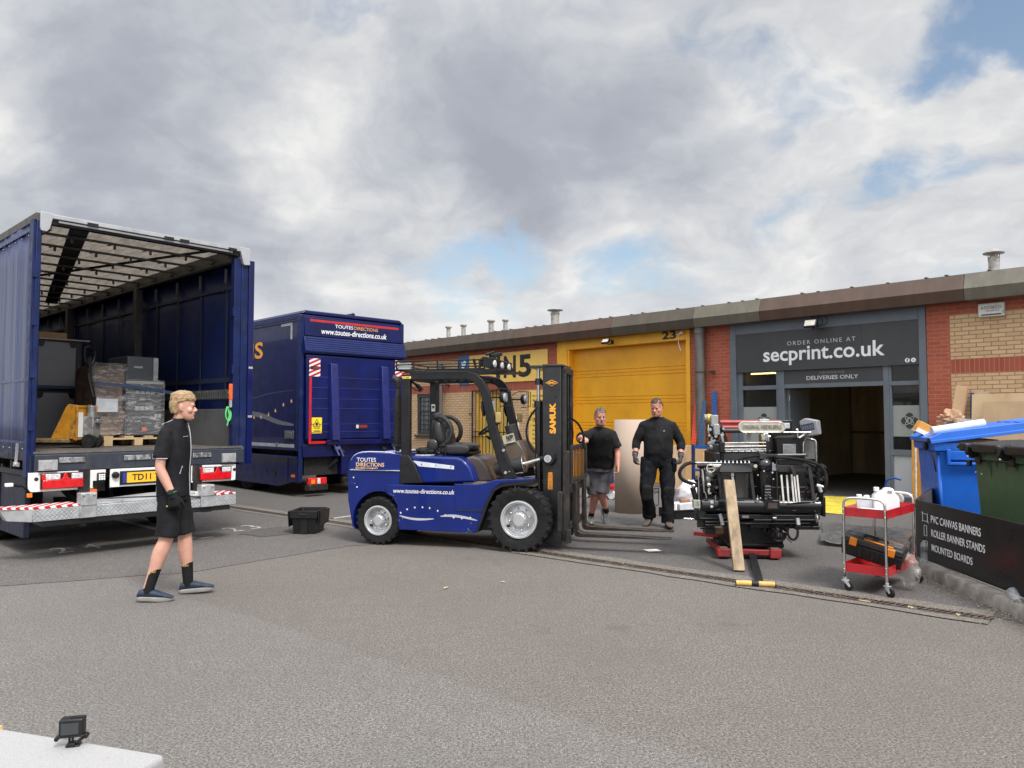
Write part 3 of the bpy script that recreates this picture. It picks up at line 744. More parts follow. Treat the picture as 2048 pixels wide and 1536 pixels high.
f1 = flood('floodlight', 'square floodlight and looped cable above the shop sign', -.03, 3.50)
x = MB(); x.sph((.02, .20, .20), .055); x.cyl((.02, .2, .2), (.02, .29, .2), .05)
build('junction_dome', x, mat('dome_grey', (.10, .10, .10), .5), f1, smooth=True)
x = MB()
x.tube([(.02, .22, .16), (-.10, .2, .12), (-.1, .2, .02), (0, .15, -.02)], .006, 6, smooth=2); x.tube([(.05, .22, .16), (.18, .22, .17), (.26, .24, .08), (.2, .24, -.02), (.06, .1, -.05)], .006, 6, smooth=2); x.tube([(.05, .22, .14), (.12, .22, .12), (.16, .24, .04), (.1, .2, -.06), (.04, .1, -.05)], .006, 6, smooth=2); x.tube([(.04, .22, .14), (.08, .2, .08), (-.02, .15, .03)], .006, 6)
build('cable', x, BLACKM, f1)
flood('floodlight', 'small floodlight on the yellow header above the roller door', -5.30, 3.53, .85, -40)
# ============================================================ CURTAIN-SIDED TRAILER (local X points out of its open rear, Y to its right)
TR = thing('curtainside_trailer', 'long navy blue curtain sided trailer with its rear wide open', 'trailer', (-5.44, 8.38, 0), -42.5)
CURT = bpy.data.materials.new('curtain_blue'); CURT.use_nodes = True
t = NT(CURT.node_tree); b = t.n['Principled BSDF']; g_ = t.new('TexCoord').outputs['Object']
x_, y_, z_ = t.xyz(g_)
rip = t.noise(t.comb(t.math('MULTIPLY', x_, 9), 0.0, t.math('MULTIPLY', z_, .7)), 1, 4, .6)
wv = t.math('SINE', t.math('MULTIPLY', x_, 34))
t.put(b.inputs['Base Color'], t.mix(t.rng(rip, .3, .7), (.003, .015, .085), (.006, .024, .13))); b.inputs['Roughness'].default_value = .30; b.inputs['Specular IOR Level'].default_value = .35
b.inputs['Coat Weight'].default_value = .12
t.put(b.inputs['Normal'], t.bump(t.math('ADD', rip, t.math('MULTIPLY', wv, .12)), .5, .03))
CIN = mat('curtain_inside', (.004, .016, .095), .42, 0, .3, .8, bump=.4, bscale=1.5)
CSEAM = mat('curtain_seam', (.022, .030, .062), .45, 0, .2, 5)
# left side
x = MB(); x.grid(lambda u, v: (-.10-13.4*u, .0+.003*math.sin(u*260)+.010*noise.noise(Vector((u*28, v*1.3, 0))), 1.12+2.74*v), 260, 8); cu = build('side_curtain', x, CURT, TR, smooth=True, solid=.004)
x = MB(); x.box(-13.5, -.1, -.018, -.006, 3.76, 3.80); x.box(-13.5, -.1, -.012, -.003, 1.30, 1.33); x.box(-13.5, -.1, -.015, -.004, 2.02, 2.05); build('curtain_band', x, CURT, cu)
x = MB()
for i in range(50): x.sph((-.25-i*.27, -.012, 1.24), .008, 6, 4); x.sph((-.25-i*.27, -.014, 3.72), .007, 6, 4)
build('eyelet', x, GALV, cu)
x = MB()
for i in range(14): 
    X0 = -.45-i*.95; x.box(X0-.1, X0+.1, -.03, -.012, 1.03, 1.08); x.cyl((X0, -.03, 1.055), (X0, -.045, 1.055), .03, n=10); x.bar((X0, -.025, 1.08), (X0+.02, -.02, 1.3), .03, .006)
build('curtain_buckle', x, GALV, cu)
x = MB(); x.box(-13.5, 0, -.01, .12, 3.86, 3.95); x.box(-13.5, -.12, 2.44, 2.56, 3.82, 3.95); x.box(-13.5, -.05, .12, .17, 3.78, 3.86); x.box(-13.5, -.16, 2.36, 2.44, 3.76, 3.93)
RAIL = mat('roof_rail', (.075, .068, .062), .5, .2, .15, 3)
build('roof_rail', x, RAIL, TR, bevel=.004)
# right curtain, seen from inside, with weld seams and straps
x = MB(); x.grid(lambda u, v: (-.10-13.4*u, 2.52+.010*math.sin(u*60), 1.15+2.68*v), 160, 6); rc = build('side_curtain', x, CIN, TR, smooth=True, solid=.004)
x = MB()
for X0 in [-.43-.81*i for i in range(16)]: x.box(X0-.022, X0+.022, 2.488, 2.496, 1.2, 3.72)
x.box(-13.4, -.1, 2.482, 2.490, 2.10, 2.17); x.box(-13.4, -.1, 2.482, 2.490, 3.42, 3.46)
build('curtain_seam', x, CSEAM, rc)
x = MB()
for X0 in [-.43-.81*i for i in range(16)]: x.box(X0-.015, X0+.015, 2.46, 2.478, 3.52, 3.72); x.cut()
build('hanger_strap', x, mat('strap_grey', (.13, .13, .14), .6), rc)
x = MB()
for X0 in (-3.45, -6.95, -10.4): x.box(X0-.07, X0+.07, 2.36, 2.47, 1.17, 3.78); x.cut()
build('side_pillar', x, mat('pillar_grey', (.085, .082, .085), .5, .2, .2, 5), TR, bevel=.006)
x = MB()
for z in (1.86, ):
    x.box(-13.3, -.10, 2.43, 2.455, z, z+.035); x.box(-13.3, -.10, 2.43, 2.455, z+.10, z+.135); x.box(-13.3, -.10, 2.440, 2.452, z+.035, z+.10)
X0 = -.14
while X0 > -6.5: x.box(X0-.012, X0+.012, 2.424, 2.431, 1.875, 1.985); X0 -= .055
build('lashing_rail', x, mat('rail_steel', (.15, .15, .15), .45, .5, .2, 8), TR)
x = MB(); x.box(-3.2, -.10, 2.42, 2.44, 1.20, 1.72)
build('kick_board', x, mat('kick_board', (.115, .115, .12), .55, 0, .12, 3), TR, bevel=.004)
# bed, rear beam, frame
BED_ = mat('trailer_floor', (.10, .088, .078), .7, 0, .3, 4, dirt=(.05, .045, .04), dscale=3)
x = MB(); x.box(-13.5, -.06, .02, 2.50, 1.10, 1.20); build('load_floor', x, BED_, TR)
BEAM = mat('rear_beam', (.030, .036, .052), .5, .1, .15, 4, dirt=(.06, .06, .065), dscale=8)
x = MB(); x.prism([(-.06, 1.205), (-.02, 1.205), (.0, 1.165), (.0, .985), (-.05, .975), (-.10, 1.02), (-.10, 1.10)], 0.0, 2.56, 'xz')
# polygon lies in xz, swept over y
rb = build('rear_beam', x, BEAM, TR)
x = MB(); x.box(-.055, .004, .03, 2.53, 1.185, 1.212); build('sill_edge', x, mat('worn_edge', (.16, .15, .14), .4, .5, .2, 12), rb)
hole = MB()
for y, z in [(.65+.16*i+(i % 3)*.05, 1.03+.05*((i*7) % 3)) for i in range(11)]: hole.sph((0.0, y, z), (.003, .014, .009), 8, 5)
build('bolt_hole', hole, TEXTK, rb)
LATCH = mat('latch_plate', (.36, .37, .37), .4, .5, .2, 20, dirt=(.06, .06, .06), dscale=22, dlo=.45, dhi=.6)
for y0, y1, s_ in ((.29, .56, ''), (1.00, 1.31, 'D'), (1.33, 1.50, 'S'), (1.85, 2.10, 'D')):
    x = MB(); x.box(.001, .018, y0, y1, 1.075, 1.135); lp = build('door_latch', x, LATCH, rb, bevel=.004)
    if s_: text(s_, TEXTK, lp, (.019, y0+.012, 1.085), YV, ZV, .03, .035)
for y in (.08, 2.24): x = MB(); x.box(.001, .04, y, y+.19, .995, 1.115); x.box(.04, .046, y+.06, y+.13, 1.01, 1.10); build('rubber_buffer', x, mat('buffer_pale', (.30, .30, .31), .5, 0, .2, 14), rb, bevel=.006)
x = MB(); x.box(-.16, -.02, -.03, .06, .92, 3.88); x.box(-.02, .0, .0, .05, .98, 3.86); x.cut(); x.box(-.16, -.02, 2.50, 2.60, .95, 3.84); x.box(-.13, -.03, 2.40, 2.50, 1.2, 3.80)
po = build('corner_post', x, BLUE_IN, TR, bevel=.006)
x = MB()
for z in (1.45, 2.05, 2.65, 3.2): x.box(-.02, .012, -.02, .03, z, z+.20); x.cut()
for z in (1.5, 2.2, 3.0): x.box(-.10, -.02, 2.38, 2.41, z, z+.12); x.cut()
build('hinge', x, BLUE_IN, po)
x = MB()
for z in [1.3+.12*i for i in range(20)]: x.sph((-.03, 2.455, z), .007, 6, 4)
build('rivet', x, BLUE_IN, po)
# opened rear door folded round against the right-hand side
x = MB(); x.box(-1.30, -.05, 2.62, 2.66, .98, 3.78); x.box(-.06, -.0, 2.60, 2.68, .96, 3.80); rd = build('rear_door', x, NAVY, TR, bevel=.005)
x = MB()
for y_ in (2.668,): x.cyl((-.5, 2.69, 1.0), (-.5, 2.69, 3.76), .014, n=8)
x.box(-.005, .008, 2.61, 2.67, 2.28, 2.31); x.box(-.005, .008, 2.61, 2.67, 1.60, 1.63)
build('lock_rod', x, GALV, rd)
x = MB(); x.box(-1.30, -.05, -.075, -.035, .98, 3.78)
# header with silver gutters and pale corner caps
x = MB(); x.prism([(-.12, 3.955), (.015, 3.955), (.02, 3.905), (.0, 3.90), (-.12, 3.90)], 0.03, 2.60, 'xz'); hd = build('rear_header', x, mat('header_silver', (.34, .34, .35), .38, .3, .12, 5), TR, bevel=.004)
x = MB(); x.box(-.11, -.02, .05, 2.55, 3.845, 3.895); build('door_seal', x, BLACKP, hd)
x = MB(); x.box(-.02, .01, .22, 2.35, 3.868, 3.890); build('gutter', x, mat('header_silver2', (.26, .26, .27), .4, .3), hd)
x = MB()
x.prism([(.03, 3.965), (.16, 3.965), (.155, 3.90), (.13, 3.78), (.10, 3.74), (.04, 3.745), (.03, 3.78)], -.13, .022, 'yz'); x.cut(); x.prism([(2.60, 3.965), (2.43, 3.965), (2.46, 3.90), (2.50, 3.74), (2.52, 3.72), (2.60, 3.73)], -.13, .022, 'yz')
build('corner_cap', x, mat('cap_pale', (.36, .37, .40), .45, 0, .06), hd, bevel=.006)
x = MB()
for y in (.52, 1.42, 1.62, 2.28): x.box(.0, .028, y, y+.12, 3.893, 3.93); x.cut()
build('header_catch', x, BLACKM, hd)
# tarpaulin roof that lets daylight through, on sliding bows
TARP = bpy.data.materials.new('roof_tarpaulin'); TARP.use_nodes = True; t = NT(TARP.node_tree)
b = t.n['Principled BSDF']; g_ = t.new('TexCoord').outputs['Object']
c_ = t.mix(t.rng(t.noise(t.vm('MULTIPLY', g_, (1, 4, 1)), 3, 6, .65), .35, .7), (.15, .13, .108), (.26, .23, .195)); t.put(b.inputs['Base Color'], c_)
tl_ = t.new('BsdfTranslucent'); t.put(tl_.inputs[0], c_); mx = t.new('MixShader'); mx.inputs[0].default_value = .5
t.l.new(b.outputs[0], mx.inputs[1]); t.l.new(tl_.outputs[0], mx.inputs[2]); t.l.new(mx.outputs[0], t.n['Material Output'].inputs[0])
t.put(b.inputs['Normal'], t.bump(t.noise(t.vm('MULTIPLY', g_, (2.2, 6, 1)), 2, 5, .6), .8, .03))
x = MB(); x.grid(lambda u, v: (-.1-13.4*u, .05+2.45*v, 3.93+.045*math.sin(math.pi*v)+.018*math.sin(u*22*math.pi*1.0)*math.sin(v*3.14)+.012*noise.noise(Vector((u*60, v*9, 0)))), 220, 26)
build('roof_sheet', x, TARP, TR, smooth=True)
BOW = mat('bow_grey', (.075, .072, .07), .5, .3, .2, 8)
for i in range(19):
    X0 = -.62-i*.68; x = MB()
    x.box(X0-.018, X0+.018, .15, 2.40, 3.845, 3.872)
    for y in (.55, 1.05, 1.5, 1.98): x.box(X0-.01, X0+.01, y-.014, y+.014, 3.79, 3.84); x.bar((X0, y, 3.86), (X0-.34, y+.03, 3.90), .018, .012)
    x.box(X0-.05, X0+.05, .12, .2, 3.80, 3.86); x.box(X0-.05, X0+.05, 2.33, 2.41, 3.80, 3.86)
    build('roof_bow', x, BOW, TR)
x = MB(); x.add([(-.2, .40, 3.893), (-.2, .62, 3.893), (-7.2, 2.26, 3.893), (-7.2, 2.04, 3.893)], [(0, 1, 2, 3)])
x.cut()
x.add([(-.3, 2.16, 3.889), (-.3, 2.03, 3.889), (-7.2, .12, 3.889), (-7.2, .24, 3.889)], [(0, 1, 2, 3)])
x.cut()
x.add([(-7.2, .12, 3.891), (-7.2, .24, 3.891), (-12.9, 2.25, 3.891), (-12.9, 2.13, 3.891)], [(0, 1, 2, 3)])
build('roof_strap', x, mat('strap_black', (.03, .03, .032), .8), TR)
x = MB(); x.box(-13.55, -13.5, 0, 2.55, .95, 3.95); build('front_bulkhead', x, mat('bulkhead', (.12, .12, .12), .6), TR)
# lamp panels
for (y0, y1, zl, cut) in ((-.01, .80, .745, True), (.85, 1.78, .745, False), (1.84, 2.45, .72, True)):
    x = MB()
    if cut and y0 < 0: poly = [(y0, .975), (.80, .975), (.80, .845), (.66, .845), (.66, .755), (.02, .755), (-.01, .80)]
    elif cut: poly = [(1.84, .97), (2.45, .96), (2.45, .75), (2.40, .74), (1.84, .75)]
    else: poly = [(y0, .975), (y1, .972), (y1, .755), (y0, .755)]
    x.prism(poly, -.03, -.006, 'yz'); x.box(-.03, .012, poly[4][0] if cut and y0 < 0 else poly[-1][0], poly[3][0], .748, .768)
    build('lamp_panel', x, WHITEP, TR, bevel=.004)
def taillamp(y0, y1, z0, z1):
    x = MB(); x.box(-.005, .03, y0-.01, y1+.01, z0-.008, z1+.008); tl = build('tail_lamp', x, mat('lamp_dark', (.05, .004, .006), .3), TR, bevel=.008)
    zm = z0+(z1-z0)*.58
    x = MB(); x.box(.028, .052, y0+.005, y1-.005, z0, zm); x.box(.028, .050, y0, y0+.035, zm, z1); x.prism([(y0+.19, zm), (y0+.30, zm), (y0+.265, zm+.02), (y0+.245, z1), (y0+.225, z1), (y0+.21, zm+.02)], .029, .056, 'yz'); build('red_lens', x, REDLENS, tl, bevel=.006)
    x = MB(); x.box(.028, .046, y0+.036, y0+.185, zm+.002, z1-.002); x.cut(); x.box(.028, .046, y0+.30, y1-.01, zm+.002, z1-.002); build('clear_lens', x, CLEARLENS, tl, bevel=.006)
taillamp(.115, .545, .79, .955); taillamp(1.935, 2.365, .775, .935)
x = MB(); x.box(.0, .05, .695, .785, .84, .94); wl = build('work_lamp', x, BLACKP, TR, bevel=.01)
x = MB()
for i in range(3):
    for j_ in range(3): x.sph((.052, .715+.025*i, .865+.025*j_), (.004, .012, .012), 8, 5)
build('led', x, WHITE, wl)
x = MB(); x.cyl((-.01, .905, .90), (.03, .905, .90), .042, n=16); x.box(-.01, .045, .885, .935, .87, .93); build('socket', x, BLACKP, TR, bevel=.01)
x = MB(); x.box(-.004, .012, .955, 1.62, .775, .945); npl = build('number_plate', x, BLACKP, TR, bevel=.012)
x = MB(); x.box(.012, .016, 1.035, 1.60, .80, .925); build('plate_face', x, PLATEY, npl)
x = MB(); x.box(.012, .016, .985, 1.030, .80, .925); pf = build('plate_badge', x, mat('badge_blue', (.02, .03, .20), .4), npl)
text('TD11 TDS', TEXTK, npl, (.017, 1.095, .825), YV, ZV, .46, .078, bold=.02)
x = MB()
for y, z in ((.05, .92), (2.41, .91)): x.cyl((-.008, y+.02, z-.02), (-.003, y+.02, z-.02), .022, n=14)
for y in (.61, 1.885):
    for z in (.85, .89, .935): x.cyl((-.008, y, z), (-.002, y, z), .010, n=10)
build('panel_bolt', x, DKSTEEL, TR)
x = MB(); x.box(-.02, .015, .60, .70, .69, .745); x.cut(); x.box(-.02, .015, 1.88, 1.98, .68, .74); build('orange_tag', x, ORANGE, TR, bevel=.004)
x = MB(); x.tube([(-.02, -.02, .80), (.0, -.09, .84), (.0, -.16, .855)], .022, 8); mk = build('marker_arm', x, RUBBER, TR, smooth=True)
x = MB(); x.box(-.01, .04, -.235, -.16, .835, .875); build('marker_lens', x, mat('marker_white', (.7, .7, .7), .2), mk, bevel=.006)
x = MB(); x.box(-.02, .02, -.02, .03, .70, .745); build('side_marker', x, AMBER, TR, bevel=.005)
# folded tail lift: chequer plate bumper
CHEQ = bpy.data.materials.new('chequer_plate'); CHEQ.use_nodes = True; t = NT(CHEQ.node_tree); b = t.n['Principled BSDF']; g_ = t.new('TexCoord').outputs['Object']
x_, y_, z_ = t.xyz(g_)
def bars(ang_, off):
    c0, s0 = math.cos(ang_), math.sin(ang_)
    u = t.math('ADD', t.math('MULTIPLY', y_, c0*30), t.math('MULTIPLY', z_, s0*30)); v = t.math('ADD', t.math('MULTIPLY', y_, -s0*30), t.math('MULTIPLY', z_, c0*30))
    cell = t.math('ADD', t.math('FLOOR', u), t.math('FLOOR', v))
    even = t.math('MODULO', t.math('ADD', t.math('ABSOLUTE', cell), off), 2)
    fu = t.math('ABSOLUTE', t.math('SUBTRACT', t.math('FRACT', v if off else u), .5)); 
    fv = t.math('ABSOLUTE', t.math('SUBTRACT', t.math('FRACT', u if off else v), .5))
    return t.math('MULTIPLY', even, t.math('MULTIPLY', t.rng(fu, .2, .12), t.rng(fv, .48, .42)))
bb = t.math('ADD', bars(.785, 0.0), bars(.785, 1.0))
t.put(b.inputs['Base Color'], t.mix(t.math('MULTIPLY', bb, .6), t.mix(t.rng(t.noise(g_, 9, 5, .6), .4, .7), (.36, .38, .40), (.52, .54, .56)), (.72, .73, .75)))
b.inputs['Metallic'].default_value = .5; b.inputs['Roughness'].default_value = .38; t.put(b.inputs['Normal'], t.bump(bb, .8, .004))
x = MB(); x.box(.0, .35, -.05, 2.28, .46, .595); lf = build('tail_lift', x, CHEQ, TR, bevel=.004)
x = MB(); x.prism([(-.05, .46), (-.05, .595), (-.30, .635), (-.20, .50)], .0, .346, 'yz')
x = MB(); x.add([(.35, -.052, .46), (.35, -.052, .60), (.12, -.31, .60), (.14, -.24, .47), (.0, -.052, .46), (.0, -.052, .60), (.0, -.31, .60), (.0, -.24, .47)], [(0, 1, 2, 3), (4, 7, 6, 5), (1, 5, 6, 2), (0, 3, 7, 4), (3, 2, 6, 7), (0, 4, 5, 1)])
build('lift_end', x, ALU, lf, bevel=.004)
RW = bpy.data.materials.new('red_white_tape'); RW.use_nodes = True; t = NT(RW.node_tree); b = t.n['Principled BSDF']; g_ = t.new('TexCoord').outputs['Object']; x_, y_, z_ = t.xyz(g_)
s_ = t.math('FRACT', t.math('MULTIPLY', t.math('ADD', y_, t.math('MULTIPLY', t.math('ADD', z_, x_), .8)), 9.0))
t.put(b.inputs['Base Color'], t.mix(t.math('GREATER_THAN', s_, .5), (.70, .70, .70), (.50, .015, .02))); b.inputs['Roughness'].default_value = .35
x = MB(); x.box(.02, .354, -.05, .405, .598, .622); x.add([(.354, -.051, .598), (.354, -.051, .622), (.12, -.34, .622), (.12, -.34, .602), (.02, -.051, .598), (.02, -.051, .622), (.02, -.34, .622), (.02, -.34, .602)], [(0, 1, 2, 3), (4, 7, 6, 5), (1, 5, 6, 2), (0, 3, 7, 4), (3, 2, 6, 7)]); x.cut(); x.box(.02, .354, 1.99, 2.27, .598, .618)
build('warning_strip', x, RW, lf)
x = MB()
for y in (.41, 1.80): x.box(.25, .385, y, y+.17, .60, .74); x.box(.355, .375, y, y+.17, .46, .61); x.cyl((.39, y+.03, .72), (.40, y+.03, .72), .014, n=8); x.cyl((.39, y+.14, .72), (.40, y+.14, .72), .014, n=8); x.cut()
build('lift_hinge', x, GALV, lf, bevel=.008)
x = MB(); x.prism([(.58, .60), (1.80, .60), (1.80, .655), (1.30, .665), (.62, .625)], .05, .30, 'yz'); build('lift_deck', x, ALU, lf)
x = MB(); x.box(.30, .303, 1.5, 1.78, .62, .66); build('maker_strip', x, WHITEP, lf)
text('LANDIA', TEXTK, lf, (.3035, 1.56, .627), YV, ZV, .2, .026, bold=.01)
x = MB(); x.tube([(.30, .62, .66), (.37, 1.1, .652), (.37, 1.6, .62), (.36, 1.85, .58)], .009, 6, smooth=1); build('cable', x, BLACKM, lf)
x = MB(); x.box(-.9, .25, .50, .62, .38, .60); x.box(-.9, .25, 1.88, 2.0, .38, .60); x.bar((-1.1, .55, .85), (.1, .55, .55), .08, .1); x.bar((-1.1, 1.95, .85), (.1, 1.95, .55), .08, .1); x.box(-.05, .02, .5, .62, .6, .98); x.box(-.05, .02, 1.85, 1.97, .6, .98); x.box(.05, .25, .45, .52, .35, .45)
x.box(-12, -.2, .72, .86, .70, 1.06); x.box(-12, -.2, 1.66, 1.80, .70, 1.06)
for i in range(12): x.box(-1-i, -.93-i, .05, 2.45, .98, 1.08)
build('chassis', x, DKSTEEL, TR)
x = MB(); x.box(.0, .34, .05, 2.2, .40, .455); build('lift_underside', x, BLACKM, lf)
def truck_wheel(parent, X0, y0, y1, r, outy):
    x = MB(); x.lathe([(r*.56, y0), (r*.93, y0), (r, y0+.035), (r, y1-.035), (r*.93, y1), (r*.56, y1)], (X0, 0, r), (0, 1, 0), 36, True)
    w_ = build('wheel', x, RUBBER, parent, smooth=True, ang=50)
    x = MB(); d = 1 if outy > (y0+y1)/2 else -1
    x.lathe([(r*.57, outy), (r*.52, outy-d*.02), (r*.50, outy-d*.12), (r*.2, outy-d*.10), (r*.18, outy-d*.02), (.01, outy-d*.02)], (X0, 0, r), (0, 1, 0), 28)
    build('rim', x, RIM, w_, smooth=True)
for X0 in (-2.0, -3.3, -4.6):
    for (y0, y1, oy) in ((.06, .42, .06), (2.13, 2.49, 2.49)): truck_wheel(TR, X0, y0, y1, .50, oy)
for X0 in (-1.33,):
    x = MB(); x.box(X0-.01, X0+.01, .02, .50, .26, .95); x.cut(); x.box(X0-.01, X0+.01, 2.05, 2.5, .30, .95); build('mud_flap', x, BLACKP, TR)
x = MB(); x.box(-12.2, -5.6, .01, .03, .45, .60); x.box(-12.2, -5.6, .01, .03, .72, .87); build('side_guard', x, GALV, TR)
x = MB(); x.tube([(-.2, .12, .98), (-.6, .08, .80), (-1.2, .08, .85), (-1.5, .1, 1.0)], .03, 8, smooth=2); x.box(-1.28, -.20, -.0, .06, .93, .99); build('hose', x, BLACKM, TR)
x = MB(); x.box(-1.4, -.3, .035, .10, .2, .92); build('tool_box', x, mat('dark_navy_box', (.008, .011, .03), .5), TR, bevel=.01)
# things hanging on the right-hand post
h = thing('ratchet_handle', 'orange handled strap tensioner hanging inside the open trailer rear', 'tool'); h.parent = None
h.location = TR.matrix_world.translation if False else (0, 0, 0)
def tl2w(X, Y): c, s = math.cos(R(-42.5)), math.sin(R(-42.5)); return (-5.44+X*c-Y*s, 8.38+X*s+Y*c)
h.location = (*tl2w(-.02, 2.36), 1.96); h.rotation_euler = (0, 0, R(-42.5))
x = MB(); x.box(0, .025, -.025, .025, -.12, .10); build('grip', x, ORANGE, h, bevel=.006)
x = MB(); x.box(.0, .02, -.018, .018, -.22, -.12); x.cyl((0, -.03, -.02), (0, .03, -.02), .012); build('frame', x, GALV, h)
gs = MB(); gs.tube([(0, 0, 0), (.01, .05, -.10), (.0, .02, -.22), (0, -.035, -.14), (0, -.02, -.02)], .010, 6, closed=True, smooth=2); gs.tube([(0, 0, 0), (.01, .02, -.12), (.01, -.01, -.26)], .009, 6)
o = build('green_strap', gs, mat('green_webbing', (.10, .55, .16), .6), smooth=True); tag(o, 'looped bright green strap hanging below the orange tensioner', 'strap'); o.location = (*tl2w(-.02, 2.33), 1.75); o.rotation_euler = (0, 0, R(-42.5))
# ============================================================ LOAD ON THE TRAILER
def lt(name, label, cat, X, Y, rz=0, group=None, z=1.2): return thing(name, label, cat, (*tl2w(X, Y), z), -42.5+rz, group)
CAB = mat('cabinet_grey', (.26, .27, .30), .5, 0, .06, 3)
CABE = mat('cabinet_edge', (.02, .02, .022), .5)
def cabinet(z, label, h_, name='flight_case'):
    c = lt(name, label, 'cabinet', -3.1, 1.05, 0, 'stacked dark equipment cabinets', z)
    x = MB(); x.box(-.8, -.02, -.22, .42, .0, h_); build('body', x, CABE, c, bevel=.006)
    x = MB(); x.box(-.02, .0, -.20, .33, .03, h_-.03); build('front_panel', x, CAB, c, bevel=.004)
    x = MB(); x.box(-.77, -.03, -.224, -.221, .02, h_-.03); build('side_panel', x, mat('cab_side', (.11, .11, .105), .5), c)
    for y in (-.15, .29):
        x = MB(); x.cyl((0, y, h_-.07), (.025, y, h_-.07), .04, n=14); x.box(.0, .018, y-.05, y+.05, h_-.06, h_-.02); build('castor', x, BLACKP, c, smooth=True)
    x = MB(); x.box(-.24, -.18, -.23, -.224, h_*.45, h_*.6); build('handle', x, BLACKP, c)
    return c
cabinet(1.23, 'lower dark grey cabinet standing under another in the trailer', .775); cabinet(2.01, 'upper dark grey cabinet with pale top, stacked on another', .775)
x = MB(); x.box(-3.1-.82, -3.1+.03, 1.05-.24, 1.05+.52, 0, .02); o = build('board', x, mat('pale_board', (.50, .48, .45), .6)); tag(o, 'thin pale board lying on top of the stacked cabinets', 'board'); o.location = (-5.44, 8.38, 2.788); o.rotation_euler = (0, 0, R(-42.5))
x = MB(); x.box(-4.0, -3.4, .65, 1.35, 0, .12); x.box(-4.0, -3.42, .60, .65, 0, .2); o = build('cardboard_sheet', x, CARD, bevel=.02); tag(o, 'brown cardboard tray on top of the cabinets in the trailer', 'cardboard'); o.location = (-5.44, 8.38, 2.811); o.rotation_euler = (0, 0, R(-42.5))
# pallet truck
PT = lt('pallet_truck', 'yellow pallet truck with raised black handle inside the trailer', 'pallet truck', -1.22, .88, 42); PT.scale = (.88, .88, .9)
# its local X points towards the handle end
YPT = mat('pallet_truck_yellow', (.46, .20, .015), .45, 0, .2, 6, dirt=(.12, .08, .05), dscale=9, dlo=.5, dhi=.66)
for y in (-.19, .19): x = MB(); x.box(-1.25, .0, y-.08, y+.08, .08, .135); build('fork', x, mat('fork_worn', (.28, .20, .10), .5, .3, .4, 14, dirt=(.10, .08, .06), dscale=12), PT, bevel=.01)
x = MB(); x.prism([(-.28, .135), (.08, .135), (.10, .10), (.12, .62), (-.02, .64), (-.06, .60)], -.26, -.24); x.prism([(-.28, .135), (.08, .135), (.12, .62), (-.02, .64), (-.06, .60)], .24, .26); x.box(-.05, .10, -.24, .24, .56, .62); x.box(.06, .10, -.26, .26, .12, .60); build('frame', x, YPT, PT, bevel=.006)
x = MB(); x.box(.10, .26, -.10, .10, .14, .46); x.cyl((.17, 0, .4), (.17, 0, .62), .06, n=14); x.box(.10, .30, -.05, .07, .36, .42); build('pump', x, mat('pump_grey', (.28, .28, .28), .4, .5, .3, 14, dirt=(.04, .04, .04), dscale=14), PT, bevel=.01)
x = MB()
x.cyl((.2, -.12, .1), (.2, -.05, .1), .10, n=24); x.cyl((.2, .05, .1), (.2, .12, .1), .10, n=24)
build('steer_wheel', x, RUBBER, PT, smooth=True)
x = MB(); x.tube([(.20, 0, .42), (.20, 0, .75), (.12, 0, 1.05), (.12, 0, 1.32)], .032, 8); x.tube([(.12, 0, 1.16), (.12, -.10, 1.26), (.12, -.14, 1.38), (.12, -.13, 1.46), (.12, 0, 1.50), (.12, .13, 1.46), (.12, .14, 1.38), (.12, .10, 1.26), (.12, 0, 1.16)], .017, 8); x.box(.10, .14, -.03, .03, 1.1, 1.35); build('handle', x, BLACKP, PT, smooth=True)
# folded grey leg guard / hoop beside it
x = MB(); x.box(.101, .106, -.21, -.10, .16, .52); build('sticker', x, WHITEP, PT)
# pallet with wrapped press parts
PA = lt('pallet', 'wooden pallet under shrink wrapped machine parts in the trailer', 'pallet', -1.65, 1.72)
for k_, y in enumerate((-.42, -.15, .12, .39)): x = MB(); x.box(-.9, .25, y-.06, y+.06, .115, .14); build('deck_board', x, WOODP, PA)
for X0 in (-.85, -.33, .18):
    for y in (-.42, -.02, .38): x = MB(); x.box(X0-.05, X0+.07, y-.055, y+.055, .005, .09); build('block', x, WOODP, PA)
    x = MB(); x.box(X0-.05, X0+.07, -.48, .45, .09, .114); build('stringer', x, WOODP, PA)
WRAP = bpy.data.materials.new('shrink_wrap'); WRAP.use_nodes = True; t = NT(WRAP.node_tree); b = t.n['Principled BSDF']; g_ = t.new('TexCoord').outputs['Object']
wr = t.noise(t.vm('MULTIPLY', g_, (3, 3, 12)), 2.2, 7, .7, 1.0)
b.inputs['Base Color'].default_value = (.62, .62, .62, 1); b.inputs['Roughness'].default_value = .18; t.put(b.inputs['Normal'], t.bump(wr, .9, .02))
tr = t.new('BsdfTransparent'); mx = t.new('MixShader'); t.put(mx.inputs[0], t.rng(wr, .44, .72, .10, .62)); t.l.new(tr.outputs[0], mx.inputs[1]); t.l.new(b.outputs[0], mx.inputs[2]); t.l.new(mx.outputs[0], t.n['Material Output'].inputs[0])
mc = lt('wrapped_machine', 'grey machine cabinet in clear shrink wrap on the pallet', 'machine', -1.65, 1.60, 0, None, 1.342)
x = MB(); x.box(-.7, .2, -.05, .43, .0, .74); build('lower_case', x, mat('machine_dark', (.045, .05, .062), .4, 0, .15, 4), mc, bevel=.01)
x = MB(); x.box(-.7, .21, -.07, .45, .742, .78); build('lid', x, mat('machine_lid', (.30, .30, .29), .5), mc)
x = MB(); x.box(-.65, .12, -.03, .38, .781, 1.14); build('upper_case', x, mat('machine_mid', (.075, .082, .095), .45), mc, bevel=.012)
x = MB(); x.box(-.65, .122, .335, .40, .79, 1.13); build('edge_strip', x, GALV, mc)
x = MB()
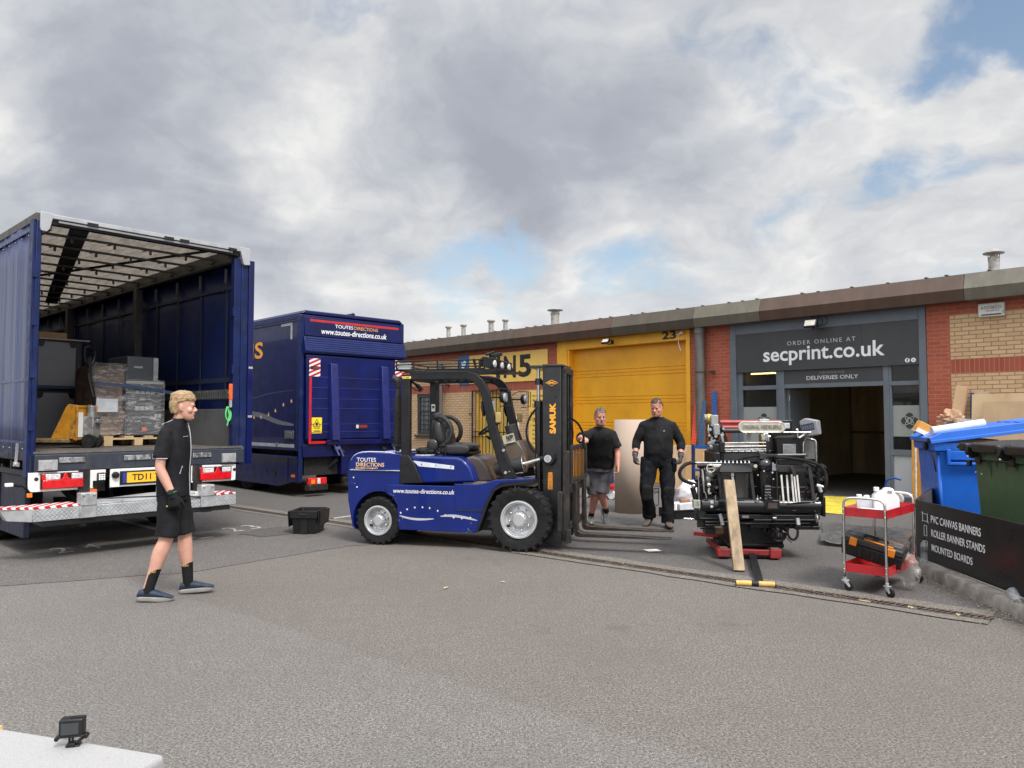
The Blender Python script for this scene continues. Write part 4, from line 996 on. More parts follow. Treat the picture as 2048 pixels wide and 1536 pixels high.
for i in range(4): x.box(.201, .205, .06+.065*i, .115+.065*i, .36, .42); x.box(.201, .205, .06+.07*i, .115+.07*i, .60, .65)
x.box(.201, .204, .33, .37, .26, .31); x.box(.201, .204, .38, .42, .26, .31); x.box(.121, .124, .06, .18, .97, 1.0)
build('label_sticker', x, mat('sticker_grey', (.38, .38, .38), .5), mc)
x = MB(); x.box(.201, .204, .16, .22, .07, .12); build('orange_sticker', x, ORANGE, mc)
x = MB(); x.grid(lambda u, v: (.225+.012*noise.noise(Vector((u*5, v*9, 1))), -.08+.54*u, .02+.78*v), 14, 20); build('wrap_film', x, WRAP, mc, smooth=True)
cb = lt('wrapped_carton', 'crumpled brown carton bundle in shrink wrap beside the wrapped machine', 'carton', -1.75, 1.36, 0, None, 1.342)
x = MB(); x.box(-.55, .25, -.24, .16, .0, 1.0); v0 = len(x.v)
x = MB(); x.sph((-.15, -.03, .50), (.40, .24, .55), 36, 24)
x.v = [tuple(Vector((-.15+(max(-.36, min(.36, (v[0]+.15)*1.5))), -.03+max(-.2, min(.2, (v[1]+.03)*1.5)), max(0, min(.98+.05*noise.noise(Vector((v[0]*5, v[1]*7, 0))), .5+(v[2]-.5)*1.35))))+Vector(v)*0) for v in x.v]
x.v = [tuple(Vector(v)+Vector((noise.noise(Vector(v)*6), noise.noise(Vector(v)*6+Vector((5, 5, 5))), 0))*.05) for v in x.v]
build('paper_wrap', x, mat('kraft_paper', (.15, .095, .065), .8, 0, .4, 5, bump=.6, bscale=14), cb, smooth=True, ang=80)
x = MB(); x.grid(lambda u, v: (.26+.03*noise.noise(Vector((u*4, v*9, 7))), -.26+.46*u, .02+1.0*v), 14, 20); build('wrap_film', x, WRAP, cb, smooth=True)
x = MB(); x.box(.262, .275, -.20, .08, .33, .52); build('white_panel', x, mat('white_sheet', (.50, .52, .56), .3), cb, bevel=.02)
cc = lt('carton_pile', 'dark wrapped bundle behind the pallet truck handle', 'carton', -2.6, 1.62, 0, None, 1.202)
x = MB(); x.sph((0, 0, .58), (.4, .28, .66), 30, 20); x.v = [tuple(Vector((max(-.36, min(.36, v[0]*1.4)), max(-.25, min(.25, v[1]*1.4)), max(0, min(1.12, v[2]))))+Vector((noise.noise(Vector(v)*5), noise.noise(Vector(v)*5+Vector((5, 5, 5))), noise.noise(Vector(v)*4)*.6))*.06) for v in x.v]; x.v = [(a_, b_, max(0, c2)) for a_, b_, c2 in x.v]
build('bundle', x, mat('brown_dark', (.10, .065, .045), .7, 0, .4, 5, bump=.6, bscale=14), cc, smooth=True, ang=80)
x = MB()
for y in (-.30, -.26): x.box(.30, .33, y-.012, y+.012, .15, .95)
build('pale_rod', x, mat('rod_pale', (.45, .45, .46), .4), cc)
ls = MB()
def tw(X, Y, Z): p_ = tl2w(X, Y); return Vector((*p_, Z))
def flat(pts, w_):
    q = MB()
    for a_, b_ in zip(pts[:-1], pts[1:]): q.bar(a_, b_, .006, w_)
    return q
o = build('lashing_strap', flat([tw(-3.07, .60, 2.07), tw(-3.06, 1.50, 2.06), tw(-1.45, 1.12, 2.07), tw(-1.40, 1.5, 2.05), tw(-1.45, 2.43, 1.93)], .045), mat('webbing_blue', (.03, .055, .12), .6)); tag(o, 'navy lashing strap stretched across the load in the trailer', 'strap')
# ============================================================ BOX LORRY
BX = thing('box_lorry', 'dark blue box lorry with closed folded tail lift', 'truck', (-4.27, 14.85, 0), -45)
x = MB(); x.box(-8.6, 0, 0, 2.55, .95, 3.70); bx = build('box_body', x, NAVY, BX, bevel=.03)
x = MB(); x.prism([(0.0, 3.70), (.1, 3.78), (2.45, 3.78), (2.55, 3.70)], -8.6, .02, 'yz'); build('roof', x, NAVY, BX, bevel=.02)
x = MB(); x.box(-.30, -.05, 1.22, 1.32, 3.78, 3.82); x.sph((-.02, 1.25, 3.80), .035); build('roof_camera', x, BLACKP, BX)
x = MB(); x.box(-8.6, -.02, -.012, -.001, 3.60, 3.68); x.box(-8.6, 0, -.02, -.001, 3.55, 3.575); x.box(-8.6, 0, -.01, .0, .93, .98); x.box(-.10, .0, -.014, .0, .98, 3.66); x.box(.0, .02, -.012, .08, .30, 3.66); x.box(.0, .02, 2.47, 2.562, .55, 3.70); build('edge_trim', x, BLUE_IN, BX, bevel=.004)
# rear: header sign panel, lip, tail lift platform
x = MB(); x.box(.0, .035, .08, 2.53, 3.26, 3.64); hp = build('header_panel', x, NAVY, BX, bevel=.008)
x = MB(); x.box(.036, .039, .20, 2.40, 3.555, 3.605); build('red_stripe', x, mat('stripe_red', (.42, .02, .03), .4), hp)
text('TOUTES', TEXTW, hp, (.038, .78, 3.465), YV, ZV, .44, .072, bold=.005)
text('DIRECTIONS', mat('lettering_gold', (.66, .34, .10), .5), hp, (.038, 1.25, 3.465), YV, ZV, .60, .072, bold=.005)
text('www.toutes-directions.co.uk', TEXTW, hp, (.038, .46, 3.318), YV, ZV, 1.62, .115, bold=.012, shear=.2)
x = MB(); x.prism([(.02, 3.23), (.06, 3.24), (.13, 2.95), (.11, 2.90), (.02, 2.88)], .06, 2.56, 'xz')
lp = build('lift_lip', x, mat('lip_blue', (.006, .016, .11), .4, 0, .2, 5, coat=.3, spec=.3), BX, bevel=.004)
x = MB()
for i in range(7): z = 3.20-.045*i; xx = .055+(3.24-z)*.24; x.box(xx-.01, xx+.012, .08, 2.54, z, z+.008)
build('lip_rib', x, BLUE_IN, lp)
x = MB(); x.box(.02, .10, .10, 2.50, 1.16, 2.86); pf = build('lift_platform', x, mat('platform_blue', (.002, .007, .075), .42, 0, .3, 2, coat=.25, spec=.25, dirt=(.006, .012, .08), dscale=2), BX, bevel=.01)
x = MB()
for z in (2.42, 2.20, 1.98, 1.78, 1.46, 1.30): x.box(.099, .108, .20, .62, z, z+.012); x.box(.099, .108, .80, 1.90, z, z+.010); x.box(.099, .108, 2.1, 2.45, z, z+.012)
build('platform_rib', x, mat('rib_blue', (.02, .035, .17), .35), pf)
for y0 in (.60, 1.86): x = MB(); x.add([(.10, y0, 2.72), (.10, y0+.20, 2.72), (.10, y0+.24, 1.14), (.10, y0+.02, 1.14), (.17, y0+.02, 2.70), (.17, y0+.18, 2.70), (.22, y0+.22, 1.14), (.22, y0+.04, 1.14)], [(0, 1, 5, 4), (4, 5, 6, 7), (0, 4, 7, 3), (1, 2, 6, 5), (2, 3, 7, 6), (0, 3, 2, 1)]); build('lift_rib', x, mat('ribpost_blue', (.012, .018, .12), .35, 0, .2, 4, coat=.3), pf, bevel=.008)
x = MB(); x.box(.101, .106, .16, .215, 1.12, 2.42); x.box(.101, .106, .16, .60, 1.07, 1.12); x.box(.101, .106, 2.47, 2.52, 1.16, 2.5); x.box(.101, .106, 2.25, 2.52, 1.18, 1.24); build('red_tape', x, mat('tape_red', (.45, .012, .02), .35), pf)
RW2 = bpy.data.materials.new('chevron_tape'); RW2.use_nodes = True; t = NT(RW2.node_tree); b = t.n['Principled BSDF']; g_ = t.new('TexCoord').outputs['Object']; x_, y_, z_ = t.xyz(g_)
s_ = t.math('FRACT', t.math('MULTIPLY', t.math('ADD', z_, t.math('MULTIPLY', y_, -.45)), 11.0))
t.put(b.inputs['Base Color'], t.mix(t.math('GREATER_THAN', s_, .5), (.72, .70, .72), (.42, .012, .02))); b.inputs['Roughness'].default_value = .35
for y0, z0 in ((.155, 2.43), (2.27, 2.50)):
    x = MB(); x.box(.101, .107, y0, y0+.25, z0, z0+.37); fl = build('warning_flag', x, RW2, pf)
    x = MB(); x.box(.107, .109, y0+.03, y0+.23, z0+.14, z0+.21); sp_ = build('flag_label', x, TEXTK, fl); text('DEPAN'[:5] if False else 'DEPRO', mat('label_red', (.5, .02, .02), .5), sp_, (.1095, y0+.09, z0+.155), YV, ZV, .13, .035, bold=.02)
x = MB(); x.box(.101, .105, .225, .455, 1.28, 1.60); ys_ = build('warning_sticker', x, mat('sticker_yellow', (.80, .58, .01), .5), pf)
x = MB(); x.prism([(.245, 1.42), (.34, 1.57), (.435, 1.42)], .1052, .1062, 'yz'); build('warning_triangle', x, TEXTK, ys_)
x = MB(); x.prism([(.268, 1.432), (.34, 1.548), (.412, 1.432)], .1065, .107, 'yz'); build('warning_triangle', x, MATS['sticker_yellow'], ys_)
x = MB(); x.box(.1072, .108, .315, .365, 1.44, 1.50); build('pictogram', x, TEXTK, ys_)
x = MB()
for z in (1.40, 1.375, 1.335, 1.31): x.box(.1052, .106, .27, .41, z, z+.010)
build('small_print', x, TEXTK, ys_)
x = MB(); x.box(.103, .110, 1.26, 1.56, 1.365, 1.455); lb = build('maker_badge', x, TEXTK, pf); text('DEPRO', MATS['label_red'], lb, (.111, 1.35, 1.385), YV, ZV, .19, .05, bold=.03); x = MB(); x.box(.110, .1115, 1.27, 1.33, 1.375, 1.445); build('badge_mark', x, mat('badge_white', (.55, .55, .55), .5), lb)
# below the box: lift beams, dark underside, lights
x = MB(); x.box(.0, .16, .55, 2.55, 1.04, 1.14); x.box(.0, .06, .06, 2.55, .80, 1.05); x.box(-.2, .06, .95, 2.5, .42, .80); build('rear_crossmember', x, NAVY, BX, bevel=.006)
x = MB(); x.box(-8.5, -.10, .18, 2.35, .42, .93); x.bar((-.5, .75, .45), (.10, .95, .92), .10, .10); x.bar((-.6, 1.8, .45), (.10, 2.0, .95), .10, .10); x.bar((-.4, .6, .3), (.05, .85, .72), .06, .06); build('underframe', x, mat('under_black', (.008, .008, .009), .7), BX)
x = MB(); x.bar((.10, .72, 1.10), (.16, .84, .82), .02, .03); x.bar((.10, .82, 1.10), (.16, .94, .80), .02, .03); x.box(.11, .15, .75, .87, .94, 1.0); x.bar((.10, 2.16, 1.12), (.16, 2.26, .86), .02, .03); x.bar((.10, 2.24, 1.12), (.16, 2.34, .84), .02, .03); build('lift_chain', x, mat('bright_blue_link', (.10, .12, .30), .4, .3), BX)
x = MB(); x.box(-.05, .10, .17, .62, .13, .24); build('bumper_bar', x, DKSTEEL, BX, bevel=.006)
def rl(y0): 
    x = MB(); x.box(.02, .10, y0, y0+.42, .245, .385); l_ = build('rear_lamp', x, REDLENS, BX, bevel=.012)
    x = MB(); x.box(.10, .106, y0+.06, y0+.15, .262, .35); build('amber_lens', x, AMBER, l_, bevel=.004)
    x = MB(); x.box(.10, .106, y0+.20, y0+.27, .262, .37); build('clear_lens', x, CLEARLENS, l_, bevel=.004)
    x = MB(); x.cyl((.10, y0+.34, .315), (.108, y0+.34, .315), .045, n=16); build('round_lens', x, REDLENS, l_)
rl(.17); rl(1.98)
x = MB(); x.box(.0, .10, .98, 1.24, .24, .36); x.bar((.0, .97, .38), (.1, 1.26, .41), .03, .02); build('tow_step', x, DKSTEEL, BX, bevel=.01)
x = MB(); x.box(.03, .045, 1.27, 1.80, .22, .35); np2 = build('number_plate', x, PLATEY, BX); text('T11 NSD', TEXTK, np2, (.046, 1.29, .24), YV, ZV, .48, .085, bold=.02)
# left-hand side
text('DIRECTIONS', TEXTO, BX, (-6.6, -.003, 2.88), XV, ZV, 5.02, .36, bold=.02)
x = MB()
for X0, Z0 in ((-2.2, 1.60), (-1.95, 1.60), (-1.62, 1.605), (-1.28, 1.66), (-.98, 1.74), (-.64, 1.86), (-.31, 1.93)): star(x, (X0, -.003, Z0), XV, ZV, .045)
build('star', x, mat('star_gold', (.80, .50, .25), .5), BX)
def swoosh(name, pts, w0, w1, yy, parent, m, steps=30, ax='x'):
    mb = MB(); n = len(pts); C = [Vector(p) for p in pts]
    for _ in range(3):
        q = [C[0]]
        for i in range(len(C)-1): q += [C[i]*.75+C[i+1]*.25, C[i]*.25+C[i+1]*.75]
        C = q+[C[-1]]
    up_, dn = [], []
    for i, p in enumerate(C):
        s = i/(len(C)-1); wd = w0+(w1-w0)*math.sin(math.pi*min(1, s)); up_.append((p.x, p.y+wd/2)); dn.append((p.x, p.y-wd/2))
    vs = [(a, yy, b) for a, b in up_]+[(a, yy, b) for a, b in dn]; k_ = len(C)
    mb.add(vs, [(i, i+1, k_+i+1, k_+i) for i in range(k_-1)])
    return build(name, mb, m, parent)
SWG = mat('swoosh_grey', (.13, .14, .17), .4)
swoosh('swoosh', [(-3.0, 1.66), (-2.2, 1.70), (-1.5, 1.64), (-.9, 1.50), (-.2, 1.45)], .03, .11, -.003, BX, SWG); swoosh('swoosh', [(-2.6, 1.98), (-2.0, 2.02), (-1.2, 2.12), (-.2, 2.16)], .01, .03, -.003, BX, mat('swoosh_navy', (.02, .03, .14), .4))
x = MB(); x.box(-.78, -.31, -.005, -.001, 3.49, 3.56); x.box(-.38, -.31, -.005, -.001, 3.20, 3.49); x.box(-8.4, -.18, -.005, -.001, .99, 1.06); build('reflective_tape', x, mat('tape_silver', (.36, .38, .40), .3), BX)
x = MB(); x.box(-.56, -.19, -.015, -.001, 1.16, 1.33); x.box(-.50, -.25, -.03, -.015, 1.18, 1.30); x.box(-.92, -.86, -.02, -.001, .98, 1.08); build('side_latch', x, mat('latch_dull', (.16, .17, .17), .4, .5), BX, bevel=.005)
x = MB(); x.box(-8.4, -.02, -.06, .02, .78, .82); x.box(-8.4, -.4, -.02, .0, .30, .78); x.prism([(-.02, .78), (-.4, .78), (-.4, .30), (-.02, .30)], -.01, .0); x.prism([(-8.4, .30), (-.75, .30), (-.02, .38), (-.02, .34), (-.75, .19), (-8.4, .19)], -.015, .0)
build('side_skirt', x, NAVY, BX)
x = MB(); x.box(-.25, -.12, -.025, -.015, .40, .45); build('side_marker', x, AMBER, BX)
x = MB(); x.box(-1.05, -.9, -.03, -.02, .36, .48); x.box(-1.35, -1.3, -.03, -.02, .44, .50); build('socket', x, BLACKM, BX)
for X0 in (-2.4, -6.9):
    for (y0, y1, oy) in ((.06, .55, .06), (2.0, 2.49, 2.49)): truck_wheel(BX, X0, y0, y1, .47, oy)
x = MB(); x.box(-10.6, -8.75, .05, 2.5, .45, 3.0); build('cab', x, NAVY, BX, bevel=.12)
# ============================================================ FORKLIFT (local X forward to the right, Y across away from the yard, near side at y = 0)
FK = thing('forklift', 'dark blue counterbalance forklift with black mast and silver wheel rims', 'forklift', (-1.69, 9.38, .004), -15.2)
def ribbon(mb, pts, w, y0, y1):
    P_ = [Vector((p[0], p[1])) for p in pts]; L_, R_ = [], []
    for i, p in enumerate(P_):
        d = (P_[min(i+1, len(P_)-1)]-P_[max(i-1, 0)]).normalized(); n = Vector((-d.y, d.x)); ww = w[i] if isinstance(w, (list, tuple)) else w
        L_.append(p+n*ww/2); R_.append(p-n*ww/2)
    mb.prism([(p.x, p.y) for p in L_+R_[::-1]], y0, y1)
# counterweight with wheel arch
arch = [(.36*math.cos(R(a)), .30+.36*math.sin(R(a))) for a in range(45, 196, 10)]
cw = [(-.31, .17)]+[(-.37, .20), (-.435, .54), (-.445, .90), (-.42, 1.02), (-.37, 1.10), (-.30, 1.14), (-.17, 1.155), (.30, 1.135), (.33, .74), (.30, .60)]+arch
x = MB(); x.prism(cw, .04, 1.12); build('counterweight', x, BLUE, FK, bevel=.035, seg=4)
x = MB(); x.tube([(.28, .035, .925), (-.40, .035, .925), (-.45, .09, .925), (-.46, .3, .925), (-.46, .85, .925), (-.45, 1.07, .925), (-.40, 1.125, .925), (.28, 1.125, .925)], .011, 8); x.tube([(-.43, .05, .93), (-.40, .05, 1.06), (-.34, .06, 1.13), (-.22, .07, 1.16), (.10, .07, 1.155), (.2, .07, 1.14)], .008, 8, smooth=1)
build('silver_trim', x, mat('trim_silver', (.62, .64, .70), .25, .5), FK, smooth=True)
LET = mat('logo_pale', (.72, .70, .74), .35); LEO = mat('logo_amber', (.78, .50, .24), .4)
text('TOUTES', LET, FK, (-.315, .0385, 1.032), XV, ZV, .265, .052, bold=.01); text('DIRECTIONS', LEO, FK, (-.325, .0385, .972), XV, ZV, .39, .050, bold=.01); text('specialist transport', LEO, FK, (-.335, .0385, .938), XV, ZV, .31, .028, bold=.015)
text('www.toutes-directions.co.uk', LET, FK, (.215, -.0125, .655), XV, ZV, .81, .055, bold=.012, shear=.15)
# dark liner inside the arch, far wheel side and underbody
x = MB(); x.box(-.30, 1.75, .25, .92, .22, .62); x.box(.25, 1.45, .10, 1.05, .22, .74); build('chassis', x, mat('chassis_dark', (.010, .010, .011), .6), FK)
# engine hood
x = MB(); x.prism([(.33, .76), (.33, 1.105), (.60, 1.115), (1.02, 1.105), (1.10, 1.08), (1.20, .98), (1.26, .80)], .075, 1.085); hood = build('engine_hood', x, BLUE, FK, bevel=.03, seg=4)
x = MB(); x.add([(.44, .071, 1.055), (.52, .071, .985), (.99, .071, .955), (.99, .071, 1.0), (.44, .073, 1.055), (.52, .073, .985), (.99, .073, .955), (.99, .073, 1.0)], [(0, 1, 2, 3)]); build('side_stripe', x, mat('stripe_pale', (.60, .63, .70), .35), hood)
x = MB(); x.cyl((.56, .072, 1.012), (.56, .066, 1.012), .008, n=8); x.cyl((.95, .072, .985), (.95, .066, .985), .008, n=8); x.cyl((.75, .072, 1.0), (.75, .066, 1.0), .006, n=8); build('stripe_bolt', x, BLACKM, hood)
x = MB(); x.prism([(1.06, 1.09), (1.16, 1.115), (1.27, 1.09), (1.36, .98), (1.44, .80), (1.2, .78)], .26, 1.00); build('footwell_cover', x, mat('cover_brown', (.075, .055, .048), .4, 0, .1, 4, coat=.3), FK, bevel=.035, seg=4)
x = MB(); x.box(1.1, 2.0, .10, 1.05, .765, .80); build('floor_plate', x, mat('floor_dusty', (.20, .17, .14), .6, .3, .3, 9), FK)
x = MB(); x.box(.42, .62, .2, .9, 1.112, 1.122); x.box(-.02, .2, .25, .9, 1.15, 1.158)
build('hood_stripe', x, MATS['stripe_pale'], hood)
# side panel
sp_ = [(.115, .755), (.115, .645), (.20, .60), (.265, .50), (.29, .20), (1.30, .20), (1.34, .22), (1.44, .56), (1.51, .73), (1.62, .80), (2.02, .845), (2.02, .875), (1.55, .845), (1.40, .80), (1.30, .785), (1.02, .785), (1.02, .755)]
x = MB(); x.prism(sp_, -.01, .05); x.cut(); x.prism(sp_, 1.10, 1.16); sp = build('side_panel', x, BLUE, FK, bevel=.008)
x = MB(); x.box(1.03, 1.032, -.013, -.009, .45, .78); x.prism([(1.04, .47), (1.06, .485), (1.40, .50), (1.41, .485), (1.40, .46), (1.06, .455)], -.018, -.008); build('step_recess', x, mat('recess_blue', (.005, .012, .08), .4), sp)
x = MB(); ribbon(x, [(1.33, .22), (1.46, .58), (1.54, .73), (1.64, .785), (2.02, .835)], [.02, .03, .035, .035, .03], -.055, .22); build('mud_guard', x, BLACKM, FK)
st = MB()
for px_, pz in ((806, 1024.5), (819, 1017), (834.5, 1013), (850, 1012), (864.5, 1013), (880.5, 1018), (895.6, 1025.7), (912, 1030), (928, 1031), (944.6, 1029)):
    star(st, (.12+(px_-776)*.00659, -.012, .75-(pz-970)*.00625), XV, ZV, .015)
build('star', st, mat('star_pale', (.75, .68, .62), .4), FK)
swoosh('swoosh', [(.30, .375), (.42, .345), (.58, .335), (.76, .35)], .004, .028, -.0125, FK, mat('swoosh_silver', (.42, .44, .48), .35)); swoosh('swoosh', [(.84, .385), (.98, .40), (1.15, .385), (1.32, .35)], .004, .032, -.0125, FK, MATS['swoosh_silver'])
sc = MB(); rr = random.Random(11)
for i in range(46):
    cx_, cz_ = rr.choice([(.2, .58), (-.43, .52), (1.35, .45), (.3, .3), (1.2, .22), (-.35, .8), (.15, .62)]); cx_ += rr.gauss(0, .04); cz_ += rr.gauss(0, .04)
    y_ = -.0125 if cx_ > .12 else .0385
    if cx_ <= .12 and (cz_ < .68 or cx_ < -.43): continue
    s_ = rr.uniform(.002, .008); sc.add([(cx_, y_, cz_), (cx_+s_*2, y_, cz_+s_*.3), (cx_+s_, y_, cz_+s_)], [(0, 1, 2)])
if sc.v: build('paint_chip', sc, mat('chip_pale', (.38, .40, .48), .6), FK)
x = MB()
for a_, z_ in ((-.36, .83), (-.31, .71)): x.cyl((a_, .041, z_), (a_, .036, z_), .009, n=10)
build('rivet', x, WHITE, FK)
def fwheel(X0, r, rr_, y0, y1, lugs, outer):
    c_ = (X0, 0, r); x = MB(); m_ = (y0+y1)/2; hw = (y1-y0)/2; d = -1 if outer < m_ else 1
    x.lathe([(rr_, m_-hw*.86), (rr_*1.1, m_-hw*.98), (r*.90, m_-hw), (r*.965, m_-hw*.86), (r*.975, m_-hw*.3), (r*.975, m_+hw*.3), (r*.965, m_+hw*.86), (r*.90, m_+hw), (rr_*1.1, m_+hw*.98), (rr_, m_+hw*.86)], c_, (0, 1, 0), 64, True)
    for i in range(lugs):
        t0 = 2*math.pi*i/lugs
        for side in (-1, 1):
            tt = t0+(math.pi/lugs if side > 0 else 0); M = Matrix.Translation(c_) @ Matrix.Rotation(tt, 4, 'Y')
            v0 = len(x.v); w_ = math.pi*r/lugs*.62
            a0, a1 = (m_-hw*1.02, m_-hw*.05) if side < 0 else (m_+hw*.05, m_+hw*1.02)
            x.box(-w_/2, w_/2, a0, a1, r*.90, r*1.0); x.xf(M, v0)
    w_ = build('wheel', x, RUBBER, FK, smooth=True, ang=35)
    x = MB(); o_ = outer; q = -d
    x.lathe([(rr_*.9, m_), (rr_*1.02, m_-d*0), (rr_*1.02, o_+q*.012), (rr_*1.0, o_-q*.004), (rr_*.93, o_-q*.006), (rr_*.90, o_+q*.012), (rr_*.84, o_+q*.012), (rr_*.79, o_+q*.085), (rr_*.74, o_+q*.09), (rr_*.45, o_+q*.075), (rr_*.40, o_+q*.03), (rr_*.34, o_+q*.01), (rr_*.30, o_+q*.004), (.005, o_+q*.004)], c_, (0, 1, 0), 48)
    rm = build('rim', x, RIM, w_, smooth=True, ang=30)
    x = MB()
    for i in range(8):
        t0 = 2*math.pi*i/8+.2; c2 = Vector(c_)+Vector((math.cos(t0)*rr_*.58, o_+q*.052, math.sin(t0)*rr_*.58))+Vector((0, q*.028, 0)); x.cyl(c2, c2-Vector((0, q*.025, 0)), rr_*.07, rr_*.055, 8); x.sph(c2-Vector((0, q*.025, 0)), rr_*.055, 8, 5)
    for i in range(12):
        t0 = 2*math.pi*i/12; c2 = Vector(c_)+Vector((math.cos(t0)*rr_*.37, o_, math.sin(t0)*rr_*.37))+Vector((0, q*.02, 0)); x.cyl(c2, c2-Vector((0, q*.012, 0)), rr_*.03, n=6)
    build('wheel_nut', x, STEEL, rm, smooth=True)
    x = MB(); t0 = -2.6; c2 = Vector(c_)+Vector((math.cos(t0)*rr_*.72, o_+q*.05, math.sin(t0)*rr_*.72)); x.box(c2.x-.022, c2.x+.022, min(c2.y, c2.y-q*.004), max(c2.y, c2.y-q*.004)+.001, c2.z-.014, c2.z+.014); build('valve_slot', x, BLACKM, rm)
fwheel(0, .30, .185, .0, .19, 22, .0); fwheel(0, .30, .185, .97, 1.16, 22, 1.16)
fwheel(1.85, .385, .222, -.07, .20, 24, -.07); fwheel(1.85, .385, .222, .96, 1.23, 24, 1.23)
# overhead guard
def guard(y0, y1, nm='guard_frame'):
    x = MB(); ribbon(x, [(.345, .95), (.345, 2.10)], [.12, .115], y0, y1)
    ribbon(x, [(.29, 2.115), (.8, 2.118), (1.15, 2.115), (1.25, 2.09), (1.33, 2.02), (1.385, 1.92), (1.43, 1.72), (1.50, 1.42), (1.60, 1.12), (1.72, .84)], [.10, .10, .10, .105, .11, .11, .105, .11, .13, .16], y0+.003, y1-.003)
    x.prism([(.285, 1.12), (.40, 1.12), (.47, 1.02), (.585, .78), (.27, .765)], y0-.012, y1+.012)
    return build(nm, x, BLACKM, FK, bevel=.010, seg=3)
g1 = guard(.045, .125); g2 = guard(1.02, 1.10)
x = MB()
for a_, z_ in ((1.635, 1.20), (1.66, .93), (1.71, .945)): x.cyl((a_, .046, z_), (a_, .030, z_), .018 if a_ != 1.71 else .008, n=10)
build('guard_bolt', x, mat('bolt_pale', (.45, .42, .38), .4, .5), g1, smooth=True)
x = MB()
for i in range(6): z = 1.72-.028*i; x.box(.315, .372, .040, .046, z, z+.008); 
for i in range(5): z = 1.53-.028*i; x.box(.315, .372, .040, .046, z, z+.008)
x.cyl((.36, .033, 1.02), (.36, .028, 1.02), .012, n=8); build('vent_slot', x, TEXTK, g1)
x = MB(); x.box(.29, .35, .125, 1.02, 2.07, 2.15); x.box(1.12, 1.2, .125, 1.02, 2.08, 2.14)
for i in range(6): a_ = .45+.12*i; x.box(a_, a_+.03, .125, 1.02, 2.10, 2.14)
build('roof_bar', x, BLACKM, FK, bevel=.006)
x = MB(); x.box(.305, .42, .038, .044, 2.085, 2.115); ys = build('plate_sticker', x, mat('sticker_yel', (.75, .62, .12), .5), g1); text('LT 4507', TEXTK, ys, (.315, .0365, 2.091), XV, ZV, .09, .017)
text('SAMUK', mat('lettering_red', (.55, .08, .05), .5), g1, (.285, .043, 2.135), XV, ZV, .12, .02, bold=.02)
# roof basket with lamps
x = MB()
for z, r_ in ((2.305, .011), (2.26, .008), (2.195, .013)):
    pts = [(.22, .03, z), (1.36, .03, z), (1.40, 1.10, z), (.22, 1.10, z)]
    x.tube(pts, r_, 6, closed=True)
for a_ in (.23, .46, .78, 1.06, 1.33):
    for y_ in (.03, 1.10): x.cyl((a_, y_, 2.18), (a_, y_, 2.31), .011, n=6)
for y_ in (.22, .4, .58, .76, .94): x.cyl((.22, y_, 2.19), (1.4, y_, 2.19), .008, n=6)
x.box(1.30, 1.62, .02, 1.12, 2.178, 2.192)
bk = build('roof_basket', x, BLACKM, FK, smooth=True)
x = MB(); x.box(.24, .41, .045, .075, 2.20, 2.285); build('work_light_case', x, mat('case_pale', (.48, .50, .50), .4), bk, bevel=.006)
lb_ = None
for i in range(3):
    y_ = .16+.33*i; M = Matrix.Translation((1.43, y_, 2.27)) @ Matrix.Rotation(R(10), 4, 'Y')
    x = MB(); x.box(-.06, .055, -.13, .13, -.065, .065, M); 
    for q in range(7): x.box(-.085, -.06, -.12+.037*q, -.105+.037*q, -.06, .06, M)
    hl = build('work_lamp', x, BLACKP, bk, bevel=.006)
    x = MB(); x.sph(M @ Vector((.056, 0, 0)), (.02, .075, .05), 14, 8); build('lens', x, CLEARLENS, hl, smooth=True)
x = MB(); x.bar((1.40, .25, 2.36), (1.50, .40, 2.40), .05, .05); x.bar((1.36, .2, 2.38), (1.44, .3, 2.42), .03, .03); x.cyl((1.45, .3, 2.33), (1.45, .3, 2.38), .015); build('camera_bracket', x, BLACKP, bk, bevel=.006)
# lamps, mirrors and indicators on the front pillars
for y_ in (.06, 1.08):
    x = MB(); x.sph((1.62, y_, 1.84), (.045, .06, .072), 14, 10); x.bar((1.45, y_, 1.84), (1.60, y_, 1.84), .02, .02); hl = build('headlight', x, BLACKP, FK, smooth=True)
    x = MB(); x.cyl((1.64, y_, 1.84), (1.668, y_, 1.84), .058, .052, 18); build('lens', x, mat('lens_grey', (.30, .31, .32), .15), hl, smooth=True)
    x = MB(); x.tube([(1.46, y_-.02, 1.90), (1.58, y_-.05, 1.95), (1.70, y_-.06, 1.94), (1.70, y_-.06, 1.74), (1.60, y_-.05, 1.73)], .006, 5); x.tube([(1.70, y_-.06, 1.94), (1.70, y_+.07, 1.94), (1.70, y_+.07, 1.74), (1.70, y_-.06, 1.74)], .005, 5); build('lamp_guard', x, BLACKM, hl)
    x = MB(); x.box(1.53, 1.60, y_-.03, y_+.03, 1.53, 1.66, Matrix.Translation((0, 0, 0))); build('indicator', x, mat('indicator_buff', (.36, .26, .10), .4), FK, bevel=.012)
    x = MB(); x.sph((1.36, y_+.02, 1.70), (.018, .055, .10), 12, 9, Matrix.Rotation(R(-10), 3, 'Y')); x.bar((1.36, y_, 1.70), (1.45, y_, 1.72), .012, .012); build('mirror', x, BLACKP, FK, smooth=True)
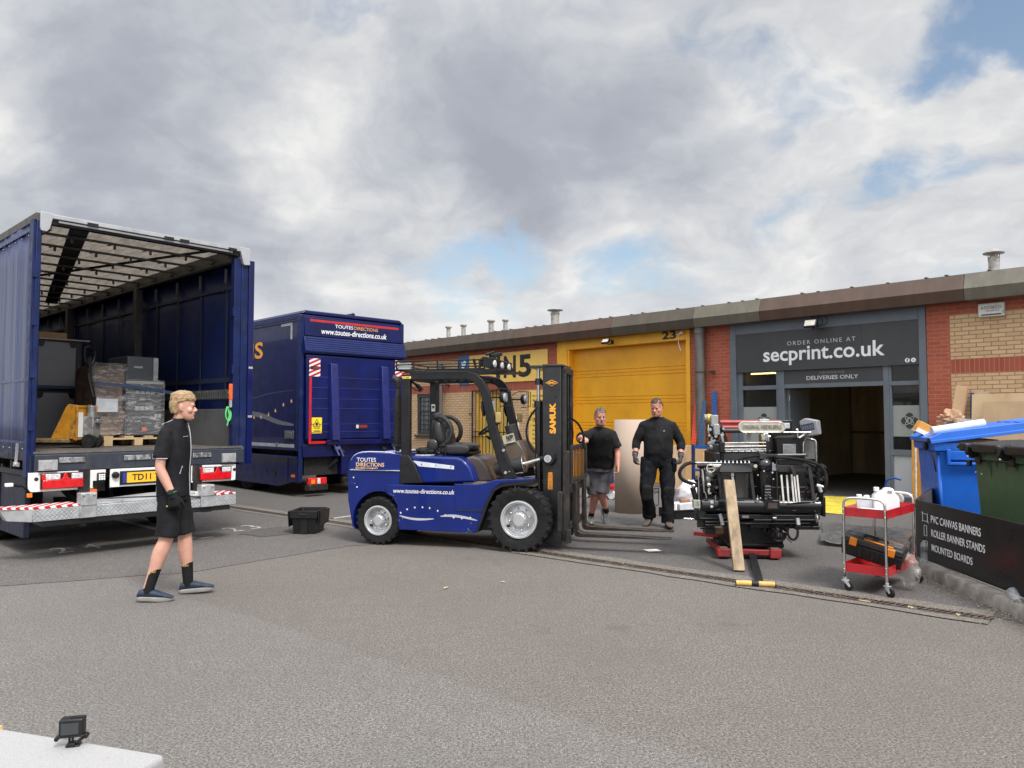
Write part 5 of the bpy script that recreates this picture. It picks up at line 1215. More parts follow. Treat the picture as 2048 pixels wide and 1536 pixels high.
# mast
x = MB(); x.prism([(2.07, .06), (2.30, .06), (2.30, 2.22), (2.07, 2.22)], .26, .285); x.box(2.07, 2.10, .285, .34, .06, 2.2); x.box(2.27, 2.30, .285, .34, .06, 2.2)
x.box(2.07, 2.30, .795, .82, .06, 2.22); x.box(2.07, 2.10, .74, .795, .06, 2.2); x.box(2.27, 2.30, .74, .795, .06, 2.2)
x.box(1.90, 2.12, .25, .83, 2.205, 2.24); x.box(2.07, 2.32, .25, .83, 2.22, 2.25); x.box(2.05, 2.10, .3, .78, 1.0, 1.08); x.box(2.05, 2.10, .3, .78, .25, .36)
build('outer_mast', x, mat('mast_black', (.020, .020, .022), .33, .1, .25, 8, coat=.2, dirt=(.05, .045, .04), dscale=6, dlo=.6, dhi=.8), FK, bevel=.006)
x = MB(); x.box(2.305, 2.355, .30, .345, .10, 2.19); x.box(2.305, 2.355, .735, .78, .10, 2.19); x.box(2.31, 2.36, .30, .78, 2.13, 2.21); x.box(2.31, 2.34, .30, .78, .3, .4)
build('inner_mast', x, mat('mast_inner', (.030, .029, .028), .4, .3, .3, 9, dirt=(.09, .07, .05), dscale=5), FK, bevel=.005)
x = MB()
for y_ in (.34, .70): x.cyl((2.0, y_, .55), (2.0, y_, 1.72), .045, n=16); x.cyl((2.0, y_, 1.72), (2.0, y_, 1.80), .055, n=16); x.cyl((2.0, y_, 2.0), (2.0, y_, 2.08), .042, n=12)
build('lift_cylinder', x, BLACKG, FK, smooth=True)
x = MB()
for y_ in (.34, .70): x.cyl((2.0, y_, 1.80), (2.0, y_, 2.2), .022, n=12)
build('lift_rod', x, STEEL, FK, smooth=True)
x = MB(); x.cyl((2.11, .32, 2.08), (2.11, .30, 2.08), .035, n=16); x.box(2.095, 2.125, .29, .31, 2.04, 2.12); x.cyl((2.24, .256, 1.86), (2.24, .250, 1.86), .016, n=10); build('mast_fitting', x, DKSTEEL, FK, smooth=True)
x = MB(); x.tube([(2.02, .31, 1.75), (1.90, .30, 1.62), (1.84, .30, 1.42), (1.90, .31, 1.22), (2.02, .32, 1.12)], .014, 8, smooth=2); x.cut(); x.tube([(2.36, .5, 1.60), (2.44, .7, 1.52), (2.50, .76, 1.36), (2.48, .78, 1.2)], .014, 8, smooth=2); x.cut(); x.tube([(2.36, .42, 1.58), (2.42, .46, 1.45), (2.38, .5, 1.2)], .01, 6, smooth=2)
build('mast_hose', x, RUBBER, FK, smooth=True)
x = MB(); x.tube([(2.34, .5, .5), (2.34, .5, 2.12)], .016, 4); x.tube([(2.34, .68, .5), (2.34, .68, 2.12)], .016, 4); build('mast_chain', x, DKSTEEL, FK)
text('SAMUK', TEXTO, FK, (2.235, .2585, 1.40), ZV, -XV, .375, .078, bold=.05)
x = MB(); x.prism([(2.105, 2.02), (2.185, 2.058), (2.265, 2.02), (2.185, 1.982)], .2580, .2592); x2 = build('mast_badge', x, TEXTO, FK)
x = MB(); x.prism([(2.118, 2.02), (2.185, 2.051), (2.252, 2.02), (2.185, 1.989)], .2560, .2585); build('mast_badge', x, MATS['mast_black'], x2)
text('SMC', TEXTO, x2, (2.135, .2550, 2.005), XV, ZV, .10, .03, bold=.03)
x = MB(); x.box(2.135, 2.195, .2565, .2595, .72, .93); os_ = build('orange_sticker', x, mat('sticker_amber', (.70, .25, .02), .5, 0, .2, 30, dirt=(.06, .04, .03), dscale=35, dlo=.5, dhi=.62), FK)
# carriage, backrest, forks
x = MB(); x.box(2.42, 2.455, .08, 1.12, .28, .36); x.box(2.42, 2.455, .08, 1.12, .70, .80); x.box(2.32, 2.42, .32, .36, .3, .78); x.box(2.32, 2.42, .82, .86, .3, .78); x.box(2.36, 2.44, .05, .09, .25, 1.20); x.box(2.40, 2.46, .03, .055, .12, .28); x.box(2.30, 2.36, .02, .06, .25, .72)
build('carriage', x, mat('carriage_black', (.028, .026, .025), .45, .3, .3, 9, dirt=(.08, .06, .045), dscale=6), FK, bevel=.006)
x = MB(); x.box(2.44, 2.475, .10, 1.12, 1.205, 1.265); x.box(2.44, 2.475, .10, 1.12, .80, .86); x.box(2.44, 2.475, .10, .14, .86, 1.205); x.box(2.44, 2.475, 1.08, 1.12, .80, 1.205)
for i in range(9): y_ = .20+.098*i; x.cyl((2.457, y_, .86), (2.457, y_, 1.205), .008, n=6)
build('load_backrest', x, mat('backrest_brown', (.030, .024, .021), .5, .2, .3, 9), FK, bevel=.004)
FRK = mat('fork_steel', (.035, .028, .023), .45, .5, .4, 10, dirt=(.16, .11, .07), dscale=6, dlo=.5, dhi=.75)
for y_ in (.22, .80):
    x = MB(); x.prism([(2.455, .82), (2.455, .215), (2.475, .175), (2.52, .165), (3.60, .178), (3.60, .19), (2.56, .215), (2.51, .24), (2.50, .28), (2.495, .82)], y_, y_+.13)
    build('fork', x, FRK, FK, bevel=.005)
# tilt ram with rubber boot
x = MB(); x.cyl((1.50, .17, .96), (1.86, .17, 1.03), .075, .095, 18); x.sph((1.60, .17, .97), (.13, .08, .10)); ram = build('ram_boot', x, mat('boot_black', (.02, .02, .02), .6, 0, .3, 12, bump=.4, bscale=40), FK, smooth=True)
x = MB(); x.cyl((1.86, .17, 1.03), (2.08, .17, 1.095), .024, n=14); x.lathe([(.098, 0), (.105, .006), (.105, .014), (.095, .02)], (1.85, .17, 1.028), (.96, 0, .2), 20); build('ram_rod', x, STEEL, ram, smooth=True)
x = MB(); x.cyl((2.16, .15, 1.10), (2.16, .26, 1.10), .075, .09, 10); x.cyl((2.06, .17, 1.09), (2.12, .17, 1.10), .035, n=12); build('ram_bracket', x, BLACKM, ram)
x = MB(); x.lathe([(.026, 0), (.045, 0), (.045, .02), (.026, .02), (.026, 0)], (2.16, .128, 1.10), (0, 1, 0), 20); build('ram_eye', x, GALV, ram, smooth=True)
x = MB(); x.box(1.78, 2.0, .08, .22, .80, .845); x.prism([(1.72, .80), (1.98, .80), (1.85, .66)], .12, .14); build('step_plate', x, mat('plate_worn', (.12, .10, .07), .5, .3, .4, 9), FK)
x = MB(); x.box(1.80, 1.98, .072, .08, .835, .85); build('yellow_edge', x, mat('edge_yellow', (.62, .48, .16), .5, 0, .2, 20), FK)
# dashboard, wheel and levers
x = MB(); x.prism([(1.50, 1.00), (1.58, 1.26), (1.72, 1.31), (1.82, 1.18), (1.86, .96)], .35, .95); build('dashboard', x, mat('dash_brown', (.105, .080, .060), .55, 0, .15, 5), FK, bevel=.02)
x = MB(); x.cyl((1.60, .75, 1.22), (1.52, .75, 1.50), .075, n=20); build('canister', x, mat('canister_grey', (.055, .052, .05), .45), FK, smooth=True, bevel=.01)
x = MB(); x.box(1.55, 1.70, .33, .345, 1.27, 1.38, Matrix.Translation((1.6, 0, 1.3)) @ Matrix.Rotation(R(-14), 4, 'Y') @ Matrix.Translation((-1.6, 0, -1.3))); pp_ = build('name_plate', x, mat('name_plate_cream', (.52, .48, .40), .5), FK); text('PAPPY', TEXTK, pp_, (1.60, .328, 1.292), (math.cos(R(14)), 0, math.sin(R(14))), (-math.sin(R(14)), 0, math.cos(R(14))), .10, .075, bold=.03)
x = MB(); c_ = Vector((1.30, .55, 1.46)); ax_ = Vector((-.55, 0, .83)).normalized(); a_, b_ = ortho(ax_)
x.tube([c_+(a_*math.cos(t)+b_*math.sin(t))*.155 for t in [2*math.pi*i/28 for i in range(28)]], .014, 8, closed=True); x.cyl(c_, c_-ax_*.05, .03); 
for t in (0, 2.1, 4.2): x.bar(c_-ax_*.02, c_+(a_*math.cos(t)+b_*math.sin(t))*.15, .02, .012)
x.cyl(c_-ax_*.03, (1.56, .55, 1.16), .025, n=10); build('steering_wheel', x, BLACKP, FK, smooth=True)
x = MB()
for i, y_ in enumerate((.30, .36, .42)): x.tube([(1.60, y_, 1.12), (1.46, y_, 1.33), (1.36-.02*i, y_, 1.42)], .009, 6); x.sph((1.35-.02*i, y_, 1.43), (.035, .018, .018)); x.tube([(1.46, y_, 1.33), (1.33, y_, 1.36-.02*i)], .012, 6)
build('control_lever', x, BLACKP, FK, smooth=True)
# seat
SEATM = mat('seat_vinyl', (.028, .027, .026), .38, 0, .2, 8, bump=.2, bscale=90, coat=.15)
def puff(mb, c, r, M=None, p_=3.0, nu=26, nv=18):
    vs0 = len(mb.v); mb.sph((0, 0, 0), 1, nu, nv)
    for i in range(vs0, len(mb.v)):
        v = Vector(mb.v[i]); k_ = (abs(v.x)**p_+abs(v.y)**p_+abs(v.z)**p_)**(-1/p_); v = Vector((v.x*k_*r[0], v.y*k_*r[1], v.z*k_*r[2]))
        if M: v = M @ v
        mb.v[i] = tuple(Vector(c)+v)
st_ = MB(); Mb = Matrix.Rotation(R(-12), 3, 'Y'); puff(st_, (.655, .55, 1.40), (.10, .20, .225), Mb, 2.6); puff(st_, (.76, .55, 1.33), (.05, .13, .12), Mb)
puff(st_, (.92, .55, 1.215), (.23, .23, .055)); puff(st_, (.60, .33, 1.24), (.075, .03, .075), p_=2.4); puff(st_, (.60, .77, 1.24), (.075, .03, .075), p_=2.4); puff(st_, (.90, .34, 1.19), (.2, .03, .06)); puff(st_, (.90, .76, 1.19), (.2, .03, .06))
seat = build('seat', st_, SEATM, FK, smooth=True, ang=60)
x = MB()
for y_ in (.37, .73): x.tube([(.62, y_, 1.60), (.70, y_, 1.61), (.80, y_, 1.55), (.855, y_, 1.44), (.83, y_, 1.32), (.74, y_, 1.24)], .030, 10, smooth=2); x.cut()
x.tube([(.60, .38, 1.60), (.58, .55, 1.64), (.60, .72, 1.60)], .035, 10, smooth=2); build('seat_wing', x, SEATM, seat, smooth=True)
x = MB(); x.box(.68, 1.13, .36, .74, 1.125, 1.165); x.box(.72, 1.10, .38, .72, 1.11, 1.13); x.box(.78, .80, .29, .31, 1.0, 1.30); x.box(.70, .78, .285, .31, 1.22, 1.25); build('seat_base', x, BLACKP, seat, bevel=.01)
sack('jacket', None, None, (.50, .42, 1.118), (.14, .16, .045), mat('jacket_black', (.012, .012, .013), .9, bump=.4, bscale=60), 4, parent=FK, nz=.5, fz_=3.5)
# exhaust stack
EX = mat('exhaust_black', (.030, .027, .026), .6, .2, .3, 14)
x = MB(); x.cyl((.13, .30, 1.10), (.13, .30, 1.22), .030, n=14); x.cyl((.13, .30, 1.22), (.13, .30, 1.25), .075, n=18)
x.lathe([(.045, 0), (.05, .02), (.05, .50), (.045, .56), (.028, .68), (.026, .74)], (.13, .30, 1.25), n=20)
x.tube([(.13, .30, 1.97), (.13, .30, 2.04), (.11, .30, 2.09), (.06, .29, 2.11)], [.03, .034, .038, .046], 12, smooth=1); ex = build('exhaust', x, EX, FK, smooth=True)
x = MB()
for j_ in range(18):
    for i in range(16):
        t_ = 2*math.pi*(i+.5*(j_ % 2))/16; c_ = Vector((.13+.0505*math.cos(t_), .30+.0505*math.sin(t_), 1.28+.027*j_)); d_ = Vector((math.cos(t_), math.sin(t_), 0)); x.cyl(c_-d_*.002, c_+d_*.0006, .0055, n=5)
build('perforation', x, TEXTK, ex)
x = MB(); x.tube([(.37, .16, 2.06), (.45, .2, 2.0), (.5, .2, 1.94)], .03, 8); x.tube([(.38, .17, 1.98), (.46, .2, 1.92), (.5, .2, 1.97)], .006, 5, smooth=2); build('rear_lamp', x, BLACKP, FK, smooth=True)
x = MB(); x.box(1.20, 1.24, 1.005, 1.015, 1.70, 1.82); build('notice', x, WHITE, FK)
x = MB(); x.box(.318, .372, 1.012, 1.018, 1.68, 1.78); nt_ = build('notice', x, mat('notice_grey', (.45, .46, .46), .5), g2)
x = MB(); x.cyl((.345, 1.011, 1.74), (.345, 1.009, 1.74), .018, n=12); build('notice_mark', x, TEXTK, nt_)
# ============================================================ PEOPLE (local X forward, Y to their left, Z up)
def baked(name, mb, m, parent, vox=.006, sm=2, wr=0, wf=9, wseed=0, an=(1, 1, 1), keep=True):
    me = bpy.data.meshes.new(name); me.from_pydata(mb.v, [], mb.f); me.update()
    import bmesh
    bm = bmesh.new(); bm.from_mesh(me); bmesh.ops.recalc_face_normals(bm, faces=bm.faces); bm.to_mesh(me); bm.free()
    o = bpy.data.objects.new(name, me); scene.collection.objects.link(o)
    r = o.modifiers.new('r', 'REMESH'); r.mode = 'VOXEL'; r.voxel_size = vox; r.use_smooth_shade = True
    if sm: s = o.modifiers.new('s', 'SMOOTH'); s.iterations = sm; s.factor = .6
    bpy.context.view_layer.update()
    me2 = bpy.data.meshes.new_from_object(o.evaluated_get(bpy.context.evaluated_depsgraph_get()))
    bpy.data.objects.remove(o); bpy.data.meshes.remove(me)
    if wr:
        ns = [v.normal.copy() for v in me2.vertices]; off = Vector((wseed*3.3, wseed*1.9, wseed*.7)); A = Vector(an)
        for v, n in zip(me2.vertices, ns):
            q = Vector((v.co.x*A.x, v.co.y*A.y, v.co.z*A.z))*wf+off
            f = 1-abs(noise.noise(q+Vector((noise.noise(q*.6), 0, 0))))*2.2
            v.co = v.co+n*wr*(f*.7+noise.noise(q*.45)*.8)
    me2.name = name; me2.materials.clear(); me2.materials.append(m); me2.shade_smooth()
    oo = bpy.data.objects.new(name, me2); scene.collection.objects.link(oo); oo.parent = parent
    return oo
def limb(mb, pts, rs, n=16):
    """tapered round limb with rounded ends"""
    pts = [Vector(p) for p in pts]
    P_, Q = [], []
    for i in range(len(pts)-1):
        for k_ in range(4):
            t_ = k_/4; P_.append(pts[i].lerp(pts[i+1], t_)); Q.append(rs[i]+(rs[i+1]-rs[i])*t_)
    P_.append(pts[-1]); Q.append(rs[-1])
    for _ in range(2):
        P_ = [P_[0]]+[(P_[i-1]+P_[i]*2+P_[i+1])/4 for i in range(1, len(P_)-1)]+[P_[-1]]
        Q = [Q[0]]+[(Q[i-1]+Q[i]*2+Q[i+1])/4 for i in range(1, len(Q)-1)]+[Q[-1]]
    mb.tube(P_, Q, n); mb.sph(P_[0], Q[0]*.99, 14, 9); mb.sph(P_[-1], Q[-1]*.99, 14, 9)
def loft(mb, secs, n=26, pw=2.3):
    """secs: (centre, half depth, half width, yaw) ellipse-like horizontal sections, bottom to top"""
    C = []
    for a, b_ in zip(secs[:-1], secs[1:]):
        for k_ in range(4):
            t_ = k_/4; C.append((Vector(a[0]).lerp(Vector(b_[0]), t_), a[1]+(b_[1]-a[1])*t_, a[2]+(b_[2]-a[2])*t_, a[3]+(b_[3]-a[3])*t_))
    C.append((Vector(secs[-1][0]), *secs[-1][1:]))
    for _ in range(3):
        C = [C[0]]+[((C[i-1][0]+C[i][0]*2+C[i+1][0])/4, *[(C[i-1][j]+C[i][j]*2+C[i+1][j])/4 for j in (1, 2, 3)]) for i in range(1, len(C)-1)]+[C[-1]]
    rs = []
    for c, d, w_, yw in C:
        ring = []
        for i in range(n):
            t_ = 2*math.pi*i/n; cx_, sy = math.cos(t_), math.sin(t_); k_ = (abs(cx_)**pw+abs(sy)**pw)**(-1/pw)
            ring.append(Vector(c)+Matrix.Rotation(R(yw), 3, 'Z') @ Vector((cx_*k_*d, sy*k_*w_, 0)))
        rs.append(ring)
    mb.rings(rs)
def hand(mb, wrist, d, n, side, curl=22, sc=1.0, fat=1.0, thumb_out=38, spread=4):
    """d: wrist to knuckles, n: the way the palm faces, side: +1/-1 which side the thumb is on (d x n)"""
    w0 = Vector(wrist); d = Vector(d).normalized(); n = Vector(n); n = (n-d*n.dot(d)).normalized(); l = d.cross(n)*side
    L_ = .088*sc
    rs = []
    for t_, wd, th in ((-.15, .026, .021), (0, .028, .021), (.3, .036, .021), (.65, .042, .018), (.95, .041, .014), (1.05, .036, .010)):
        rs.append([w0+d*L_*t_+l*math.cos(a)*wd*sc*fat+n*math.sin(a)*th*sc*fat for a in [2*math.pi*i/16 for i in range(16)]])
    mb.rings(rs)
    for k_, (off, ln, r_) in enumerate(((.031, .072, .0088), (.010, .080, .0092), (-.011, .075, .0088), (-.031, .058, .0078))):
        p = w0+d*L_*.9+l*off*sc*fat; cd = (d+l*math.tan(R(spread))*(off/.031)).normalized(); pts = [p-d*.012, p]; q = p
        ax = l
        for seg, fr in enumerate((.42, .32, .26)):
            ang_ = R(curl*(1.0, 1.25, .9)[seg]+k_*3); cd = (Matrix.Rotation(ang_, 3, ax if (Matrix.Rotation(.1, 3, ax) @ d).dot(n) > 0 else -ax) @ cd).normalized(); q = q+cd*ln*fr*sc; pts.append(q)
        rr_ = [r_*1.05, r_*1.05, r_, r_*.92, r_*.72]; mb.tube(pts, [a*sc*fat for a in rr_], 8, smooth=0); mb.sph(pts[-1], r_*.72*sc*fat, 8, 6); 
        for p_, a in zip(pts[1:4], rr_[1:4]): mb.sph(p_, a*1.04*sc*fat, 8, 6)
    p = w0+d*L_*.18+l*.024*sc*fat; a_ = R(thumb_out); cd = (d*math.cos(a_)+l*math.sin(a_)+n*.35).normalized(); pts = [p]
    for ln, bend in ((.040, 0), (.032, 12), (.026, 14)):
        cd = (cd+(d-l*.4)*math.tan(R(bend))).normalized(); p = p+cd*ln*sc; pts.append(p)
    mb.tube(pts, [.0135*sc*fat, .012*sc*fat, .0105*sc*fat, .008*sc*fat], 8); mb.sph(pts[-1], .008*sc*fat, 8, 6)
def head(pp, mb, c, M, s=1.0, jaw=1.0):
    """adds the head to mb; c is where the neck axis meets the chin line"""
    prof = [(-.005, .075, .01, .026), (.012, .089, -.02, .044*jaw), (.035, .094, -.045, .056*jaw), (.06, .094, -.066, .063*(.3+.7*jaw)), (.085, .092, -.082, .068*(.6+.4*jaw)), (.115, .088, -.095, .073), (.145, .092, -.102, .076), (.175, .090, -.103, .077), (.205, .076, -.093, .070), (.228, .05, -.07, .054), (.242, .015, -.035, .028)]
    C = []
    for a, b_ in zip(prof[:-1], prof[1:]):
        for k_ in range(3): t_ = k_/3; C.append(tuple(a[j]+(b_[j]-a[j])*t_ for j in range(4)))
    C.append(prof[-1]); rs = []
    for z, f, bk_, w_ in C:
        cx_ = (f+bk_)/2; d = (f-bk_)/2; rs.append([Vector(c)+M @ (Vector((cx_+d*math.cos(a)*(1.0 if math.cos(a) < 0 else 1), w_*math.sin(a)*(1 if math.cos(a) < .2 else 1-.10*math.cos(a)), z))*s) for a in [2*math.pi*i/28 for i in range(28)]])
    mb.rings(rs)
    def E_(p, r): mb.sph(Vector(c)+M @ (Vector(p)*s), tuple(a*s for a in r), 12, 8, M)
    mb.tube([Vector(c)+M @ (Vector(p)*s) for p in ((.084, 0, .128), (.096, 0, .108), (.110, 0, .088), (.100, 0, .076))], [.008*s, .010*s, .0125*s, .010*s], 10)
    E_((.098, .010, .079), (.011, .008, .008)); E_((.098, -.010, .079), (.011, .008, .008))
    E_((.0905, 0, .058), (.010, .023, .0052)); E_((.088, 0, .047), (.011, .020, .006)); E_((.082, 0, .018), (.016, .022, .014))
    for q in (1, -1):
        E_((.080, q*.030, .134), (.016, .023, .0065)); E_((.056, q*.040, .086), (.028, .027, .030))
        mb.sph(Vector(c)+M @ (Vector((-.012, q*.076, .105))*s), (.017*s, .009*s, .031*s), 12, 8, M @ Matrix.Rotation(q*R(-18), 3, 'Z')); E_((-.004, q*.074, .082), (.009, .006, .010))
def face_parts(pp, c, M, s=1.0, brow=(.12, .07, .04), lip=(.36, .12, .10), iris=(.05, .07, .09), open_=0, squint=.5, glasses=False):
    A = lambda p: Vector(c)+M @ (Vector(p)*s)
    for q in (1, -1):
        x = MB(); x.sph(A((.0765, q*.031, .1165)), (.0115*s, .0140*s, .0095*s*squint), 12, 8, M); e_ = build('eye', x, mat('eye_white', (.55, .50, .47), .3), pp, smooth=True)
        x = MB(); x.sph(A((.0868, q*.031, .1165)), (.0035*s, .0052*s, .0052*s*min(1, squint*1.5)), 10, 6, M); build('iris', x, mat('iris', iris, .2), e_, smooth=True)
        x = MB(); x.tube([A((.0925, q*.014, .137)), A((.0935, q*.028, .1425)), A((.084, q*.045, .138))], [.0022*s, .0036*s, .0018*s], 6, smooth=1); build('eyebrow', x, mat('brow_%d' % int(brow[0]*100), brow, .8), pp, smooth=True)
        x = MB(); x.tube([A((.089, q*.018, .1195)), A((.091, q*.031, .1235)), A((.083, q*.044, .119))], .0018*s, 6, smooth=1); build('eyelid', x, mat('lid', (.24, .10, .07), .6), pp, smooth=True)
    x = MB(); x.tube([A((.093, .020, .0525)), A((.101, .008, .0545)), A((.101, -.008, .0545)), A((.093, -.020, .0525))], [.002*s, .0042*s, .0042*s, .002*s], 8, smooth=1); x.tube([A((.092, .018, .050-open_)), A((.099, 0, .0475-open_)), A((.092, -.018, .050-open_))], [.002*s, .0048*s, .002*s], 8, smooth=1); build('lips', x, mat('lips_%d' % int(lip[0]*100), lip, .5), pp, smooth=True)
    if open_:
        x = MB(); x.sph(A((.096, 0, .0515-open_/2)), (.004*s, .014*s, .0035*s+open_*.6), 10, 6, M); build('mouth', x, mat('mouth_dark', (.05, .012, .01), .5), pp, smooth=True)
    if glasses:
        x = MB()
        for q in (1, -1):
            x.tube([A((.101, q*.031+math.cos(t_)*.020, .113+math.sin(t_)*.013)) for t_ in [2*math.pi*i/18 for i in range(18)]], .0014*s, 6, closed=True); x.tube([A((.100, q*.050, .117)), A((.06, q*.077, .116)), A((-.01, q*.083, .114))], .0015*s, 6)
        x.tube([A((.101, .011, .116)), A((.104, 0, .118)), A((.101, -.011, .116))], .0014*s, 6); build('spectacles', x, mat('specs', (.05, .05, .055), .3, .5), pp)
def hair(pp, c, M, s, m, lift=.012, fringe=.0, recede=.0, side=.06, seed=1, tuft=.006):
    mb = MB(); rs = []
    zs = [side, .08, .10, .12, .13, .14, .148, .155, .162, .17, .185, .20, .215, .23, .243]
    base = lambda z: (.093-max(0, z-.172)*.45-max(0, z-.205)*.7, -.095-.008*math.sin((z-.06)*18), .075 if z < .18 else .075-(z-.18)*.55)
    for z in zs:
        f, bk_, w_ = base(z)
        if z >= .228: f, bk_, w_ = .048, -.062, .048
        if z >= .243: f, bk_, w_ = .018, -.035, .025
        hairline = .158+recede
        tz = min(1, max(0, (z-hairline+.028)/.045)); tz = tz*tz*(3-2*tz); ff = -.024+(f+fringe+.024)*tz
        g_ = .005+(lift-.005)*min(1, max(0, (z-.14)/.06))
        cx_ = (ff+bk_)/2; d = (ff-bk_)/2+g_
        rs.append([Vector((cx_+d*math.cos(a), (w_+g_)*math.sin(a)*(1 if math.cos(a) < .5 else .9), z+(lift*.9 if z > .2 else 0))) for a in [2*math.pi*i/30 for i in range(30)]])
    mb.rings(rs)
    mb.v = [tuple(Vector(c)+M @ (Vector(v)*s)) for v in mb.v]
    o = baked('hair', mb, m, pp, .0045, 1)
    off = Vector((seed*2.2, seed, 0)); ns = [v.normal.copy() for v in o.data.vertices]
    for v, n in zip(o.data.vertices, ns):
        q = Vector((v.co.x*14, v.co.y*75, v.co.z*60))+off; v.co = v.co+n*tuft*(.6*noise.noise(q)+.45*noise.noise(q*2.3)+.7*noise.noise(Vector((v.co.x*18, v.co.y*22, v.co.z*14))+off))
    return o
def locks(pp, c, M, s, m, n, ln, lift, flow, zmin, front, seed, rad=.0045, rr3=(.104, .088, .122), cz=.132):
    """separate tapering locks of hair lying over the scalp"""
    rn = random.Random(seed); mb = MB(); C_ = Vector((-.005, 0, cz)); k_ = 0
    while k_ < n:
        d = Vector((rn.gauss(0, 1), rn.gauss(0, 1), rn.gauss(.25, 1))).normalized()
        if d.z < zmin or (d.x > front and d.z < .52) or (d.x > -.35 and d.z < .42): continue
        k_ += 1; pts = []; L_ = ln*rn.uniform(.6, 1.2)*(.55 if d.z < .42 else 1); fl = Vector(flow)+Vector((rn.gauss(0, .25), rn.gauss(0, .25), rn.gauss(0, .15)))
        if d.z < .35 or d.x < -.5: fl = Vector((-.1, 0, -1))
        for j in range(5):
            q = (d+fl*(j*L_/.4)).normalized(); f_ = 1.0+lift*(j/4)**1.3*rn.uniform(.7, 1.3)
            pts.append(Vector(c)+M @ ((C_+Vector((q.x*rr3[0], q.y*rr3[1], q.z*rr3[2]))*f_)*s))
        mb.tube(pts, [rad*.9, rad, rad*.95, rad*.7, rad*.25], 5)
    return build('hair', mb, m, pp, smooth=True, ang=80)
def hairmat(name, col):
    m = bpy.data.materials.new(name); m.use_nodes = True; t = NT(m.node_tree); b = t.n['Principled BSDF']; g_ = t.new('TexCoord').outputs['Object']
    n = t.noise(t.vm('MULTIPLY', g_, (40, 180, 60)), 1, 4, .7); t.put(b.inputs['Base Color'], t.mix(t.rng(n, .3, .7), tuple(a*.5 for a in col), tuple(min(1, a*1.25) for a in col))); b.inputs['Roughness'].default_value = .55
    t.put(b.inputs['Normal'], t.bump(n, .8, .004)); return m
def shoe(pp, ank, yaw, m_up, m_sole, L_=.29, pitch=0, wd=1.0, low=True, name='shoe'):
    """foot under the ankle joint, toe along yaw; pitch > 0 lowers the toe"""
    A = Vector(ank); M = Matrix.Translation((A.x, A.y, A.z)) @ Matrix.Rotation(R(yaw), 4, 'Z') @ Matrix.Rotation(R(pitch), 4, 'Y') @ Matrix.Translation((0, 0, -.105))
    mb = MB(); rs = []
    for t_, zt, w_, y_ in ((-.075, .055, .026, 0), (-.065, .085, .033, 0), (-.03, .098, .036, 0), (.02, .100, .037, 0), (.07, .086, .041, .002), (.12, .068, .046, .004), (.165, .054, .046, .004), (.20, .042, .036, .002), (.213, .034, .020, 0)):
        t2 = t_*L_/.29; rs.append([M @ Vector((t2, y_+w_*wd*math.cos(a), .022+max(0, (zt-.02))*(math.sin(a)*.5+.5)**.75)) for a in [2*math.pi*i/18 for i in range(18)]])
    mb.rings(rs); o = build(name, mb, m_up, pp, smooth=True, ang=70)
    sb = MB(); prof = []
    k_ = 24
    for lay, z, g_ in ((0, .0, .0), (1, .012, .004), (2, .030, .003), (3, .034, -.003)):
        ring = []
        for i in range(k_):
            a = 2*math.pi*i/k_; cx_ = math.cos(a); X_ = .068+.148*cx_ if cx_ > 0 else .068+.15*cx_; w_ = (.044 if cx_ > -.2 else .036)*wd
            ring.append(M @ Vector(((X_+(g_ if cx_ > 0 else -g_))*L_/.29, (w_+g_)*math.sin(a), z+(.012*max(0, cx_-.6)*2 if lay == 0 else 0))))
        prof.append(ring)
    sb.rings(prof); build('sole', sb, m_sole, o, smooth=True, ang=50)
    lc = MB()
    for i in range(4): t2 = .055+.018*i; z = .094-.0055*i*1.3; lc.tube([M @ Vector((t2, -.018, z)), M @ Vector((t2+.004, 0, z+.008)), M @ Vector((t2, .018, z))], .0028, 5)
    build('lace', lc, m_up, o)
    return o
class Fig: pass
def person(name, label, loc, rz, J, fem=None):
    f = Fig(); f.o = thing(name, label, 'person', (*loc, .004), rz); f.J = J; return f
NRM = lambda a, b_: (Vector(b_)-Vector(a)).normalized()

# ---------------------------------------------------- fair-haired young man walking to the right
P1 = person('person', 'fair haired young man in black gilet and shorts walking towards the forklift', (-3.0, 6.66), 12, None).o
J = dict(hR=(-.03, -.085, .94), hL=(-.02, .085, .94), kR=(-.055, -.10, .525), kL=(.055, .11, .52), aR=(-.195, -.12, .115), aL=(.085, .13, .115),
         sR=(-.065, -.175, 1.45), sL=(-.01, .17, 1.455), eR=(-.095, -.225, 1.16), eL=(-.06, .22, 1.17), wR=(.02, -.225, .915), wL=(-.02, .22, .92))
HC = Vector((.035, 0, 1.578)); HM = Matrix.Rotation(R(6), 3, 'Z') @ Matrix.Rotation(R(3), 3, 'Y')
b1 = MB()
loft(b1, [((-.03, 0, .90), .105, .155, 0), ((-.035, 0, 1.0), .11, .15, -5), ((-.03, 0, 1.12), .10, .14, -8), ((-.035, 0, 1.28), .115, .155, -10), ((-.035, 0, 1.40), .100, .155, -10), ((-.03, 0, 1.47), .072, .120, -8), ((-.01, 0, 1.545), .055, .065, -6)])
limb(b1, [(-.02, 0, 1.48), (.0, 0, 1.56), (.025, 0, 1.62)], [.06, .052, .055])
for h_, k_, a_ in (('hR', 'kR', 'aR'), ('hL', 'kL', 'aL')):
    h0, k0, a0 = Vector(J[h_]), Vector(J[k_]), Vector(J[a_]); limb(b1, [h0, h0.lerp(k0, .5), k0, k0.lerp(a0, .28)+Vector((-.012, 0, 0)), k0.lerp(a0, .65), a0], [.088, .076, .058, .067, .048, .037])
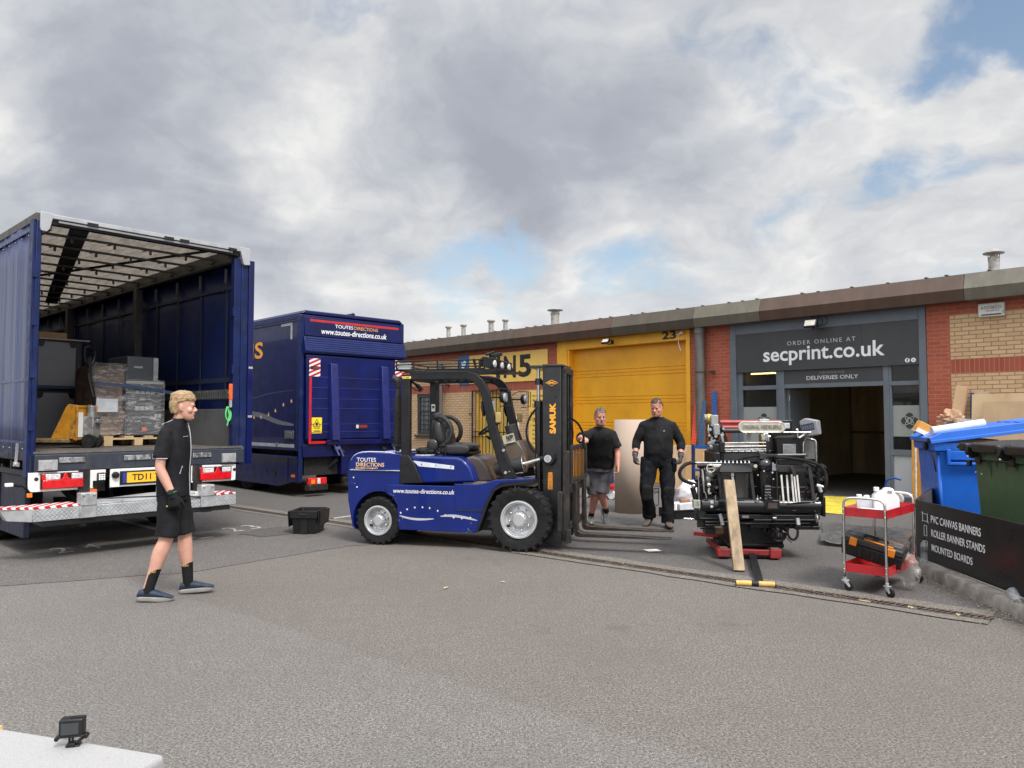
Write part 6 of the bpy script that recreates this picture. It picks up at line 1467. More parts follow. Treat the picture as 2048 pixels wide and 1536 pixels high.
for s_, e_, w_ in (('sR', 'eR', 'wR'), ('sL', 'eL', 'wL')):
    s0, e0, w0 = Vector(J[s_]), Vector(J[e_]), Vector(J[w_]); limb(b1, [s0, s0.lerp(e0, .5), e0, e0.lerp(w0, .3), w0], [.044, .044, .040, .042, .028])
head(P1, b1, HC, HM, 1.0)
hand(b1, J['wL'], (.1, 0, -1), (0, -1, 0), -1, 25)

baked('body', b1, SKIN, P1, .0055, 2)
face_parts(P1, HC, HM, 1.0, (.36, .23, .12), (.42, .16, .13), open_=.003, squint=.6)
hair(P1, HC, HM, 1.0, hairmat('hair_blond', (.36, .24, .125)), .016, .002, .004, .052, 3, .007)
locks(P1, HC, HM, 1.0, MATS.setdefault('hb', hairmat('hair_blond_lock', (.40, .27, .14))), 260, .11, .09, (.55, -.35, .05), .0, .62, 5)
# short-sleeved shirt, gilet, shorts, socks, shoes, glove, watch
x = MB(); loft(x, [((-.03, 0, 1.05), .108, .155, -5), ((-.035, 0, 1.28), .12, .162, -10), ((-.035, 0, 1.40), .108, .178, -10), ((-.033, 0, 1.47), .088, .160, -8), ((-.028, 0, 1.525), .07, .095, -8)])
for s_, e_ in (('sR', 'eR'), ('sL', 'eL')):
    s0, e0 = Vector(J[s_]), Vector(J[e_]); m_ = s0.lerp(e0, .72); limb(x, [s0+Vector((0, 0, .0)), s0.lerp(m_, .4), s0.lerp(m_, .7)], [.056, .064, .064]); x.cyl(m_.lerp(s0, .4), m_, .064, .069, 22)
baked('shirt', x, CLOTHB, P1, .0075, 8, .006, 11, 1, (1, 1, .5))
x = MB(); loft(x, [((-.035, 0, .895), .130, .168, 0), ((-.035, 0, 1.0), .128, .166, -5), ((-.033, 0, 1.12), .124, .160, -8), ((-.032, 0, 1.28), .138, .172, -10), ((-.032, 0, 1.41), .124, .176, -10), ((-.03, 0, 1.475), .098, .158, -8), ((-.02, 0, 1.53), .078, .092, -6), ((-.002, 0, 1.56), .066, .068, -6), ((.01, 0, 1.59), .063, .063, -4)])
gil = baked('gilet', x, CLOTHC, P1, .0075, 4, .008, 7, 2, (1, 1, .45))
ZIP = mat('zip_grey', (.42, .43, .45), .4)
x = MB(); x.tube([(.085, -.012, 1.545), (.108, -.018, 1.45), (.118, -.018, 1.30), (.104, -.012, 1.12), (.110, -.008, .96), (.112, -.005, .90)], .004, 5, smooth=1); x.tube([(.065, -.095, 1.425), (.095, -.06, 1.430)], .0032, 5); x.tube([(-.10, -.17, 1.535), (-.04, -.165, 1.56), (-.02, -.12, 1.575)], .003, 5); x.tube([(.05, -.135, 1.10), (.07, -.125, 1.17)], .004, 5); x.tube([(-.145, -.09, 1.08), (-.15, -.09, .91)], .003, 5, smooth=1)
build('reflective_piping', x, ZIP, gil)
x = MB(); x.tube([(-.115, -.27, 1.245), (-.07, -.285, 1.245), (-.02, -.272, 1.243)], .0032, 5, smooth=1); build('sleeve_line', x, ZIP, P1)
x = MB(); loft(x, [((-.035, 0, .86), .118, .160, 0), ((-.035, 0, .93), .122, .162, 0), ((-.035, 0, 1.0), .118, .158, 0)])
for h_, k_ in (('hR', 'kR'), ('hL', 'kL')):
    h0, k0 = Vector(J[h_]), Vector(J[k_]); m_ = h0.lerp(k0, .93); limb(x, [h0, h0.lerp(m_, .45), h0.lerp(m_, .72)], [.100, .097, .089]); x.cyl(m_.lerp(h0, .32), m_, .089, .095, 24)
so_ = baked('shorts', x, CLOTHB, P1, .0075, 1, .009, 8, 3, (1, 1, .6))
x = MB(); x.box(-.035, -.012, -.225, -.219, .825, .835); build('shorts_tag', x, mat('tag_yellow', (.5, .38, .05), .6), so_)
for a_, k_ in (('aR', 'kR'), ('aL', 'kL')):
    a0, k0 = Vector(J[a_]), Vector(J[k_]); x = MB(); x.cyl(a0+Vector((0, 0, -.04)), a0.lerp(k0, .42), .043, .050, 20); s_ = build('sock', x, CLOTHB, P1, smooth=True, ang=70)
    p_ = a0.lerp(k0, .36); text('CATR'[:3], mat('sock_yellow', (.55, .42, .06), .6), s_, (p_.x-.03, p_.y-.0505, p_.z-.01), XV, ZV, .055, .016, bold=.01)
SHN = mat('shoe_navy', (.018, .032, .055), .75, 0, .3, 20, bump=.4, bscale=300); SOLE = mat('sole_grey', (.26, .25, .24), .7, 0, .1, 9)
shoe(P1, J['aR'], 0, SHN, SOLE, .30, 4); shoe(P1, J['aL'], 2, SHN, SOLE, .30, -3)
x = MB(); hand(x, J['wR'], (.12, 0, -1), (0, 1, .0), 1, 28, 1.04, 1.18); x.cyl(Vector(J['wR'])+Vector((-.012, 0, .03)), Vector(J['wR'])+Vector((.0, 0, -.02)), .036, .034, 16); baked('glove', x, CLOTHB, P1, .004, 1, .002, 40, 1)
x = MB(); c_ = Vector(J['wR']).lerp(Vector(J['eR']), .16); d_ = NRM(J['eR'], J['wR']); x.cyl(c_-d_*.012, c_+d_*.012, .036, .035, 20); wt_ = build('watch', x, BLACKP, P1, smooth=True, ang=50); x = MB(); x.cyl(c_+Vector((.004, -.034, 0)), c_+Vector((.004, -.046, 0)), .021, n=18); build('watch_face', x, mat('watch_glass', (.02, .03, .035), .1), wt_)
x = MB(); c_ = Vector(J['wR'])+Vector((-.008, 0, .028)); x.lathe([(.037, -.004), (.040, 0), (.037, .004)], c_, d_, 20); build('glove_cuff', x, mat('cuff_green', (.04, .22, .10), .7), P1)

# ---------------------------------------------------- tall man in black with work gloves, walking towards the camera
P2 = person('person', 'tall man in black sweater, work trousers and grey gloves stepping over forks', (2.15, 10.98), -96, None).o
J = dict(hR=(.0, -.10, .95), hL=(.02, .125, .95), kR=(.19, -.18, .56), kL=(.09, .135, .52), aR=(-.07, -.12, .165), aL=(.14, .125, .115),
         sR=(.01, -.195, 1.47), sL=(.0, .215, 1.465), eR=(-.02, -.295, 1.24), eL=(-.02, .345, 1.23), wR=(.12, -.335, 1.04), wL=(.12, .325, 1.03))
HC = Vector((.045, -.005, 1.622)); HM = Matrix.Rotation(R(-20), 3, 'Z') @ Matrix.Rotation(R(14), 3, 'Y')
b1 = MB()
loft(b1, [((.0, .01, .90), .13, .175, 0), ((.01, .01, 1.0), .14, .185, 0), ((.02, .01, 1.14), .15, .19, 0), ((.02, .01, 1.30), .14, .19, 0), ((.0, .01, 1.44), .12, .20, 0), ((.0, .01, 1.52), .09, .17, 0), ((.0, .01, 1.57), .07, .11, 0), ((.01, 0, 1.61), .06, .075, 0)])
limb(b1, [(.0, 0, 1.54), (.02, 0, 1.62), (.035, 0, 1.69)], [.07, .064, .062])
for h_, k_, a_ in (('hR', 'kR', 'aR'), ('hL', 'kL', 'aL')):
    h0, k0, a0 = Vector(J[h_]), Vector(J[k_]), Vector(J[a_]); limb(b1, [h0, h0.lerp(k0, .5), k0, k0.lerp(a0, .3), a0], [.09, .08, .058, .058, .038])
for s_, e_, w_ in (('sR', 'eR', 'wR'), ('sL', 'eL', 'wL')):
    s0, e0, w0 = Vector(J[s_]), Vector(J[e_]), Vector(J[w_]); limb(b1, [s0, s0.lerp(e0, .5), e0, e0.lerp(w0, .35), w0], [.062, .056, .048, .049, .034])
head(P2, b1, HC, HM, 1.06, 1.22)

baked('body', b1, SKINR, P2, .0058, 2)
face_parts(P2, HC, HM, 1.06, (.16, .10, .07), (.42, .15, .12), open_=.005, squint=.38)
hair(P2, HC, HM, 1.06, hairmat('hair_brown', (.045, .032, .024)), .006, -.004, .018, .08, 5, .004)
locks(P2, HC, HM, 1.06, hairmat('hair_brown_lock', (.055, .040, .03)), 200, .05, .04, (.5, .2, .05), .05, .60, 7, .0035, (.099, .083, .118))
x = MB(); loft(x, [((.0, .01, .985), .145, .20, 0), ((.015, .01, 1.08), .165, .212, 0), ((.022, .01, 1.18), .172, .215, 0), ((.02, .01, 1.32), .16, .215, 0), ((.0, .01, 1.44), .14, .218, 0), ((.0, .01, 1.51), .112, .195, 0), ((.0, .01, 1.565), .085, .130, 0), ((.01, .0, 1.60), .072, .085, 0)])
for s_, e_, w_ in (('sR', 'eR', 'wR'), ('sL', 'eL', 'wL')):
    s0, e0, w0 = Vector(J[s_]), Vector(J[e_]), Vector(J[w_]); limb(x, [s0, s0.lerp(e0, .5), e0, e0.lerp(w0, .42)], [.072, .074, .068, .060])
for s_ in ('sR', 'sL'): limb(x, [(.0, 0, 1.555), Vector((.0, 0, 1.545)).lerp(Vector(J[s_]), .5)+Vector((0, 0, .012)), Vector(J[s_])], [.06, .062, .066])
sw = baked('sweater', x, CLOTHB, P2, .008, 10, .012, 7, 4, (1, 1, .8))
x = MB(); x.prism([(.07, 1.405), (.10, 1.41), (.085, 1.385)], .158, .162, 'yz'); build('chest_mark', x, mat('mark_grey', (.35, .35, .36), .6), sw)
TRS = mat('trouser_black', (.008, .0085, .011), .9, 0, .4, 5, bump=.5, bscale=200, spec=.15)
x = MB(); loft(x, [((.0, .01, .86), .135, .185, 0), ((.005, .01, .95), .148, .196, 0), ((.005, .01, 1.03), .146, .192, 0)])
for h_, k_, a_ in (('hR', 'kR', 'aR'), ('hL', 'kL', 'aL')):
    h0, k0, a0 = Vector(J[h_]), Vector(J[k_]), Vector(J[a_]); limb(x, [h0, h0.lerp(k0, .5), k0, k0.lerp(a0, .5), a0+Vector((0, 0, .02))], [.115, .112, .098, .086, .082]); x.cyl(a0+Vector((0, 0, .10)), a0+Vector((0, 0, -.05)), .084, .088, 20)
tr_ = baked('trousers', x, TRS, P2, .008, 5, .016, 7, 6, (1, 1, .8))
x = MB(); puff(x, (.06, -.215, .90), (.07, .035, .12), None, 4); puff(x, (.06, .235, .90), (.07, .035, .10), None, 4); puff(x, (.05, -.225, .84), (.05, .03, .14), None, 4)
baked('holster_pocket', x, TRS, P2, .007, 1, .006, 14, 2)
x = MB()
for k_, sy in (('kR', -1), ('kL', 1)):
    x = MB(); k0 = Vector(J[k_]); puff(x, k0+Vector((.072, 0, -.05)), (.03, .07, .12), Matrix.Rotation(R(8), 3, 'Y'), 4); baked('knee_pad', x, mat('knee_grey', (.016, .0155, .0155), .95, 0, .3, 9, spec=.15), P2, .007, 1, .005, 12, 5)
BOOT = mat('boot_tan', (.085, .062, .045), .8, 0, .35, 12, bump=.4, bscale=90)
shoe(P2, J['aR'], -30, BOOT, mat('boot_sole', (.03, .027, .025), .8), .29, 24, 1.12, name='boot'); shoe(P2, J['aL'], 6, BOOT, MATS['boot_sole'], .30, 0, 1.18, name='boot')
GLV = mat('glove_grey', (.065, .06, .058), .75, 0, .3, 16, bump=.3, bscale=200)
for w_, e_, dd, nn, sd2, cu_ in (('wR', 'eR', (.25, -.03, -1), (-.2, 1, .0), 1, 26), ('wL', 'eL', (.1, -.1, -1), (-.3, -1, .0), -1, 38)):
    x = MB(); hand(x, J[w_], dd, nn, sd2, cu_, 1.08, 1.22); w0 = Vector(J[w_]); d_ = NRM(J[w_], J[e_]); x.cyl(w0-d_*.01, w0+d_*.055, .040, .043, 18); g_ = baked('glove', x, GLV, P2, .0042, 1, .002, 40, 2)
    x = MB(); x.cyl(w0+d_*.030, w0+d_*.052, .0455, .0465, 18); build('glove_cuff', x, mat('cuff_dark', (.03, .028, .028), .8), g_, smooth=True, ang=60)

# ---------------------------------------------------- grey-haired man leaning on the load backrest, legs crossed
P3 = person('person', 'grey haired man with glasses in black t-shirt leaning on the fork backrest', (1.30, 11.28), -90, None).o
J = dict(hR=(.30, -.10, .90), hL=(.30, .09, .90), kR=(.22, -.06, .48), kL=(.27, .02, .50), aR=(.0, -.10, .115), aL=(.06, .115, .20),
         sR=(.62, -.215, 1.335), sL=(.50, .155, 1.35), eR=(.93, -.35, 1.30), eL=(.50, .235, 1.10), wR=(1.15, -.315, 1.305), wL=(.58, .225, .90))
HC = Vector((.63, -.03, 1.480)); HM = Matrix.Rotation(R(6), 3, 'Z') @ Matrix.Rotation(R(4), 3, 'Y')
b1 = MB()
loft(b1, [((.30, .0, .84), .135, .165, 0), ((.32, .0, .95), .155, .18, 0), ((.40, -.01, 1.08), .175, .185, -8), ((.48, -.02, 1.22), .15, .185, -14), ((.54, -.03, 1.31), .12, .19, -16), ((.57, -.03, 1.385), .09, .155, -12), ((.59, -.03, 1.445), .06, .08, 0)])
limb(b1, [(.57, -.03, 1.41), (.595, -.03, 1.48), (.62, -.03, 1.55)], [.07, .064, .062])
for h_, k_, a_ in (('hR', 'kR', 'aR'), ('hL', 'kL', 'aL')):
    h0, k0, a0 = Vector(J[h_]), Vector(J[k_]), Vector(J[a_]); limb(b1, [h0, h0.lerp(k0, .5), k0, k0.lerp(a0, .3)+Vector((-.01, 0, 0)), k0.lerp(a0, .7), a0], [.10, .088, .062, .066, .046, .038])
for s_, e_, w_ in (('sR', 'eR', 'wR'), ('sL', 'eL', 'wL')):
    s0, e0, w0 = Vector(J[s_]), Vector(J[e_]), Vector(J[w_]); limb(b1, [s0, s0.lerp(e0, .5), e0, e0.lerp(w0, .3), w0], [.06, .055, .046, .046, .031])
head(P3, b1, HC, HM, 1.02, 1.25)
hand(b1, J['wR'], (1, .12, -.02), (0, 0, -1), -1, 30); hand(b1, J['wL'], (.2, .0, -1), (.2, -1, .0), -1, 34)
baked('body', b1, SKINR, P3, .0058, 2)
face_parts(P3, HC, HM, 1.02, (.16, .14, .13), (.42, .16, .14), open_=.004, squint=.5, glasses=True)
GRH = hairmat('hair_grey', (.13, .12, .115)); hair(P3, HC, HM, 1.0, GRH, .008, -.004, .012, .075, 8, .007)
locks(P3, HC, HM, 1.0, hairmat('hair_grey_lock', (.17, .16, .15)), 240, .06, .10, (.35, .1, .3), .05, .60, 9, .0035, (.101, .085, .120))
x = MB(); A_ = lambda p: HC+HM @ Vector(p); x.sph(A_((.080, 0, .022)), (.021, .026, .018), 12, 8, HM); x.tube([A_((.095, .024, .045)), A_((.100, .012, .066)), A_((.101, 0, .067)), A_((.100, -.012, .066)), A_((.095, -.024, .045))], .0035, 6, smooth=1); baked('beard', x, GRH, P3, .004, 1, .0015, 60, 1)
x = MB(); loft(x, [((.31, .0, .855), .165, .195, 0), ((.33, .0, .95), .178, .205, 0), ((.40, -.01, 1.08), .195, .208, -8), ((.48, -.02, 1.22), .168, .208, -14), ((.54, -.03, 1.31), .138, .205, -16), ((.57, -.03, 1.38), .105, .175, -12), ((.585, -.03, 1.43), .08, .115, -6), ((.59, -.03, 1.46), .07, .08, 0)])
for s_, e_, t_ in (('sR', 'eR', .8), ('sL', 'eL', .75)):
    s0, e0 = Vector(J[s_]), Vector(J[e_]); m_ = s0.lerp(e0, t_); limb(x, [s0, s0.lerp(m_, .4), s0.lerp(m_, .68)], [.067, .075, .074]); x.cyl(m_.lerp(s0, .42), m_, .074, .083, 22)
for s_ in ('sR', 'sL'): limb(x, [(.585, -.03, 1.42), Vector((.58, -.03, 1.41)).lerp(Vector(J[s_]), .5)+Vector((0, 0, .01)), Vector(J[s_])], [.058, .06, .064])
ts = baked('t_shirt', x, CLOTHB, P3, .008, 8, .011, 7, 7, (1, 1, .7))
x = MB(); x.box(.0, .004, -.03, .03, -.012, .012, Matrix.Translation((.668, .075, 1.30)) @ Matrix.Rotation(R(18), 4, 'Z') @ Matrix.Rotation(R(-20), 4, 'Y')); build('chest_logo', x, mat('logo_tan', (.38, .30, .14), .6, 0, .5, 60), ts)
SHG = mat('shorts_grey', (.085, .08, .092), .85, 0, .25, 5, bump=.4, bscale=200)
x = MB(); loft(x, [((.30, .0, .80), .145, .185, 0), ((.31, .0, .88), .155, .19, 0), ((.32, .0, .95), .155, .19, 0)])
for h_, k_ in (('hR', 'kR'), ('hL', 'kL')):
    h0, k0 = Vector(J[h_]), Vector(J[k_]); m_ = h0.lerp(k0, 1.0); limb(x, [h0, h0.lerp(m_, .4), h0.lerp(m_, .7)], [.12, .116, .106]); x.cyl(m_.lerp(h0, .35), m_, .108, .120, 24)
puff(x, (.30, -.20, .66), (.10, .04, .10), None, 4)
baked('shorts', x, SHG, P3, .008, 1, .011, 8, 9, (1, 1, .7))
for a_, k_ in (('aR', 'kR'), ('aL', 'kL')):
    a0, k0 = Vector(J[a_]), Vector(J[k_]); x = MB(); x.cyl(a0+(a0-k0).normalized()*.03, a0.lerp(k0, .16), .043, .043, 20); build('sock', x, CLOTHB, P3, smooth=True, ang=70)
SHGY = mat('shoe_grey', (.10, .11, .112), .8, 0, .3, 20, bump=.4, bscale=200)
shoe(P3, J['aR'], -6, SHGY, mat('sole_pale', (.35, .34, .33), .7), .29, 0, 1.1); shoe(P3, J['aL'], 25, SHGY, MATS['sole_pale'], .28, 62, 1.1)
x = MB()
# ============================================================ PRINTING PRESS on a skate
def onp(px, py, O, ang_, b=0.):
    """point of the upright plane y = b of a local frame that is seen at photo pixel (px, py): local (x, z)"""
    a = R(ang_); Xa, Ya = (math.cos(a), math.sin(a)), (-math.sin(a), math.cos(a))
    dx, dz = (px-1024)/1480, -(py-768)/1480
    r = (dx, math.cos(PITCH)-dz*math.sin(PITCH), math.sin(PITCH)+dz*math.cos(PITCH))
    t_ = (O[0]*Ya[0]+O[1]*Ya[1]+b)/(r[0]*Ya[0]+r[1]*Ya[1]); p_ = (r[0]*t_-O[0], r[1]*t_-O[1])
    return (p_[0]*Xa[0]+p_[1]*Xa[1], CAM_H+r[2]*t_)
PO, PA_ = (2.67, 8.35), -5
PR = thing('printing_press', 'black vintage platen printing press with cream maker plate and red rollers', 'printing press', (*PO, 0), PA_)
def q(px, py, b=0.): x_, z_ = onp(px, py, PO, PA_, b); return Vector((x_, b, z_))
def qbox(mb, x0, y0, x1, y1, b0, b1, ref=None):
    rb_ = b0 if ref is None else ref; a, c = q(x0, y0, rb_), q(x1, y1, rb_); mb.box(min(a.x, c.x), max(a.x, c.x), b0, b1, min(a.z, c.z), max(a.z, c.z)); return mb
def part(name, fn, m, bevel=0, smooth=False, parent=None, **k): x = MB(); fn(x); return build(name, x, m, parent or PR, bevel=bevel, smooth=smooth, **k)
PBK = mat('press_black', (.009, .009, .0095), .34, .0, .3, 8, spec=.4, dirt=(.05, .045, .04), dscale=7, dlo=.6, dhi=.8)
PGY = mat('press_grey', (.032, .031, .031), .45, .2, .25, 8, dirt=(.12, .11, .10), dscale=9, dlo=.55, dhi=.75)
CHR = mat('chrome', (.75, .75, .74), .12, 1, .1, 20)
def base(x): x.prism([(-.20, .13), (.40, .13), (.37, .17), (.30, .22), (.29, .42), (.30, .66), (-.16, .66), (-.15, .22)], .22, .95)
part('pedestal', base, PBK, .012)
part('pedestal_foot', lambda x: (x.box(-.22, .42, .20, .98, .115, .16), x.box(.18, .42, .24, .5, .10, .2)), PBK, .012)
def tubeb(x): a, c = q(1404, 1011), q(1644, 1010); x.cyl((a.x, .06, a.z), (c.x, .06, a.z), .088, n=28)
part('front_beam', tubeb, BLACKG, 0, True)
def flange(x): c = q(1645, 1011); x.box(c.x-.01, c.x+.02, -.05, .18, c.z-.12, c.z+.10)
part('beam_flange', flange, PBK, .01)
part('beam_bracket', lambda x: (qbox(x, 1530, 1000, 1560, 1022, -.045, .0), qbox(x, 1533, 988, 1540, 1002, -.05, .0), qbox(x, 1395, 1000, 1412, 1040, .0, .12)), PBK, .01)
part('beam_slot', lambda x: (qbox(x, 1536, 1006, 1555, 1017, -.052, -.046),), mat('slot_brown', (.05, .035, .03), .6))
part('feed_carriage', lambda x: (qbox(x, 1402, 1028, 1640, 1040, .02, .5), qbox(x, 1500, 1040, 1638, 1058, .10, .55), qbox(x, 1590, 1052, 1640, 1060, .02, .10), qbox(x, 1405, 1040, 1500, 1052, .15, .6)), PBK, .008)
def rods(x):
    for y0, x0, x1, r_, b_ in ((1040, 1508, 1632, .011, -.02), (1047, 1400, 1620, .010, .03), (1044, 1410, 1470, .016, .0), (1037, 1400, 1450, .012, .0), (1050, 1410, 1440, .014, .0)): a, c = q(x0, y0, b_), q(x1, y0, b_); x.cyl(a, c, r_, n=8)
part('shaft', rods, PBK, 0, True)
def chro(x):
    for x0, y0, x1, y1, r_ in ((1595, 1036, 1597, 1050, .022), (1440, 1028, 1445, 1050, .020), (1546, 1036, 1553, 1036, .012)): x.cyl(q(x0, y0, -.05), q(x1, y1, -.06), r_, n=10)
    x.sph(q(1633, 1037, -.02), (.012, .05, .05))
part('handle', chro, GALV, 0, True)
part('serial_plate', lambda x: qbox(x, 1484, 1031, 1498, 1036, -.03, -.02), mat('plate_dull', (.16, .13, .14), .5))
def wires(x):
    rr_ = random.Random(4)
    for i in range(16):
        p0 = q(rr_.uniform(1538, 1560), rr_.uniform(1040, 1062), .1); pts = [p0]
        for _ in range(4): pts.append(pts[-1]+Vector((rr_.uniform(-.05, .09), rr_.uniform(-.05, .05), rr_.uniform(-.09, .04))))
        x.tube(pts, rr_.uniform(.004, .010), 5, smooth=2)
    for i in range(9): x.sph(q(rr_.uniform(1536, 1575), rr_.uniform(1042, 1076), .12), rr_.uniform(.012, .035), 10, 7)
part('cable_bundle', wires, PBK, 0, True)
part('motor_lump', lambda x: (x.cyl(q(1540, 1068, .15), q(1562, 1070, .15), .055, n=16), x.cyl(q(1562, 1070, .15), q(1572, 1070, .15), .03, n=12), x.cyl(q(1548, 1060, .1), q(1556, 1064, .05), .025, n=10)), PGY, 0, True)
part('cable_loop', lambda x: (x.tube([q(1578, 1050, .05), q(1574, 1065, .04), q(1580, 1078, .03), q(1590, 1080, .02), q(1596, 1070, .02), q(1595, 1056, .04)], .014, 8, smooth=2), x.tube([q(1545, 1078, .1), q(1556, 1083, .08), q(1568, 1080, .08), q(1572, 1068, .1)], .013, 8, smooth=2)), RUBBER, 0, True)
part('drive_belt_strap', lambda x: (x.bar(q(1490, 1050, .18), q(1540, 1085, .18), .01, .012), x.bar(q(1500, 1052, .18), q(1500, 1064, .18), .008, .01)), PBK)
# ink unit and roller cabinet
part('ink_cabinet', lambda x: (qbox(x, 1427, 888, 1442, 926, .18, .55), qbox(x, 1441, 903, 1540, 928, .20, .75), qbox(x, 1427, 905, 1441, 930, .17, .8)), PBK, .01)
part('cabinet_panel', lambda x: qbox(x, 1447, 905, 1535, 924, .188, .199), PGY, .005)
def rails(x):
    for y_, r_, x0, x1 in ((886, .007, 1446, 1534), (893, .009, 1446, 1538), (899, .006, 1440, 1536), (903, .007, 1440, 1540)): x.cyl(q(x0, y_, .18), q(x1, y_-1, .18), r_, n=8)
    for i in range(7): c = q(1452+13*i, 900, .17); x.cyl(c, c+Vector((0, -.012, 0)), .008, n=8)
part('steel_rail', rails, STEEL, 0, True)
part('paper_web', lambda x: x.bar(q(1450, 890, .24), q(1515, 890, .24), .03, .03), mat('roller_buff', (.42, .34, .28), .5))
part('rail_end', lambda x: (qbox(x, 1440, 884, 1450, 905, .16, .3), qbox(x, 1533, 882, 1540, 905, .16, .3)), PBK, .006)
REDR = mat('red_roller', (.30, .035, .035), .35, 0, .15, 9)
for y_, r_ in ((845, .030), (850, .020), (855.5, .034)):
    part('red_roller', lambda x: x.cyl(q(1440, y_, .42), q(1560, y_, .42), r_, n=18), REDR, 0, True)
part('steel_roller', lambda x: (x.cyl(q(1440, 861.5, .36), q(1530, 861, .36), .026, n=16),), PGY, 0, True)
part('end_bracket', lambda x: (qbox(x, 1422, 830, 1437, 850, .30, .46), x.bar(q(1430, 848, .36), q(1432, 870, .36), .16, .07), x.bar(q(1442, 868, .3), q(1446, 886, .3), .05, .03)), mat('bracket_grey', (.28, .285, .29), .45, .2, .12, 9), .01)
part('bracket_arm', lambda x: (x.bar(q(1427, 850, .42), q(1428, 890, .42), .12, .10), x.bar(q(1437, 850, .4), q(1450, 884, .4), .06, .07), qbox(x, 1432, 880, 1446, 900, .3, .5), x.cyl(q(1437, 852, .36), q(1439, 872, .36), .045, n=12)), PBK, .008)
part('adjusting_knob', lambda x: (x.cyl(q(1408, 836, .40), q(1414, 836, .40), .045, n=18)), mat('knob_grey', (.24, .24, .24), .4), .004, True)
part('yellow_collar', lambda x: x.cyl(q(1414, 836.5, .40), q(1422, 837, .40), .052, n=18), mat('collar_yellow', (.66, .46, .03), .45), .004, True)
def bits(x):
    rr_ = random.Random(8)
    for i in range(14): c = q(rr_.uniform(1416, 1446), rr_.uniform(850, 884), .33); x.cyl(c, c+Vector((0, -.03, 0)), rr_.uniform(.008, .02), n=8)
    x.tube([q(1418, 845, .35), q(1416, 865, .33), q(1426, 878, .33)], .008, 6, smooth=1)
part('fitting', bits, STEEL, 0, True)
# maker plate
def stad(x, x0, y0, x1, y1, b0, b1, ins=0.):
    a, c = q(x0, y1, b0), q(x1, y0, b0); r_ = (c.z-a.z)/2-ins; cz = (a.z+c.z)/2; pts = []
    for i in range(13): t_ = math.pi/2+math.pi*i/12; pts.append((a.x+ins+r_+r_*math.cos(t_), cz+r_*math.sin(t_)))
    for i in range(13): t_ = -math.pi/2+math.pi*i/12; pts.append((c.x-ins-r_+r_*math.cos(t_), cz+r_*math.sin(t_)))
    x.prism(pts, b0, b1)
MK = mat('maker_plate', (.52, .50, .44), .35, .35, .15, 16, dirt=(.25, .22, .17), dscale=14, dlo=.55, dhi=.75)
mk_ = part('maker_plate', lambda x: stad(x, 1476.5, 843, 1571, 865.5, .10, .125), MK, .003)
def rim_(x):
    a, c = q(1477, 865.5, .098), q(1570.5, 843, .098); r_ = (c.z-a.z)/2-.006; cz = (a.z+c.z)/2; pts = []
    for i in range(11): t_ = math.pi/2+math.pi*i/10; pts.append((a.x+.006+r_+r_*math.cos(t_), .098, cz+r_*math.sin(t_)))
    for i in range(11): t_ = -math.pi/2+math.pi*i/10; pts.append((c.x-.006-r_+r_*math.cos(t_), .098, cz+r_*math.sin(t_)))
    x.tube(pts, .004, 6, closed=True)
    for k_ in (.3, .5, .7, .86, .12): 
        z_ = a.z+(c.z-a.z)*k_
        if k_ in (.86, .12): x.cyl((a.x+.06, .099, z_), (c.x-.06, .099, z_), .0018, n=5)
part('plate_rim', rim_, MATS['maker_plate'], 0, True, mk_)
a_ = q(1485.5, 858.5, .098); c_ = q(1563, 850, .098)
o = text('ORIGINAL HEIDELBERG', mat('letter_bronze', (.22, .19, .14), .4, .4), mk_, (a_.x, .0985, a_.z), XV, ZV, c_.x-a_.x, c_.z-a_.z, ext=.004, bold=.02)
part('plate_fixing', lambda x: (qbox(x, 1568, 846, 1580, 857, .13, .15), x.cyl(q(1490, 866, .11), q(1492, 868, .11), .012), x.box(q(1520, 843, .1).x, q(1540, 843, .1).x, .12, .2, q(1520, 843, .1).z, q(1520, 838, .1).z)), GALV, .003)
part('support_column', lambda x: (x.bar(q(1530, 866, .3), q(1532, 890, .3), .06, .06), x.bar(q(1526, 868, .25), q(1528, 880, .25), .03, .05), x.cyl(q(1523, 873, .3), q(1540, 874, .3), .022, n=12), x.cyl(q(1535, 868, .2), q(1537, 884, .2), .014, n=8)), CHR, .004, True)
part('stay_leg', lambda x: x.bar(q(1499, 864, .5), q(1492, 892, .5), .03, .045), GALV)
# right-hand body
part('body_casing', lambda x: (qbox(x, 1538, 840, 1587, 905, .55, 1.0), qbox(x, 1538, 870, 1545, 930, .3, .8), qbox(x, 1540, 900, 1610, 925, .5, .9)), PBK, .012)
part('front_cover', lambda x: qbox(x, 1551, 873, 1605, 915, .30, .42), PBK, .02)
part('cover_rim', lambda x: x.tube([q(1551, 912, .29), q(1551, 878, .29), q(1555, 873, .29), q(1600, 872, .29)], .007, 6), PGY, 0, True)
ip = part('info_plate', lambda x: qbox(x, 1566, 888, 1592, 909, .29, .297), mat('info_silver', (.36, .37, .38), .4, .3, .15, 30))
def il(x):
    for i in range(9):
        a = q(1568, 890.5+2*i, .2885); c = q(1590-(i*7) % 9, 891.3+2*i, .2885); x.box(a.x, c.x, .2880, .2895, c.z, a.z)
part('plate_print', il, mat('print_grey', (.16, .16, .17), .5), 0, False, ip)
part('guard_screen', lambda x: (qbox(x, 1609, 878, 1630, 918, .35, .36)), mat('screen_mesh', (.15, .145, .14), .4, .4, .2, 60))
part('screen_frame', lambda x: x.tube([q(1607, 918, .35), q(1607, 876, .35), q(1628, 879, .35), q(1632, 884, .35), q(1633, 926, .35)], .012, 8, smooth=1), STEEL, 0, True)
